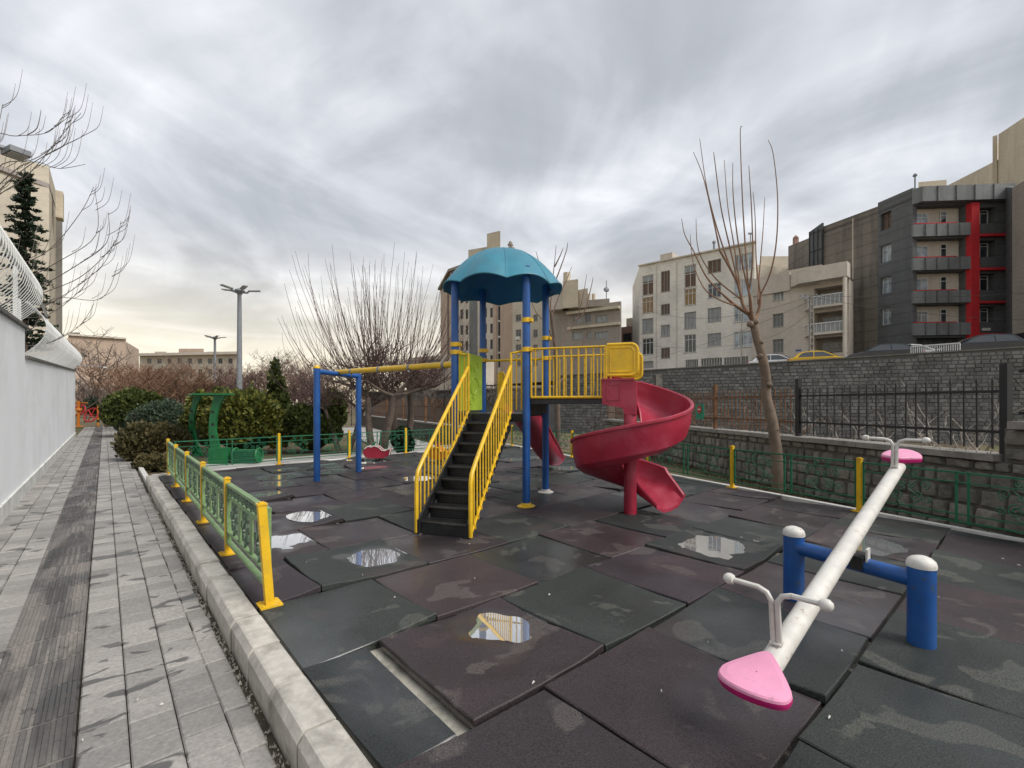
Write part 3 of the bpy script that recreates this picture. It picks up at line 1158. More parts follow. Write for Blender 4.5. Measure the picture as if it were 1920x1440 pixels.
def dark_panel(parent, a, b, dbl=True):
    """green wrought panel between two posts a -> b"""
    d = b - a
    L = d.length
    rz = math.atan2(d.y, d.x)
    mb = MB()
    x0, x1 = 0.05, L - 0.05
    for z, t in ((.69, .022), (.575, .014), (.20, .014), (.11, .018)):
        mb.box(((x0 + x1) / 2, 0, z), (x1 - x0, t, t))
    xs = [x0, L / 2 - .055, L / 2 + .055, x1] if dbl else [x0, x1]
    for x in xs:
        mb.box((x, 0, .395), (.022, .022, .62))
    o = mb.build('panel', 'green_paint', parent, local=True, loc=a - WO[parent.name])
    o.rotation_euler = (0, 0, rz)
    segs = [(x0, L / 2 - .055), (L / 2 + .055, x1)] if dbl else [(x0, x1)]
    for u0, u1 in segs:
        m = (u0 + u1) / 2
        sc_ = MB()
        for sg in (-1, 1):
            for k, (cx, cz, r, tn, a0) in enumerate(((.075, .625, .040, 1.4, PI / 2), (.19, .50, .065, 1.5, -PI / 2), (.10, .33, .075, 1.6, PI / 2), (.22, .30, .05, 1.3, 0), (.05, .48, .045, 1.2, 0))):
                pts = spiral(cx, cz, r, tn, a0, 1 if k % 2 else -1)
                sc_.tube([Vector((m + sg * p.x, 0, p.z)) for p in pts], .0065, 4)
            sc_.tube([Vector((m + sg * .02, 0, .20)), Vector((m + sg * .16, 0, .30)), Vector((m + sg * .02, 0, .43)), Vector((m + sg * .13, 0, .56))], .0065, 4)
        sc_.build('scrollwork', 'green_paint', o, local=True)
    return o


def pale_panel(parent, a, b):
    d = b - a
    L = d.length
    rz = math.atan2(d.y, d.x)
    mb = MB()
    x0, x1 = 0.027, L - 0.027
    mb.box(((x0 + x1) / 2, 0, .705), (x1 - x0, .045, .025))
    mb.box(((x0 + x1) / 2, 0, .585), (x1 - x0, .04, .018))
    mb.box(((x0 + x1) / 2, 0, .24), (x1 - x0, .04, .018))
    mb.box(((x0 + x1) / 2, 0, .135), (x1 - x0, .045, .022))
    for x in (x0 + .012, x1 - .012):
        mb.box((x, 0, .42), (.02, .04, .55))
    for f in (.36, .66):
        mb.box((x0 + (x1 - x0) * f, 0, .41), (.10, .012, .33))
    o = mb.build('panel', 'pale_green_paint', parent, local=True, loc=a - WO[parent.name])
    o.rotation_euler = (0, 0, rz)
    s_ = MB()
    n = max(6, int(L / .085))
    for k in range(n):
        cx = x0 + (x1 - x0) * (k + .5) / n
        s_.tube(spiral(cx, .645, .042, 1.2, PI / 2 if k % 2 else -PI / 2, 1, 9), .009, 5)
    for f in (.18, .51, .82):
        m = x0 + (x1 - x0) * f
        for sg in (-1, 1):
            for cx, cz, r in ((.045, .51, .05), (.05, .33, .055), (.11, .42, .045)):
                s_.tube([Vector((m + sg * p.x, 0, p.z)) for p in spiral(cx, cz, r, 1.4, PI / 2, -1, 10)], .010, 5)
            s_.tube([Vector((m, 0, .25)), Vector((m + sg * .09, 0, .36)), Vector((m + sg * .02, 0, .46)), Vector((m + sg * .08, 0, .575))], .010, 5)
    s_.build('scrollwork', 'dark_scroll', o, local=True)
    return o


# left run along the kerb
fl = thing('low_fence', 'low railing of yellow posts and pale green scroll panels along the kerb', 'fence', SQ(3.79, .93, 0))
lp = [SQ(3.79, .925), SQ(5.36, .93), SQ(7.0, .945), SQ(8.69, .965), SQ(10.35, .985), SQ(12.15, 1.02)]
for i, p in enumerate(lp):
    post(fl, p, 0.755, .052 if i else .058, lean=(-0.055, -0.01) if i == 0 else (-.012, 0))
for a, b in zip(lp[:-1], lp[1:]):
    pale_panel(fl, a, b)
# back run
fb = thing('low_fence', 'low dark green scroll fence with yellow posts at the back of the mats', 'fence', SQ(12.5, 3.27, 0))
bp = [SQ(s_back(q) + .02, q) for q in (1.10, 3.27, 5.12, 6.95, 8.8, 10.9)]
for p in bp[1:]:
    post(fb, p, .76, .055)
for a, b in zip(bp[:-1], bp[1:]):
    dark_panel(fb, a, b)
# right run
fr = thing('low_fence', 'low dark green scroll fence with yellow posts in front of the stone wall', 'fence', SQ(1.69, 8.01, 0))
ss = [-2.55, -0.45, 1.66, 3.65, 5.75, 8.73, 10.6, 12.55]
rp_ = [SQ(s, q_right(s) - .10) for s in ss]
for p in rp_:
    post(fr, p, .74, .055, rz=R(27))
for a, b in zip(rp_[:-1], rp_[1:]):
    dark_panel(fr, a, b)

# ================================================================== PLAY TOWER
PH = R(18.3)
TU = Vector((math.cos(PH), -math.sin(PH), 0))     # to the right along the front of the tower
TV = Vector((math.sin(PH), math.cos(PH), 0))      # away from the camera
T0 = Vector((0.21, 6.80, 0))                      # front right post
TS = 1.149


def T(u, v, z):
    p = T0 + TU * u + TV * v
    return Vector((p.x, p.y, z))


pt = thing('play_tower', 'play tower with blue posts, blue umbrella roof, yellow railed stairs and red slides', 'play tower', T(-.57, .57, 0))
DECK, BRIDGE = 1.36, 1.585
for u, v, ft in ((0, 0, 'yellow_paint'), (-TS, 0, 'yellow_paint'), (0, TS, 'white_paint'), (-TS, TS, 'white_paint')):
    mb = MB()
    mb.tube([T(u, v, 0), T(u, v, 3.52)], .058, 20)
    po = mb.build('post', 'blue_paint', pt, smooth=True)
    mb = MB()
    mb.lathe(T(u, v, 0), [(.135, .0), (.135, .012), (.10, .03), (.075, .035), (.068, .06)], 20)
    c = mb.build('foot', ft, pt, smooth=True)
    c.parent = po
    zz = {(0, 0): (2.30, 2.98 - .25), (-TS, 0): (2.30, 2.42), (0, TS): (2.28, 2.62), (-TS, TS): (2.28, 2.45)}[(u, v)]
    for z in zz:
        mb = MB()
        mb.lathe(T(u, v, z), [(.062, -.035), (.071, -.033), (.071, .033), (.062, .035)], 20)
        mb.box(T(u, v, z) + TU * .07, (.05, .10, .05), -PH)
        c = mb.build('collar', 'yellow_paint', pt, smooth=True)
        c.parent = po

# canopy: scalloped umbrella of eight gores
cc = T(-TS / 2, TS / 2, 0)


def canopy_pt(an, t, off=0.0):
    lob = abs(math.sin(an * 4))                      # 0 at the seams
    r = 0.935 * t * (1 + 0.03 * lob * t) - off
    z = 3.985 - 0.66 * (t ** 2.55) - 0.02 * t - off * .8
    z += (0.07 * lob) * (t ** 5)
    z += 0.025 * lob * t * (1 - t)
    return Vector((cc.x + math.cos(an + R(5)) * r, cc.y + math.sin(an + R(5)) * r, z))


mb = MB()
NA, NT = 96, 16
for off, flip in ((0, False),):
    vs_ = [canopy_pt(0, 0)] + [canopy_pt(2 * PI * i / NA, (j + 1) / NT) for j in range(NT) for i in range(NA)]
    fs_ = [(0, 1 + i, 1 + (i + 1) % NA) for i in range(NA)]
    for j in range(NT - 1):
        for i in range(NA):
            a, b = 1 + j * NA + i, 1 + j * NA + (i + 1) % NA
            fs_.append((a, a + NA, b + NA, b))
    mb.add(vs_, fs_)
can = mb.build('canopy', 'canopy_blue', pt, smooth=True)
mb = MB()
vs_ = [canopy_pt(0, 0) - Vector((0, 0, .02))] + [canopy_pt(2 * PI * i / NA, (j + 1) / NT, .014 if j < NT - 1 else .0) for j in range(NT) for i in range(NA)]
mb.add(vs_, [tuple(reversed(f)) for f in fs_])
c = mb.build('underside', 'canopy_under', pt, smooth=True)
c.parent = can
mb = MB()
for i in range(8):
    an = 2 * PI * i / 8
    mb.tube([canopy_pt(an, t / 10) + Vector((0, 0, .003)) for t in range(1, 11)], .008, 5)
c = mb.build('seam', 'canopy_blue', pt, smooth=True)
c.parent = can
mb = MB()
mb.tube([canopy_pt(2 * PI * i / NA, 1.0) for i in range(NA)], .012, 6, closed=True)
c = mb.build('rim', 'canopy_blue', pt, smooth=True)
c.parent = can

# decks
mb = MB()
mb.box(T(-TS / 2, TS / 2, DECK - .025), (TS - .11, TS - .04, .05), -PH)
mb.box(T(-TS / 2, .02, DECK - .06), (TS - .12, .04, .12), -PH)
mb.build('deck', 'black_metal', pt)
BL = 1.158
mb = MB()
mb.box(T(BL / 2 + .06, TS / 2, BRIDGE - .02), (BL + .10, TS - .14, .04), -PH)
mb.box(T(BL / 2 + .06, .04, BRIDGE - .05), (BL + .10, .04, .07), -PH)
mb.box(T(BL / 2 + .06, TS - .04, BRIDGE - .05), (BL + .10, .04, .07), -PH)
mb.box(T(.03, TS / 2, BRIDGE - .13), (.03, TS - .16, .22), -PH)
mb.build('bridge_deck', 'black_metal', pt)

# stairs
RUN, NST = 1.72, 9
SW = 0.62
su0 = -0.56


def ST(u, f, z):
    """u across, f = 0 at the deck .. 1 at the foot; the flight runs out slightly askew"""
    return T(su0 + u + 0.10 * f, -f * RUN - .02, z)


mb = MB()
for sg in (-1, 1):
    u = sg * SW / 2
    a0, a1 = ST(u, 0, DECK), ST(u, 1, 0.10)
    mb.add([ST(u - .012, 0, DECK), ST(u + .012, 0, DECK), ST(u + .012, 0, DECK - .24), ST(u - .012, 0, DECK - .24),
            ST(u - .012, 1.03, .17), ST(u + .012, 1.03, .17), ST(u + .012, 1.03, 0.0), ST(u - .012, 1.03, 0.0)],
           [(0, 1, 5, 4), (1, 2, 6, 5), (2, 3, 7, 6), (3, 0, 4, 7), (0, 3, 2, 1), (4, 5, 6, 7)])
stc = mb.build('staircase', 'black_metal', pt)
for k in range(NST):
    z = DECK * (1 - (k + 1) / (NST + 1)) + 0.01
    f0, f1 = k / NST, (k + 1) / NST
    mb = MB()
    w = SW / 2 - .014
    za = z
    # tread with a rounded nose, riser below
    pr = [(f0 + .0, za), (f1 - .012, za), (f1 + .002, za - .008), (f1 + .002, za - .028), (f1 - .03, za - .032), (f0 + .0, za - .016)]
    pl = [ST(-w, f, zz) for f, zz in pr]
    q_ = [ST(w, f, zz) for f, zz in pr]
    n = len(pr)
    mb.add(pl + q_, [tuple(range(n)), tuple(range(2 * n - 1, n - 1, -1))] + [(i, n + i, n + (i + 1) % n, (i + 1) % n) for i in range(n)])
    zb = za - DECK / (NST + 1) - .012
    mb.add([ST(-w, f1 - .03, za - .03), ST(w, f1 - .03, za - .03), ST(w, f1 - .03, zb), ST(-w, f1 - .03, zb),
            ST(-w, f1 - .045, za - .03), ST(w, f1 - .045, za - .03), ST(w, f1 - .045, zb), ST(-w, f1 - .045, zb)],
           [(0, 3, 2, 1), (4, 5, 6, 7), (0, 1, 5, 4), (2, 3, 7, 6)])
    # local mesh so that the punched pattern follows the step
    org = ST(0, f1, za)
    rot = Matrix.Rotation(-PH, 4, 'Z')
    inv = rot.inverted()
    mb.v = [inv @ (p - org) for p in mb.v]
    so = mb.build('step', 'perforated', stc, local=True, loc=org - WO[pt.name])
    so.rotation_euler = (0, 0, -PH)
mb = MB()
w = SW / 2 - .014
mb.add([ST(-w, 1.0, .13), ST(w, 1.0, .13), ST(w, 1.0, .0), ST(-w, 1.0, .0), ST(-w, .985, .13), ST(w, .985, .13), ST(w, .985, .0), ST(-w, .985, .0)],
       [(0, 3, 2, 1), (4, 5, 6, 7), (0, 1, 5, 4), (2, 3, 7, 6)])
mb.build('riser', 'black_metal', stc)

# stair railings
for sg in (-1, 1):
    u = sg * (SW / 2 + .03)
    rail = MB()
    zt = lambda f: DECK * (1 - f) + .04 + .70
    zb_ = lambda f: DECK * (1 - f) + .07
    pu = -TS if sg < 0 else 0.0
    px = T(pu, -.0, 2.32)
    pts = [ST(u, 1.02, 0.02), ST(u, 1.02, .62), ST(u, 1.0, .72), ST(u, .93, .80 + .03)] + [ST(u, f, zt(f)) for f in (.8, .6, .4, .2, .03)]
    rail.tube(pts, .025, 8)
    top = ST(u, .02, zt(.0))
    rail.tube([ST(u, .02, DECK + .02), ST(u, .02, zt(0)), top + Vector((0, 0, .16)), top * .75 + px * .25 + Vector((0, 0, .10)), px + Vector((0, 0, -.02))], .019, 8)
    rail.tube([ST(u, 1.0, .07)] + [ST(u, f, zb_(f)) for f in (.97, .5, .03)], .017, 6)
    ro = rail.build('stair_railing', 'yellow_paint', pt, smooth=True)
    nb = 15
    for k in range(nb):
        f = .96 - k * (.94 / nb)
        mb = MB()
        mb.tube([ST(u, f, zb_(f)), ST(u, f, zt(f))], .011, 6)
        # zig-zag fixing lug at the foot
        mb.box(ST(u, f, zb_(f) - .01), (.05, .02, .05), -PH)
        b = mb.build('baluster', 'yellow_paint', pt)
        b.parent = ro
    # short upright bars between the stair head and the tower post
    for k in range(2):
        mb = MB()
        a = ST(u, .0, 0)
        e = T(pu, 0, 0)
        p = a + (e - a) * (k + 1) / 3
        mb.tube([Vector((p.x, p.y, DECK + .06)), Vector((p.x, p.y, 2.24))], .011, 6)
        b = mb.build('baluster', 'yellow_paint', pt)
        b.parent = ro

# bridge railings, front and back
for v, nb, nm in ((.0, 10, 'front'), (TS, 10, 'back')):
    mb = MB()
    zt, zb2 = 2.305, 1.60
    u0 = .075
    mb.tube([T(u0, v, zb2), T(u0, v, zt), T(BL, v, zt), T(BL, v, zb2)], .019, 8)
    mb.tube([T(u0, v, zb2), T(BL, v, zb2)], .019, 8)
    mb.box(T(BL - .01, v, (zt + zb2) / 2), (.045, .03, zt - zb2), -PH)
    ro = mb.build('bridge_railing', 'yellow_paint', pt, smooth=True)
    for k in range(nb):
        mb = MB()
        u = u0 + (BL - u0) * (k + .6) / (nb + .3)
        mb.tube([T(u, v, zb2), T(u, v, zt)], .0125, 6)
        b = mb.build('baluster', 'yellow_paint', pt)
        b.parent = ro
    # rounded yellow plate reaching over the slide mouth
    u1, u2, za, zb3, rr_ = BL + .01, BL + .42, 1.90, 2.325, .09
    out = [T(u1, v, za)]
    for cu, cz, a0 in ((u2 - rr_, za + rr_, -PI / 2), (u2 - rr_, zb3 - rr_, 0)):
        for k in range(6):
            an = a0 + k / 5 * PI / 2
            out.append(T(cu + math.cos(an) * rr_, v, cz + math.sin(an) * rr_))
    out.append(T(u1, v, zb3))
    mb = MB()
    mb.prism([p - TV * .012 for p in out], TV * .024)
    ho = mb.build('hood_plate', 'yellow_paint', pt)
    mb = MB()
    mb.tube(out, .022, 8)
    inn = [p + (T((u1 + u2) / 2, v, (za + zb3) / 2) - p) * .22 - TV * .014 for p in out]
    mb.tube(inn + [inn[0]], .008, 6)
    mb.tube([T(u1 + .05, v, za), T(u1 + .05, v, 1.6)], .016, 6)
    b = mb.build('hood_rim', 'yellow_paint', pt, smooth=True)
    b.parent = ho

# tower sides: lime panel at the left, bars at the back
mb = MB()
mb.box(T(-TS, TS / 2, 1.87), (.03, TS - .13, .94), -PH)
lpn = mb.build('side_panel', 'lime_plastic', pt)
mb = MB()
rr = random.Random(8)
for cv, cz, r, tn in ((.40, 2.02, .22, 1.1), (.72, 1.78, .20, 1.0), (.35, 1.62, .12, 1.2), (.78, 2.12, .11, 1.0), (.6, 1.55, .10, .8)):
    for sd in (-.016, .016):
        pts = [T(-TS + sd, cv + math.cos(a) * rad, cz + math.sin(a) * rad) for a, rad in ((k / 16 * tn * 2 * PI, r * (1 - .55 * k / 16)) for k in range(17))]
        mb.tube(pts, .012, 5)
b = mb.build('relief', 'lime_plastic', pt, smooth=True)
b.parent = lpn
mb = MB()
mb.tube([T(-TS, TS, 2.27), T(0, TS, 2.27)], .02, 8)
mb.build('back_bar', 'yellow_paint', pt, smooth=True)
for u in (-.80, -.35):
    mb = MB()
    mb.tube([T(u - .06, TS, 1.40), T(u - .06, TS, 2.02), T(u - .03, TS, 2.06), T(u + .03, TS, 2.06), T(u + .06, TS, 2.02), T(u + .06, TS, 1.40)], .014, 6)
    mb.box(T(u, TS + .0, 1.75), (.075, .02, .62), -PH)
    mb.build('slide_side_plate', 'yellow_paint', pt)

# spiral slide
SP = Vector((1.62, 6.36, 0))


def spiral_frame(k):
    """k in turns-degrees measured clockwise from the far side"""
    a = R(k)
    d = TV * math.cos(a) + TU * math.sin(a)
    t = TU * math.cos(a) - TV * math.sin(a)
    return d, t


ht = [(-40, 1.545), (0, 1.47), (45, 1.26), (90, 1.06), (135, .92), (180, .80), (225, .66), (270, .53), (315, .41), (360, .31), (400, .22), (430, .15), (450, .12)]


def zat(k):
    for (a, za), (b, zb) in zip(ht[:-1], ht[1:]):
        if a <= k <= b:
            t = (k - a) / (b - a)
            return za + (zb - za) * t
    return ht[-1][1]


def chute_profile(hw, hi, ho, th=.018):
    """closed loop of (lateral, up): inside of the trough then the outside"""
    ins = [(-hw, hi), (-hw + .01, hi * .5), (-hw + .05, .06), (-hw * .55, .012), (0, 0), (hw * .55, .015), (hw - .06, .07), (hw - .02, ho * .5), (hw, ho)]
    lip = [(hw + .02, ho + .012), (hw + .045, ho), (hw + .045, ho - .03)]
    outs = [(hw + .018, ho - .035), (hw + .005, ho * .45), (hw - .04, .03), (hw * .55, -.03), (0, -.045), (-hw * .55, -.03), (-hw + .03, .03), (-hw - .015, hi * .5), (-hw - .02, hi - .02)]
    lip2 = [(-hw - .03, hi - .01), (-hw - .02, hi + .015)]
    return ins + lip + outs + lip2


def sweep(mb, stations):
    """stations: list of (origin, lateral, up, profile)"""
    n = len(stations[0][3])
    vs_, fs_ = [], []
    for o_, la, up, pr in stations:
        for x, y in pr:
            vs_.append(o_ + la * x + up * y)
    for i in range(len(stations) - 1):
        for j in range(n):
            j2 = (j + 1) % n
            fs_.append((i * n + j, i * n + j2, (i + 1) * n + j2, (i + 1) * n + j))
    fs_.append(tuple(range(n - 1, -1, -1)))
    fs_.append(tuple((len(stations) - 1) * n + j for j in range(n)))
    mb.add(vs_, fs_)


st = []
up = Vector((0, 0, 1))
rc = .465
# straight mouth from the bridge
for t in (0.0, .5, 1.0):
    o_ = SP + TV * rc - TU * (.36 * (1 - t)) + up * (1.58 - .10 * t)
    st.append((o_, TV, up, chute_profile(.31, .34, .34 + .02 * t)))
k = 8
while k <= 396:
    d, t = spiral_frame(k)
    bank = .12
    hi_o = .36 + .04 * min(1, k / 90) if k < 300 else .40 - .12 * (k - 300) / 105
    hi_i = .33 - .11 * min(1, k / 80)
    st.append((SP + d * (rc + (.0 if k < 340 else .0)) + up * zat(k), (d + up * bank).normalized(), up, chute_profile(.31, hi_i, hi_o)))
    k += 9
# run-out
d, t = spiral_frame(k - 9)
o0 = SP + d * rc
for i in range(1, 7):
    f = i / 6
    dd, tt = spiral_frame(k - 9 + f * 18)
    st.append((o0 + t * (.32 * f) + up * (zat(k - 9) * (1 - f) + .075 * f), (d + up * .1).normalized(), up, chute_profile(.31 - .01 * f, .2 - .09 * f, .28 - .17 * f)))
mb = MB()
sweep(mb, st)
slide = mb.build('spiral_slide', 'red_plastic', pt, smooth=True)
mb = MB()
mb.lathe(SP, [(.088, 0), (.086, .25), (.084, 1.60), (.075, 1.62)], 20)
b = mb.build('column', 'red_plastic', pt, smooth=True)
b.parent = slide
mb = MB()
mb.prism([SP - TU * .37 - TV * .085 + up * 1.50, SP - TU * .10 - TV * .085 + up * 1.45, SP - TU * .06 - TV * .085 + up * 1.36, SP + TU * .088 - TV * .085 + up * 1.36, SP + TU * .088 - TV * .085 + up * 1.80, SP + TU * .05 - TV * .085 + up * 1.835, SP - TU * .37 - TV * .085 + up * 1.835], TV * .19)
for za, zb in ((1.56, 1.565), (1.77, 1.775)):
    mb.bar(SP - TU * .30 - TV * .088 + up * za, SP - TU * .12 - TV * .088 + up * zb, .012, .012)
for xa in (-.30, -.12):
    mb.bar(SP + TU * xa - TV * .088 + up * 1.56, SP + TU * xa - TV * .088 + up * 1.775, .012, .012)
mb.bar(SP - TU * .38 - TV * .06 + up * 1.84, SP + TU * .06 - TV * .06 + up * 1.84, .09, .025)
b = mb.build('mouth_side', 'red_plastic', pt)
b.parent = slide
# straight wavy slide at the back of the tower
st = []
for i in range(25):
    f = i / 24
    z = (DECK - .02) * (1 - f) ** 1.0 + .10 * f + .05 * math.sin(f * 2 * PI) + (.10 * (1 - f) * f)
    if f > .85:
        z = max(z, .10)
    st.append((T(-.575, TS + .04 + 2.95 * f, z), TU, up, chute_profile(.25, .26 - .1 * max(0, f - .8) * 5, .26 - .1 * max(0, f - .8) * 5)))
mb = MB()
sweep(mb, st)
mb.build('straight_slide', 'red_plastic', pt, smooth=True)

# swing arm attached to the tower
SA, SB_ = Vector((-3.81, 9.06, 0)), Vector((-3.40, 10.28, 0))
for p, h in ((SA, 2.22), (SB_, 2.20)):
    mb = MB()
    mb.tube([p, p + up * h], .062, 18)
    po = mb.build('swing_post', 'blue_paint', pt, smooth=True)
    mb = MB()
    mb.lathe(p + up * h, [(.066, -.02), (.066, .0), (.05, .03), (.02, .042)], 18)
    b = mb.build('cap', 'yellow_paint', pt, smooth=True)
    b.parent = po
mb = MB()
mb.tube([SA + up * 2.14, SB_ + up * 2.12], .052, 12)
mb.build('swing_crossbar', 'blue_paint', pt, smooth=True)
bm0, bm1 = (SA + SB_) / 2 + up * 2.17, T(-TS, 0, 2.12)
bdir = (bm1 - bm0).normalized()
mb = MB()
mb.tube([bm0 - bdir * .12, bm1], .05, 14)
bm = mb.build('swing_beam', 'yellow_paint', pt, smooth=True)
for f in (.14, .42, .68, .93):
    mb = MB()
    p = bm0 + (bm1 - bm0) * f
    mb.lathe(p, [(.056, -.03), (.056, .03)], 12, axis=bdir)
    mb.tube([p - up * .05, p - up * .10], .012, 6)
    b = mb.build('hanger', 'galv', pt)
    b.parent = bm
for f, L in ((.14, 1.0), (.93, .8)):
    p = bm0 + (bm1 - bm0) * f
    mb = MB()
    nlk = int(L / .045)
    for k in range(nlk):
        mb.bar(p - up * (.10 + k * .045), p - up * (.10 + k * .045 + .05), .014 if k % 2 else .006, .006 if k % 2 else .014)
    b = mb.build('chain', 'iron_black', pt)
    b.parent = bm

# ================================================================== SEESAW
see = thing('seesaw', 'white tube seesaw with pink seats on a blue frame', 'seesaw', (2.365, 3.245, 0))
pr_, plf = Vector((2.55, 2.89, 0)), Vector((2.18, 3.59, 0))
for p in (pr_, plf):
    mb = MB()
    mb.tube([p, p + up * .50], .072, 22)
    po = mb.build('post', 'blue_paint', see, smooth=True)
    mb = MB()
    mb.lathe(p + up * .50, [(.076, -.012), (.077, .005), (.070, .028), (.052, .045), (.026, .055), (.004, .058)], 22)
    b = mb.build('cap', 'white_paint', see, smooth=True)
    b.parent = po
mb = MB()
mb.tube([pr_ + up * .40, plf + up * .40], .053, 18)
mb.build('crossbar', 'blue_paint', see, smooth=True)
S0, S1 = Vector((1.215, 2.20, .25)), Vector((3.617, 4.34, .916))
piv = S0 + (S1 - S0) * .5
mb = MB()
mb.tube([S0, S1], .053, 20)
mb.build('beam', 'white_paint', see, smooth=True)
bd = (S1 - S0).normalized()
bh = Vector((bd.x, bd.y, 0)).normalized()
bs = Vector((bh.y, -bh.x, 0))
cbm = (pr_ + plf) / 2 + up * .40
mb = MB()
cbd = (pr_ - plf).normalized()
mb.box(cbm + up * .02 + cbd * .06, (.08, .12, .09), math.atan2(cbd.y, cbd.x))
mb.build('pivot_block', 'black_rubber', see)
mb = MB()
for sg in (-1, 1):
    q = cbm + cbd * (.06 + sg * .045)
    mb.bar(q + up * .03, q + up * .12, .012, .08, up=bh)
mb.build('pivot_bracket', 'white_paint', see)
upb = (up - bd * up.dot(bd)).normalized()
for e, sg, fh in ((S0, 1, .12), (S1, -1, .20)):
    p = e + bd * sg * fh
    base = p + upb * .05
    mb = MB()
    for s2 in (-1, 1):
        a = base + bs * (.014 * s2)
        t1 = a + up * (.225 if sg > 0 else .20) - bd * sg * .03
        pts = [a, a + (t1 - a) * .6, t1, t1 + up * .035 + bs * s2 * .02, t1 + up * .05 + bs * s2 * .06, t1 + up * .052 + bs * s2 * .19]
        mb.tube(pts, .0135, 8)
    mb.box(base + upb * .012, (.05, .05, .01), math.atan2(bh.y, bh.x))
    ho = mb.build('handle', 'white_paint', see, smooth=True)
    for s2 in (-1, 1):
        kc = base + up * (.225 if sg > 0 else .20) - bd * sg * .03 + up * .052 + bs * s2 * (.014 + .205)
        mb = MB()
        mb.lathe(kc - bs * s2 * .03, [(.012, 0), (.024, .006), (.029, .022), (.027, .038), (.016, .052), (.002, .056)], 14, axis=bs * s2)
        b = mb.build('knob', 'white_paint', see, smooth=True)
        b.parent = ho
    # seat: rounded triangle, wide at the outer end
    sc_ = e - bd * sg * (.13 if sg > 0 else .10) + upb * (.045 if sg > 0 else .075)
    ou = -bd * sg
    outl = []
    for k in range(40):
        an = 2 * PI * k / 40
        ca, sa = math.cos(an), math.sin(an)
        wv = .168 * (0.62 + .38 * (ca + 1) / 2 * 1.35 if ca < .6 else 0.62 + .38 * (1.6 / 2 * 1.35))
        outl.append((ca * .155, sa * wv * (0.55 + .45 * min(1, (ca + 1.0) / 1.1))))
    def ring(scl, h, dx=0):
        return [sc_ + ou * (x * scl + dx) + bs * (y * scl) + upb * (h + .55 * (x * scl) ** 2 - .9 * (y * scl) ** 2) for x, y in outl]
    mb = MB()
    rings = [ring(1.0, .0), ring(.985, .012), ring(.94, .02), ring(.75, .022), ring(.35, .020), ring(.02, .019)]
    n = 40
    for a, b in zip(rings[:-1], rings[1:]):
        o_ = len(mb.v)
        mb.add(a + b, [(i, (i + 1) % n, n + (i + 1) % n, n + i) for i in range(n)])
    seat = mb.build('seat', 'pink_plastic', see, smooth=True)
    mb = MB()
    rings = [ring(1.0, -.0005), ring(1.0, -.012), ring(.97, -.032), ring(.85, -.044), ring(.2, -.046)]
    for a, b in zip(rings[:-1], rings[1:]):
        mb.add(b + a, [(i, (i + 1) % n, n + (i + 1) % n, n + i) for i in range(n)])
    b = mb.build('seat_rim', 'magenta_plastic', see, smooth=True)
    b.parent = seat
    mb = MB()
    mb.tube([sc_ - upb * .045, sc_ - upb * .09 + bd * sg * .05], .03, 10)
    b = mb.build('seat_mount', 'white_paint', see)
    b.parent = seat
    # tyre-hook below the beam end
    q = p + bd * sg * .12 - upb * .06
    mb = MB()
    mb.tube([q + upb * .01 + bh * .03, q - upb * .03 + bh * .035, q - upb * .05, q - upb * .03 - bh * .035, q + upb * .01 - bh * .03], .009, 6)
    mb.build('hook', 'white_paint', see, smooth=True)

# ================================================================== SPRING RIDERS


def spring_rider(label, c, rz, body, trim, handle, L=.72):
    t = thing('spring_rider', label, 'spring rider', c, rz)
    prof = [(-.5, .17), (-.42, .06), (-.25, .02), (.25, .02), (.45, .10), (.5, .24), (.42, .26), (.30, .21), (.18, .22), (.05, .31), (-.10, .34), (-.2, .31), (-.32, .33), (-.44, .27)]
    mb = MB()
    mb.prism([Vector((x * L, -.13, z + .05)) for x, z in prof], (0, .26, 0))
    bo = mb.build('body', body, t, local=True)
    mb = MB()
    for s2 in (-.13, .13):
        mb.tube([Vector((x * L, s2, z + .055)) for x, z in prof[4:]], .014, 5)
    mb.build('trim', trim, t, local=True)
    mb = MB()
    mb.tube([(-.12 * L, -.14, .47), (-.12 * L, .14, .47)], .016, 6)
    mb.tube([(-.12 * L, 0, .36), (-.12 * L, 0, .47)], .02, 6)
    for s2 in (-1, 1):
        mb.lathe((-.12 * L, .14 * s2, .47), [(.02, -.03), (.028, 0), (.02, .03)], 8, axis=(0, 1, 0))
    mb.build('handle', handle, t, local=True)
    mb = MB()
    mb.tube([Vector((math.cos(a) * .07, math.sin(a) * .07, .0 + a * .0055)) for a in [k * .6 for k in range(22)]], .013, 5)
    mb.lathe((0, 0, 0), [(.16, 0), (.16, .012)], 14)
    mb.build('spring', 'black_metal', t, local=True)
    return t


spring_rider('red boat shaped spring rider with green handles near the back fence', G(708, 863) + Vector((0, 0, 0)), R(6), 'dark_red_plastic', 'white_paint', 'green_panel')
spring_rider('orange and yellow spring rider half hidden behind the stair railing', G(825, 866), R(-20), 'orange_paint', 'yellow_paint', 'dark_red_plastic', .55)

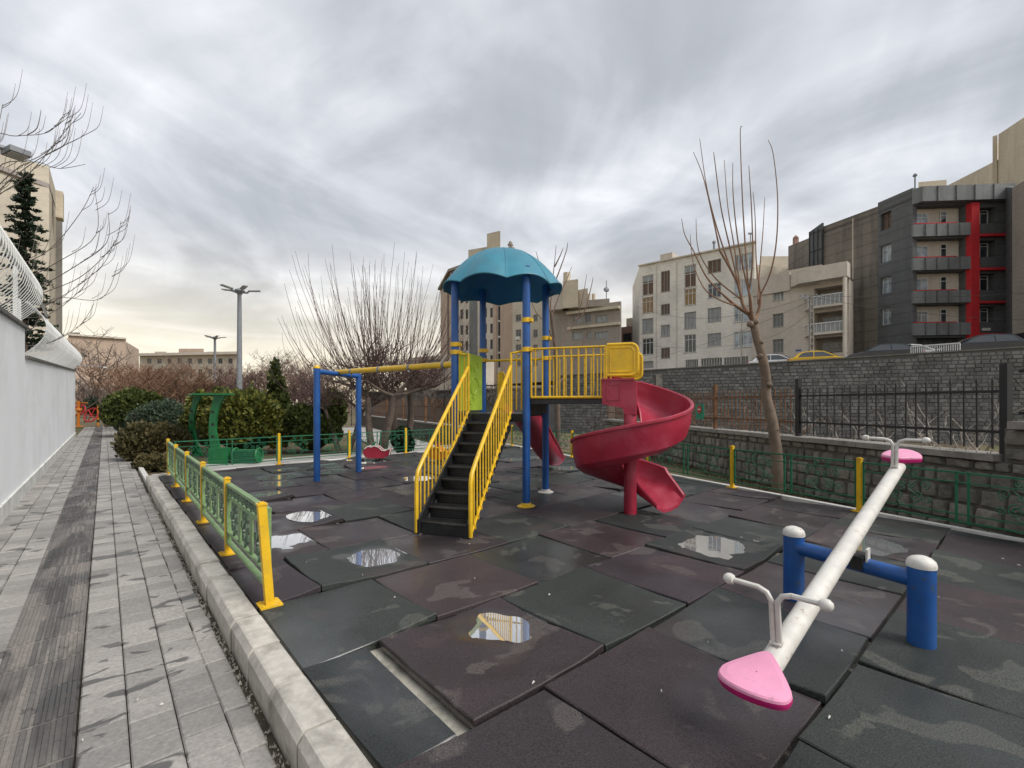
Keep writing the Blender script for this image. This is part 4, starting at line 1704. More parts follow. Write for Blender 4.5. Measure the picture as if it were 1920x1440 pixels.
# ================================================================== GREEN SHELTER AND SEAT BEYOND THE BACK FENCE
gs = thing('green_shelter', 'tall green steel frame with curved perforated legs and flat top behind the back fence', 'shelter', P(402, 868, 13.3))
gz = -.17
for px, d, sx_ in ((402, 13.2, 1.0), (362, 15.0, .8)):
    b0 = Vector(((px - CX) / F * d, d, gz))
    mb = MB()
    poly = []
    prof = [(.14, 0.0), (.0, .45), (-.07, .9), (-.05, 1.3), (.03, 1.65), (.14, 1.92)]
    wv = [.38, .27, .20, .19, .22, .32]
    lef = [b0 + Vector((x - w * sx_ / 2, 0, z)) for (x, z), w in zip(prof, wv)]
    rig = [b0 + Vector((x + w * sx_ / 2, 0, z)) for (x, z), w in zip(prof, wv)]
    mb.prism(lef + rig[::-1], (0, .07, 0))
    lo = mb.build('leg', 'green_panel', gs)
    mb = MB()
    for z in (.35, .75, 1.1, 1.45):
        x = -.05 if z > .5 else .03
        mb.lathe(b0 + Vector((x, .002, z)), [(.045, 0), (.045, -.008)], 10, axis=(0, 1, 0))
    b = mb.build('hole', 'iron_black', gs)
    b.parent = lo
mb = MB()
mb.prism([Vector(((x - CX) / F * d, d, 1.76)) for x, d in ((360, 13.0), (440, 13.0), (420, 15.0), (352, 15.0))], (0, 0, .05))
mb.build('top_plate', 'green_panel', gs)
mb = MB()
mb.box(Vector(((412 - CX) / F * 13.1, 13.1, gz + .22)), (.46, .3, .44))
mb.build('base_box', 'green_panel', gs)
gb = thing('green_planter', 'low green ribbed planter box with round ends behind the back fence', 'planter', P(464, 868, 13.0))
bx0 = Vector(((464 - CX) / F * 13.2, 13.2, gz))
mb = MB()
mb.box(bx0 + up * .2, (.62, .3, .36))
mb.build('box', 'green_panel', gb)
mb = MB()
for k in range(6):
    mb.bar(bx0 + Vector((-.30, -.16, .07 + k * .055)), bx0 + Vector((.30, -.16, .07 + k * .055)), .02, .03)
mb.build('rib', 'green_paint', gb)
mb = MB()
for s2 in (-1, 1):
    mb.tube([bx0 + Vector((s2 * .33, math.cos(a) * .2, .22 + math.sin(a) * .2)) for a in [k * PI / 8 for k in range(16)]], .03, 6, closed=True)
mb.build('end_hoop', 'green_panel', gb)

# orange exercise machine at the far end of the wall
ge = thing('exercise_machine', 'orange and red outdoor exercise machine past the end of the white wall', 'exercise machine', G(147, 800, -.15))
e0 = G(147, 800, -.15)
mb = MB()
mb.tube([e0, e0 + up * 1.9], .085, 12)
mb.lathe(e0, [(.34, 0), (.34, .05), (.2, .07)], 12)
mb.lathe(e0 + up * 1.25, [(.2, -.1), (.24, 0), (.2, .1)], 12)
mb.build('column', 'orange_paint', ge, smooth=True)
for dx, zc_, r_ in ((.5, .85, .5), (-.4, 1.2, .4)):
    mb = MB()
    cw = e0 + Vector((dx, .5, zc_))
    mb.tube([cw + Vector((math.cos(a) * r_, math.sin(a) * .2, math.sin(a) * r_)) for a in [k * 2 * PI / 20 for k in range(20)]], .05, 6, closed=True)
    for k in range(3):
        a = k * PI / 3
        mb.tube([cw + Vector((math.cos(a) * r_, 0, math.sin(a) * r_)), cw - Vector((math.cos(a) * r_, 0, math.sin(a) * r_))], .035, 5)
    mb.build('wheel', 'sign_red', ge)
mb = MB()
mb.tube([e0 + Vector((-.5, .2, 1.75)), e0 + Vector((.5, .2, 1.75))], .045, 6)
mb.tube([e0 + Vector((.9, .6, 0)), e0 + Vector((.9, .6, 1.6))], .06, 6)
mb.build('handle_bar', 'orange_paint', ge)

# ================================================================== LOW STONE WALL WITH IRON FENCE (right)
LW0, LW1 = Vector((6.13, 5.83, 0)), Vector((4.05, 20.3, 0))
LD = (LW1 - LW0).normalized()
LN = Vector((LD.y, -LD.x, 0))
if LN.x > 0:
    LN = -LN                      # towards the playground
LLEN = (LW1 - LW0).length


def LWp(t, n=0.0, z=0.0):
    p = LW0 + LD * t + LN * n
    return Vector((p.x, p.y, z))


sw = thing('stone_wall', 'low rough stone wall with flat capping behind the green fence', 'wall', LWp(4, 0, -.25))
mb = MB()
cm = [LWp(-5.0, .0, -.3), LWp(LLEN, .0, -.3), LWp(LLEN, -.32, -.3), LWp(-5.0, -.32, -.3)]
mb.prism(cm, (0, 0, 1.08))
mb.prism([LWp(-5.0, .0, .77), LWp(-.05, .0, .77), LWp(-.05, -.32, .77), LWp(-5.0, -.32, .77)], (0, 0, .43))
mb.build('wall_core', 'stone_mortar', sw)
rs = random.Random(31)


def rubble(parent, p0, du, nrm, u0, u1, z0, z1, hrow, wmin, wmax, mat, nmax, name='stone', dep=.05):
    """uneven stones laid in rough rows on a face; each is its own piece up to nmax"""
    cnt = 0
    rest_ = MB()
    z = z0
    while z < z1 - .05:
        h = min(hrow * rs.uniform(.75, 1.25), z1 - z)
        if z1 - (z + h) < .07:
            h = z1 - z
        u = u0 - rs.uniform(0, wmin)
        while u < u1:
            w = rs.uniform(wmin, wmax)
            a, b = max(u, u0) + .008, min(u + w, u1) - .008
            if b - a > .05:
                c = p0 + du * ((a + b) / 2)
                gz_ = rs.uniform(.006, .014)
                pts = []
                base = [(a + rs.uniform(0, .02), z + gz_ + rs.uniform(0, .02)), ((a + b) / 2 + rs.uniform(-.05, .05), z + gz_ + rs.uniform(-.004, .012)), (b - rs.uniform(0, .02), z + gz_ + rs.uniform(0, .02)),
                        (b + rs.uniform(-.015, .005), z + h / 2 + rs.uniform(-.03, .03)), (b - rs.uniform(0, .025), z + h - gz_ - rs.uniform(0, .02)), ((a + b) / 2 + rs.uniform(-.05, .05), z + h - gz_),
                        (a + rs.uniform(0, .025), z + h - gz_ - rs.uniform(0, .02)), (a + rs.uniform(-.005, .015), z + h / 2 + rs.uniform(-.03, .03))]
                mu = sum(q[0] for q in base) / 8
                mz = sum(q[1] for q in base) / 8
                pr = dep * rs.uniform(.5, 1.15)
                vs_ = []
                for uu, zz in base:
                    vs_.append(p0 + du * uu + Vector((0, 0, zz)) - nrm * .01)
                for uu, zz in base:
                    vs_.append(p0 + du * (mu + (uu - mu) * .86) + Vector((0, 0, mz + (zz - mz) * .84)) + nrm * (pr * rs.uniform(.75, 1.05)))
                vs_.append(p0 + du * mu + Vector((0, 0, mz)) + nrm * pr * 1.12)
                fs_ = [(k, (k + 1) % 8, 8 + (k + 1) % 8, 8 + k) for k in range(8)] + [(8 + k, 8 + (k + 1) % 8, 16) for k in range(8)]
                if cnt < nmax:
                    m = MB()
                    m.add(vs_, fs_)
                    m.build(name, mat, parent)
                    cnt += 1
                else:
                    rest_.add(vs_, fs_)
            u += w
        z += h
    if rest_.v:
        stuff(rest_.build(name, mat, parent))


rubble(sw, LWp(0, 0, 0), LD, LN, -4.8, LLEN, -.26, .78, .215, .15, .36, 'stone', 290)
rubble(sw, LWp(0, 0, 0), LD, LN, -4.8, -.05, .80, 1.2, .20, .28, .45, 'stone', 60)
mb = MB()
t = 0.0
while t < LLEN:
    L = rs.uniform(.9, 1.4)
    e = min(t + L, LLEN)
    mb.box(LWp((t + e) / 2, -.13, .822 + rs.uniform(-.006, .006)), (e - t - .01, .46, .085), math.atan2(LD.y, LD.x))
    t = e
mb.build('capping', 'stone_cap', sw)
mb = MB()
mb.box(LWp(-2.6, -.13, 1.245), (4.9, .48, .09), math.atan2(LD.y, LD.x))
mb.build('capping', 'stone_cap', sw)


def iron_fence(name, label, cat, t0, t1, zb, mat, posts, step, hpost=1.15, hp=1.0, rails=(.28, .80), pmat=None, line=None, rnd=0):
    th = thing(name, label, cat, line(t0, -.12, zb))
    for t in posts:
        m = MB()
        m.box(line(t, -.12, zb + hpost / 2), (.085, .085, hpost), math.atan2(LD.y, LD.x))
        m.build('post', pmat or mat, th)
    for r_ in rails:
        m = MB()
        m.bar(line(t0, -.12, zb + r_), line(t1, -.12, zb + r_), .03, .035)
        m.build('rail', mat, th)
    t = t0 + step * .7
    k = 0
    while t < t1:
        if all(abs(t - q) > .06 for q in posts):
            m = MB()
            lx = rs.uniform(-.012, .012)
            a, b = line(t, -.12, zb + .06), line(t + lx, -.12, zb + hp - .06)
            m.bar(a, b, .017, .017, up=LN)
            tip = line(t + lx, -.12, zb + hp)
            m.add([b + LD * .011 + LN * .011, b + LD * .011 - LN * .011, b - LD * .011 - LN * .011, b - LD * .011 + LN * .011, tip], [(0, 1, 4), (1, 2, 4), (2, 3, 4), (3, 0, 4)])
            m.build('picket', mat, th)
        t += step * rs.uniform(.93, 1.07)
    return th


iron_fence('iron_fence', 'black iron picket fence on the low stone wall', 'fence', .05, 3.55, .865, 'iron_black', (.02, 3.5), .165, line=LWp)
iron_fence('iron_fence', 'black iron picket railing on the raised end of the stone wall', 'fence', -4.6, -.12, 1.29, 'iron_black', (-2.4,), .165, hpost=.95, hp=.95, rails=(.10, .62), line=LWp)
iron_fence('iron_fence', 'rusty brown picket fence farther along the stone wall', 'fence', 3.6, LLEN, .865, 'iron_rust', (6.4, 9.4, 12.4), .155, line=LWp)
# green notice fixed to the rusty pickets
sg = thing('notice_board', 'small green notice with a red round sign on the rusty fence', 'sign', LWp(7.1, -.08, 1.2))
m = MB()
m.box(LWp(7.1, -.09, 1.30), (.42, .012, .42), math.atan2(LD.y, LD.x))
m.build('board', 'sign_green', sg)
m = MB()
m.lathe(LWp(7.1, -.075, 1.36), [(.11, 0), (.11, .004)], 18, axis=LN)
m.build('disc', 'sign_red', sg)
m = MB()
m.box(LWp(7.1, -.069, 1.36), (.15, .004, .03), math.atan2(LD.y, LD.x))
m.build('disc_bar', 'white_paint', sg)

# second low wall with rusty fence leading away behind the trees
BW0, BW1 = Vector((-2.2, 19.6, 0)), Vector((-13.3, 41, 0))
LD2 = (BW1 - BW0).normalized()


def BWp(t, n=0.0, z=0.0):
    p = BW0 + LD2 * t + Vector((LD2.y, -LD2.x, 0)) * n
    return Vector((p.x, p.y, z))


gw = thing('garden_wall', 'low grey garden wall running away behind the pruned trees', 'wall', BWp(0, 0, -.25))
m = MB()
m.prism([BWp(0, -.15, -.3), BWp(24, -.15, -.3), BWp(24, .15, -.3), BWp(0, .15, -.3)], (0, 0, .82))
m.build('wall', 'stone_mortar', gw)
m = MB()
m.bar(BWp(0, 0, .56), BWp(24, 0, .56), .42, .07)
m.build('capping', 'stone_cap', gw)
_LD, _LN = LD, LN
LD = LD2
iron_fence('iron_fence', 'rusty picket fence on the grey wall behind the pruned trees', 'fence', 0, 18, .59, 'iron_rust', (0.1, 4.5, 9, 13.5), .24, line=BWp, hp=1.2, hpost=1.3)
LD = _LD

# ================================================================== RETAINING WALL AND STREET ABOVE
RA, RB = Vector((2.67, 29.0, 0)), Vector((24.2, 18.5, 0))
RD = (RB - RA)
RL = RD.length
RD.normalize()
RN = Vector((RD.y, -RD.x, 0))
if RN.y > 0:
    RN = -RN


def RP(t, n=0.0, z=0.0):
    p = RA + RD * t + RN * n
    return Vector((p.x, p.y, z))


def rtop(t):
    return 3.25 + .75 * t / RL


rw = thing('retaining_wall', 'long dark grey block retaining wall below the street', 'wall', RP(RL / 2, 0, -.3))
m = MB()
m.add([RP(0, 0, -.5), RP(RL + 4, 0, -.5), RP(RL + 4, 0, rtop(RL + 4)), RP(0, 0, rtop(0)), RP(0, -.5, -.5), RP(RL + 4, -.5, -.5), RP(RL + 4, -.5, rtop(RL + 4)), RP(0, -.5, rtop(0))],
      [(0, 1, 2, 3), (5, 4, 7, 6), (3, 2, 6, 7), (1, 5, 6, 2), (4, 0, 3, 7)])
m.build('wall_core', 'block_mortar', rw)
m = MB()
rb = random.Random(77)
z = -.3
while z < 4.1:
    t = -rb.uniform(0, .3)
    coarse = False
    while t < RL + 3.9:
        light = t < 7.5
        w = rb.uniform(.20, .36)
        a, b = max(t, 0) + .012, t + w - .012
        if b > a + .05 and z + .17 < rtop((a + b) / 2) - .02:
            pr = rb.uniform(.012, .05)
            zz0, zz1 = z + .012, z + .17 - .012
            mu, mz = (a + b) / 2, (zz0 + zz1) / 2
            vs_ = [RP(a, 0, zz0), RP(b, 0, zz0), RP(b, 0, zz1), RP(a, 0, zz1)]
            vs_ += [RP(mu + (q - mu) * .88, pr, mz + (y - mz) * .8) for q, y in ((a, zz0), (b, zz0), (b, zz1), (a, zz1))]
            m.add(vs_, [(4, 5, 6, 7), (0, 1, 5, 4), (1, 2, 6, 5), (2, 3, 7, 6), (3, 0, 4, 7)])
        t += w
    z += .17
stuff(m.build('blocks', 'block', rw))
m = MB()
m.bar(RP(0, -.16, rtop(0) + .02), RP(RL + 4, -.16, rtop(RL + 4) + .02), .46, .06)
m.build('capping', 'coping_dark', rw)
for t in (3.6, 6.3):
    m = MB()
    m.box(RP(t, .03, 1.4), (.35, .10, 3.6), math.atan2(RD.y, RD.x))
    m.build('pier', 'stone_cap', rw)

m = MB()
m.add([RP(-8, -.42, rtop(-8) - .28), RP(RL + 30, -.42, rtop(RL + 30) - .28), RP(RL + 30, -80, rtop(RL + 30) + 3.3), RP(-8, -80, rtop(-8) + 3.3)], [(0, 1, 2, 3)])
street = m.build('street', 'asphalt')
struct(street, 'sloping street above the retaining wall')


def street_z(p):
    t = (Vector((p.x, p.y, 0)) - RA).dot(RD)
    return rtop(t) - .30 + .045 * max(0, -(Vector((p.x, p.y, 0)) - RA).dot(RN))


# ---- cars on the street
def car(label, px, d, paint, L=4.2, heading=None, tail=0, zoff=0.0):
    p = Vector(((px - CX) / F * d, d, 0))
    p.z = street_z(p) + zoff
    hd = math.atan2(RD.y, RD.x) if heading is None else heading
    t = thing('parked_car', label, 'car', p, hd, 'cars parked along the street above the wall')
    k = L / 4.2
    W = .84
    low = [(-2.1, .35), (-2.08, .72), (-1.95, .92), (-1.2, .98), (1.0, .95), (1.75, .84), (2.05, .68), (2.1, .38), (1.75, .26), (-1.8, .26)]
    m = MB()
    n = len(low)
    rings = [[Vector((x * k * f, y, z * (1 if z < .5 else g))) for x, z in low] for y, f, g in ((-W, .955, .97), (-W + .07, 1, 1), (W - .07, 1, 1), (W, .955, .97))]
    for a, b in zip(rings[:-1], rings[1:]):
        m.add(a + b, [(i, (i + 1) % n, n + (i + 1) % n, n + i) for i in range(n)])
    m.add(rings[0], [tuple(range(n))])
    m.add(rings[-1], [tuple(range(n - 1, -1, -1))])
    m.build('body', paint, t, local=True, smooth=True)
    # cabin
    bot = [(-1.75, .95), (1.15, .95)]
    cab = [(-1.72, .95), (-1.35, 1.30), (-1.05, 1.42), (-.2, 1.47), (.25, 1.42), (.62, 1.24), (1.12, .94)]
    nn = len(cab)
    m = MB()
    rings = [[Vector((x * k, s2 * (W - .05 - (z - .93) * .42) * f, z + (0.0 if f == 1 else .015))) for x, z in cab] for s2, f in ((-1, 1), (-1, .8), (1, .8), (1, 1))]
    for a, b in zip(rings[:-1], rings[1:]):
        m.add(a + b, [(i, i + 1, nn + i + 1, nn + i) for i in range(nn - 1)])
    m.add(rings[0], [tuple(range(nn))])
    m.add(rings[-1], [tuple(range(nn - 1, -1, -1))])
    m.build('cabin', paint, t, local=True, smooth=True)
    # glass
    for s2 in (-1, 1):
        for poly in ([(-1.42, .99), (-1.18, 1.29), (-.95, 1.36), (-.42, 1.39), (-.42, .99)], [(-.36, .99), (-.36, 1.39), (.2, 1.37), (.5, 1.23), (.90, .99)]):
            m = MB()
            vs_ = [Vector((x * k, s2 * (W - .05 - (z - .93) * .42 + .006), z)) for x, z in poly]
            m.prism(vs_, (0, s2 * .006, 0))
            m.build('side_window', 'car_glass', t, local=True)
    for nm, (x0, z0), (x1, z1) in (('windscreen', (1.14, .96), (.60, 1.285)), ('rear_window', (-1.76, .99), (-1.37, 1.33))):
        m = MB()
        w0, w1 = W - .16, W - .28
        m.add([Vector((x0 * k, -w0, z0)), Vector((x0 * k, w0, z0)), Vector((x1 * k, w1, z1)), Vector((x1 * k, -w1, z1))], [(0, 1, 2, 3)])
        m.v = [v + Vector((.02 if x0 > 0 else -.02, 0, .025)) for v in m.v]
        m.build(nm, 'car_glass', t, local=True)
    for x, s2 in ((-1.28, -1), (-1.28, 1), (1.3, -1), (1.3, 1)):
        m = MB()
        m.lathe((x * k, s2 * (W - .13), .31), [(.18, -.02), (.30, -.015), (.31, 0), (.31, .16), (.29, .18), (.19, .185), (.17, .15), (.03, .16)], 18, axis=(0, s2, 0))
        m.build('wheel', 'car_trim', t, local=True, smooth=True)
    for s2 in (-1, 1):
        m = MB()
        m.box((-2.04 * k, s2 * .62, .82), (.12, .3, .18))
        m.build('tail_light', 'tail_red', t, local=True)
        m = MB()
        m.box((2.0 * k, s2 * .6, .68), (.16, .32, .12))
        m.build('headlight', 'lamp_glass', t, local=True)
    return t


hs = math.atan2(RD.y, RD.x)
car('dark grey hatchback with red tail light, nearest car above the wall', 1838, 27.5, 'car_dark', 4.2, hs + PI)
car('black car cut off by the right edge of the view', 1972, 26.5, 'car_black', 4.3, hs + PI)
car('dark car left of the white street railing', 1652, 31.5, 'car_dark', 4.2, hs + PI)
car('white car beside the white street railing', 1712, 33.5, 'car_white', 4.2, hs)
car('yellow taxi parked below the beige balconies', 1535, 36.0, 'car_yellow', 4.3, hs)
car('white car parked beside the pollarded tree trunk', 1454, 38.0, 'car_white', 4.2, hs)

# white railing on the street
m_t = thing('street_railing', 'white barred railing on the street edge between the parked cars', 'railing', P(1755, 655, 24.8))
ra, rb2 = P(1708, 658, 24.9), P(1800, 653, 23.8)
ra.z, rb2.z = street_z(ra), street_z(rb2)
m = MB()
for h in (.28, .86):
    m.bar(ra + up * h, rb2 + up * h, .05, .06)
m.build('rail', 'win_white', m_t)
nb = 22
for k in range(nb + 1):
    m = MB()
    p = ra.lerp(rb2, k / nb)
    m.bar(p, p + up * .86, .03, .03)
    m.build('bar', 'win_white', m_t)


# ================================================================== BUILDINGS
def on_line(A, B, x):
    """parameter along A->B (plan) where photo column x crosses it"""
    r = (x - CX) / F
    den = (B.x - A.x) - r * (B.y - A.y)
    return (r * A.y - A.x) / den


class Facade:
    """upright wall plane through A and B; rectangles are given in photo pixels"""

    def __init__(self, A, B, z0, z1, z1b=None):
        self.A, self.B = Vector((A.x, A.y, 0)), Vector((B.x, B.y, 0))
        self.d = (self.B - self.A)
        self.L = self.d.length
        self.d.normalize()
        self.n = Vector((self.d.y, -self.d.x, 0))
        mid = (self.A + self.B) / 2
        if self.n.dot(mid) > 0:
            self.n = -self.n
        self.z0, self.z1, self.z1b = z0, z1, (z1 if z1b is None else z1b)
        self.holes = []

    def uz(self, x, y):
        t = on_line(self.A, self.B, x)
        p = self.A.lerp(self.B, t)
        return t * self.L, H + (HY - y) / F * p.y

    def rect(self, x0, y0, x1, y1):
        xm = (x0 + x1) / 2
        ua, ub = self.uz(x0, y0)[0], self.uz(x1, y0)[0]
        zt, zb = self.uz(xm, y0)[1], self.uz(xm, y1)[1]
        return min(ua, ub), zb, max(ua, ub), zt

    def at(self, u, z, n=0.0):
        p = self.A + self.d * u + self.n * n
        return Vector((p.x, p.y, z))

    def wall(self, parent, mat, depth=.22, name='wall', thick=0.4):
        us = sorted(set([0, self.L] + [h[0] for h in self.holes] + [h[2] for h in self.holes]))
        zs = sorted(set([self.z0, self.z1] + [h[1] for h in self.holes] + [h[3] for h in self.holes]))
        us = [u for u in us if -1e-6 <= u <= self.L + 1e-6]
        m = MB()

        def ztop(u):
            return self.z1 + (self.z1b - self.z1) * u / self.L
        for i in range(len(us) - 1):
            for j in range(len(zs) - 1):
                uc, zc_ = (us[i] + us[i + 1]) / 2, (zs[j] + zs[j + 1]) / 2
                if any(h[0] < uc < h[2] and h[1] < zc_ < h[3] for h in self.holes):
                    continue
                last = j == len(zs) - 2
                za, zb = (ztop(us[i]), ztop(us[i + 1])) if last else (zs[j + 1], zs[j + 1])
                m.quad(self.at(us[i], zs[j]), self.at(us[i + 1], zs[j]), self.at(us[i + 1], zb), self.at(us[i], za))
        for u0, zb, u1, zt in self.holes:
            for a, b in (((u0, zb), (u1, zb)), ((u1, zb), (u1, zt)), ((u1, zt), (u0, zt)), ((u0, zt), (u0, zb))):
                m.quad(self.at(a[0], a[1]), self.at(b[0], b[1]), self.at(b[0], b[1], -depth), self.at(a[0], a[1], -depth))
        # top and back so that the wall has body
        m.quad(self.at(0, self.z1), self.at(self.L, self.z1b), self.at(self.L, self.z1b, -thick), self.at(0, self.z1, -thick))
        m.quad(self.at(0, self.z0, -thick), self.at(self.L, self.z0, -thick), self.at(self.L, self.z1b, -thick), self.at(0, self.z1, -thick))
        m.quad(self.at(0, self.z0), self.at(0, self.z0, -thick), self.at(0, self.z1, -thick), self.at(0, self.z1))
        m.quad(self.at(self.L, self.z0), self.at(self.L, self.z0, -thick), self.at(self.L, self.z1b, -thick), self.at(self.L, self.z1b))
        return m.build(name, mat, parent)

    def window(self, parent, r, frame='win_grey', pane='glass', nv=2, nh=1, depth=.17, fw=.07, sill=True, tr=None, blind=None, bl=1.0, bmat=None):
        u0, zb, u1, zt = r
        m = MB()

        def bar(a, b, c, d_, dd=.06):
            # frame member between facade rectangles
            p = [self.at(a, b, -depth + dd), self.at(c, b, -depth + dd), self.at(c, d_, -depth + dd), self.at(a, d_, -depth + dd)]
            m.prism(p, self.n * -dd * .9)
        bar(u0, zb, u0 + fw, zt)
        bar(u1 - fw, zb, u1, zt)
        bar(u0 + fw, zb, u1 - fw, zb + fw)
        bar(u0 + fw, zt - fw, u1 - fw, zt)
        for k in range(1, nv):
            u = u0 + (u1 - u0) * k / nv
            bar(u - fw * .4, zb + fw, u + fw * .4, zt - fw, .055)
        zz = []
        if tr:
            zz = [zb + (zt - zb) * tr]
        elif nh > 1:
            zz = [zb + (zt - zb) * k / nh for k in range(1, nh)]
        for z in zz:
            bar(u0 + fw, z - fw * .4, u1 - fw, z + fw * .4, .05)
        o = m.build('window', frame, parent)
        m = MB()
        p = [self.at(u0, zb, -depth + .012), self.at(u1, zb, -depth + .012), self.at(u1, zt, -depth + .012), self.at(u0, zt, -depth + .012)]
        m.add(p, [(0, 1, 2, 3)])
        c = m.build('pane', pane, parent)
        c.parent = o
        if blind:
            m = MB()
            zz0 = zt - (zt - zb) * bl
            m.add([self.at(u0 + fw, zz0, -depth + .02), self.at(u1 - fw, zz0, -depth + .02), self.at(u1 - fw, zt - fw, -depth + .02), self.at(u0 + fw, zt - fw, -depth + .02)], [(0, 1, 2, 3)])
            c = m.build('blind', blind, parent)
            c.parent = o
        if sill:
            m = MB()
            m.prism([self.at(u0 - .06, zb - .06, .05), self.at(u1 + .06, zb - .06, .05), self.at(u1 + .06, zb - .002, .05), self.at(u0 - .06, zb - .002, .05)], self.n * -.12)
            c = m.build('sill', 'win_grey', parent)
            c.parent = o
        return o


def roof_slab(parent, pts, z, th=.3, mat='fac_side', name='roof'):
    m = MB()
    m.prism([Vector((p.x, p.y, z - th)) for p in pts], (0, 0, th))
    return m.build(name, mat, parent)


def solid(parent, pts, z0, z1, mat, name):
    m = MB()
    m.prism([Vector((p.x, p.y, z0)) for p in pts], (0, 0, z1 - z0))
    return m.build(name, mat, parent)


def XY(px, d):
    return Vector(((px - CX) / F * d, d, 0))


# ---- white apartment block
A, B = XY(1199, 61.0), XY(1415, 52.0)
wb = thing('apartment_block', 'long white apartment block with five columns of windows', 'building', (A + B) / 2)
fc = Facade(A, B, 2.0, 19.6)
win = []
cols = {
    0: (1204, 1225, [(516, 553, 'b'), (557, 587, 't'), (597, 625, 'c'), (634, 665, 'g'), (677, 689, 'c')]),
    1: (1239, 1256, [(508, 547, 'd'), (570, 590, 'd'), (609, 631, 'c'), (652, 672, 'd')]),
    2: (1283, 1305, [(497, 538, 'b'), (541, 572, 't'), (585, 616, 'c'), (627, 661, 'g')]),
    3: (1327, 1352, [(487, 511, 'd'), (531, 558, 'g'), (577, 603, 'c'), (625, 648, 'c')]),
    4: (1376, 1412, [(476, 506, 'w'), (524, 555, 'w'), (573, 603, 'w'), (621, 651, 'w')]),
}
for k, (x0, x1, rows) in cols.items():
    for y0, y1, ty in rows:
        r = fc.rect(x0, y0, x1, y1)
        r = (r[0], r[1], min(r[2], fc.L - .15), r[3])
        fc.holes.append(r)
        win.append((r, ty))
for x0, x1, y0, y1 in ((1285, 1309, 674, 694), (1314, 1354, 671, 693), (1357, 1403, 669, 692)):
    r = fc.rect(x0, y0, x1, y1)
    fc.holes.append(r)
    win.append((r, 'garage'))
fc.wall(wb, 'fac_white')
for r, ty in win:
    if ty == 'b':
        fc.window(wb, r, 'win_white', 'blind_brown', 2, 1, tr=.62, blind='curtain', bl=.3)
    elif ty == 't':
        fc.window(wb, r, 'win_white', 'blind_tan', 3, 1, tr=.72)
    elif ty == 'c':
        fc.window(wb, r, 'win_grey', 'curtain', 3, 1, tr=.70)
    elif ty == 'd':
        fc.window(wb, r, 'win_grey', 'blind_brown', 3, 1)
    elif ty == 'g':
        fc.window(wb, r, 'win_white', 'glass', 3, 1, tr=.72)
    elif ty == 'w':
        fc.window(wb, r, 'win_white', 'glass_light', 4, 1, fw=.10)
    elif ty == 'garage':
        o = fc.window(wb, r, 'win_white', 'glass', max(6, int((r[2] - r[0]) / .28)), 1, sill=False, fw=.05)
# side, roof, parapet details
solid(wb, [A * 1.01, B * 1.01, B * 1.2, A * 1.2], 2, 19.3, 'fac_side', 'rear_block')
sA = XY(1186, 66)
f2 = Facade(sA, A, 2.0, 18.2, 19.6)
f2.wall(wb, 'fac_white', name='end_wall')
m = MB()
m.bar(fc.at(-.1, 19.68, .05), fc.at(fc.L + .15, 19.68, .05), .5, .16)
m.build('parapet', 'fac_band', wb)
solid(wb, [fc.at(2.4, 0, -1), fc.at(4.0, 0, -1), fc.at(4.0, 0, -3), fc.at(2.4, 0, -3)], 19.2, 20.9, 'fac_beige', 'chimney')
m = MB()
p = fc.at(fc.L * .66, 19.7, -1)
m.tube([p, p + up * 1.2], .12, 8)
m.lathe(p + up * 1.2, [(.22, 0), (.2, .15), (.05, .3)], 10)
m.build('vent', 'galv', wb)
p = fc.at(fc.L * .96, 19.7, -.5)
m = MB()
m.tube([p, p + up * 1.3], .05, 6)
m.box(p + up * 1.2, (.5, .1, .2))
m.build('antenna', 'galv', wb)
for u in (fc.L * .17, fc.L * .36, fc.L * .9):
    m = MB()
    m.tube([fc.at(u, 3, .06), fc.at(u, 19.3, .06)], .05, 6)
    m.build('drainpipe', 'fac_band', wb)

# ---- low cream block behind, between the white block and the grey one
cb = thing('rear_house', 'low cream house with a flat terrace between the white and beige blocks', 'building', XY(1460, 62))
solid(cb, [XY(1408, 58), XY(1500, 60), XY(1500, 72), XY(1408, 70)], 3, 19.0, 'fac_cream', 'wall')
solid(cb, [XY(1425, 63), XY(1478, 63), XY(1478, 70), XY(1425, 70)], 19, 21.6, 'fac_cream', 'penthouse')
m = MB()
m.box(P(1492, 478, 60.5), (.5, .5, 4.2))
m.lathe(P(1492, 466, 60.5) + up * 1.2, [(.3, 0), (.35, .2), (.1, .5)], 10)
m.build('chimney', 'fac_pink', cb)

# ---- beige house with balconies
A, B = XY(1411, 50.8), XY(1592, 44.5)
bb = thing('balcony_house', 'beige three storey house with stacked balconies and an overhanging top slab', 'building', (A + B) / 2)
fc = Facade(A, B, 2.5, H + (HY - 533) / F * 46.5)
win = []
for y0, y1 in ((541, 563), (588, 613), (636, 662)):
    r = fc.rect(1449, y0, 1469, y1)
    fc.holes.append(r)
    win.append((r, 'a'))
for y0, y1 in ((537, 574), (584, 625), (632, 662)):
    r = fc.rect(1527, y0, 1584, y1)
    fc.holes.append(r)
    win.append((r, 'balc'))
fc.wall(bb, 'fac_beige', depth=1.5, thick=1.9)
for i, (r, ty) in enumerate(win):
    if ty == 'a':
        fc.window(bb, r, 'win_white' if i == 0 else 'win_grey', 'glass' if i else 'curtain', 3, 1, tr=.75, depth=.25)
    else:
        rr_ = (r[0] + .35, r[1] + .25, r[2] - .15, r[3] - .35)
        m = MB()
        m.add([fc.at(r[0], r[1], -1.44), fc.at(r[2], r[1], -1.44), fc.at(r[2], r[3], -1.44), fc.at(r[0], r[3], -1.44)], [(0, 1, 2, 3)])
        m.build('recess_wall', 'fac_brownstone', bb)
        fc.window(bb, rr_, 'win_grey', 'glass', 4, 1, tr=.66, depth=1.42, sill=False)
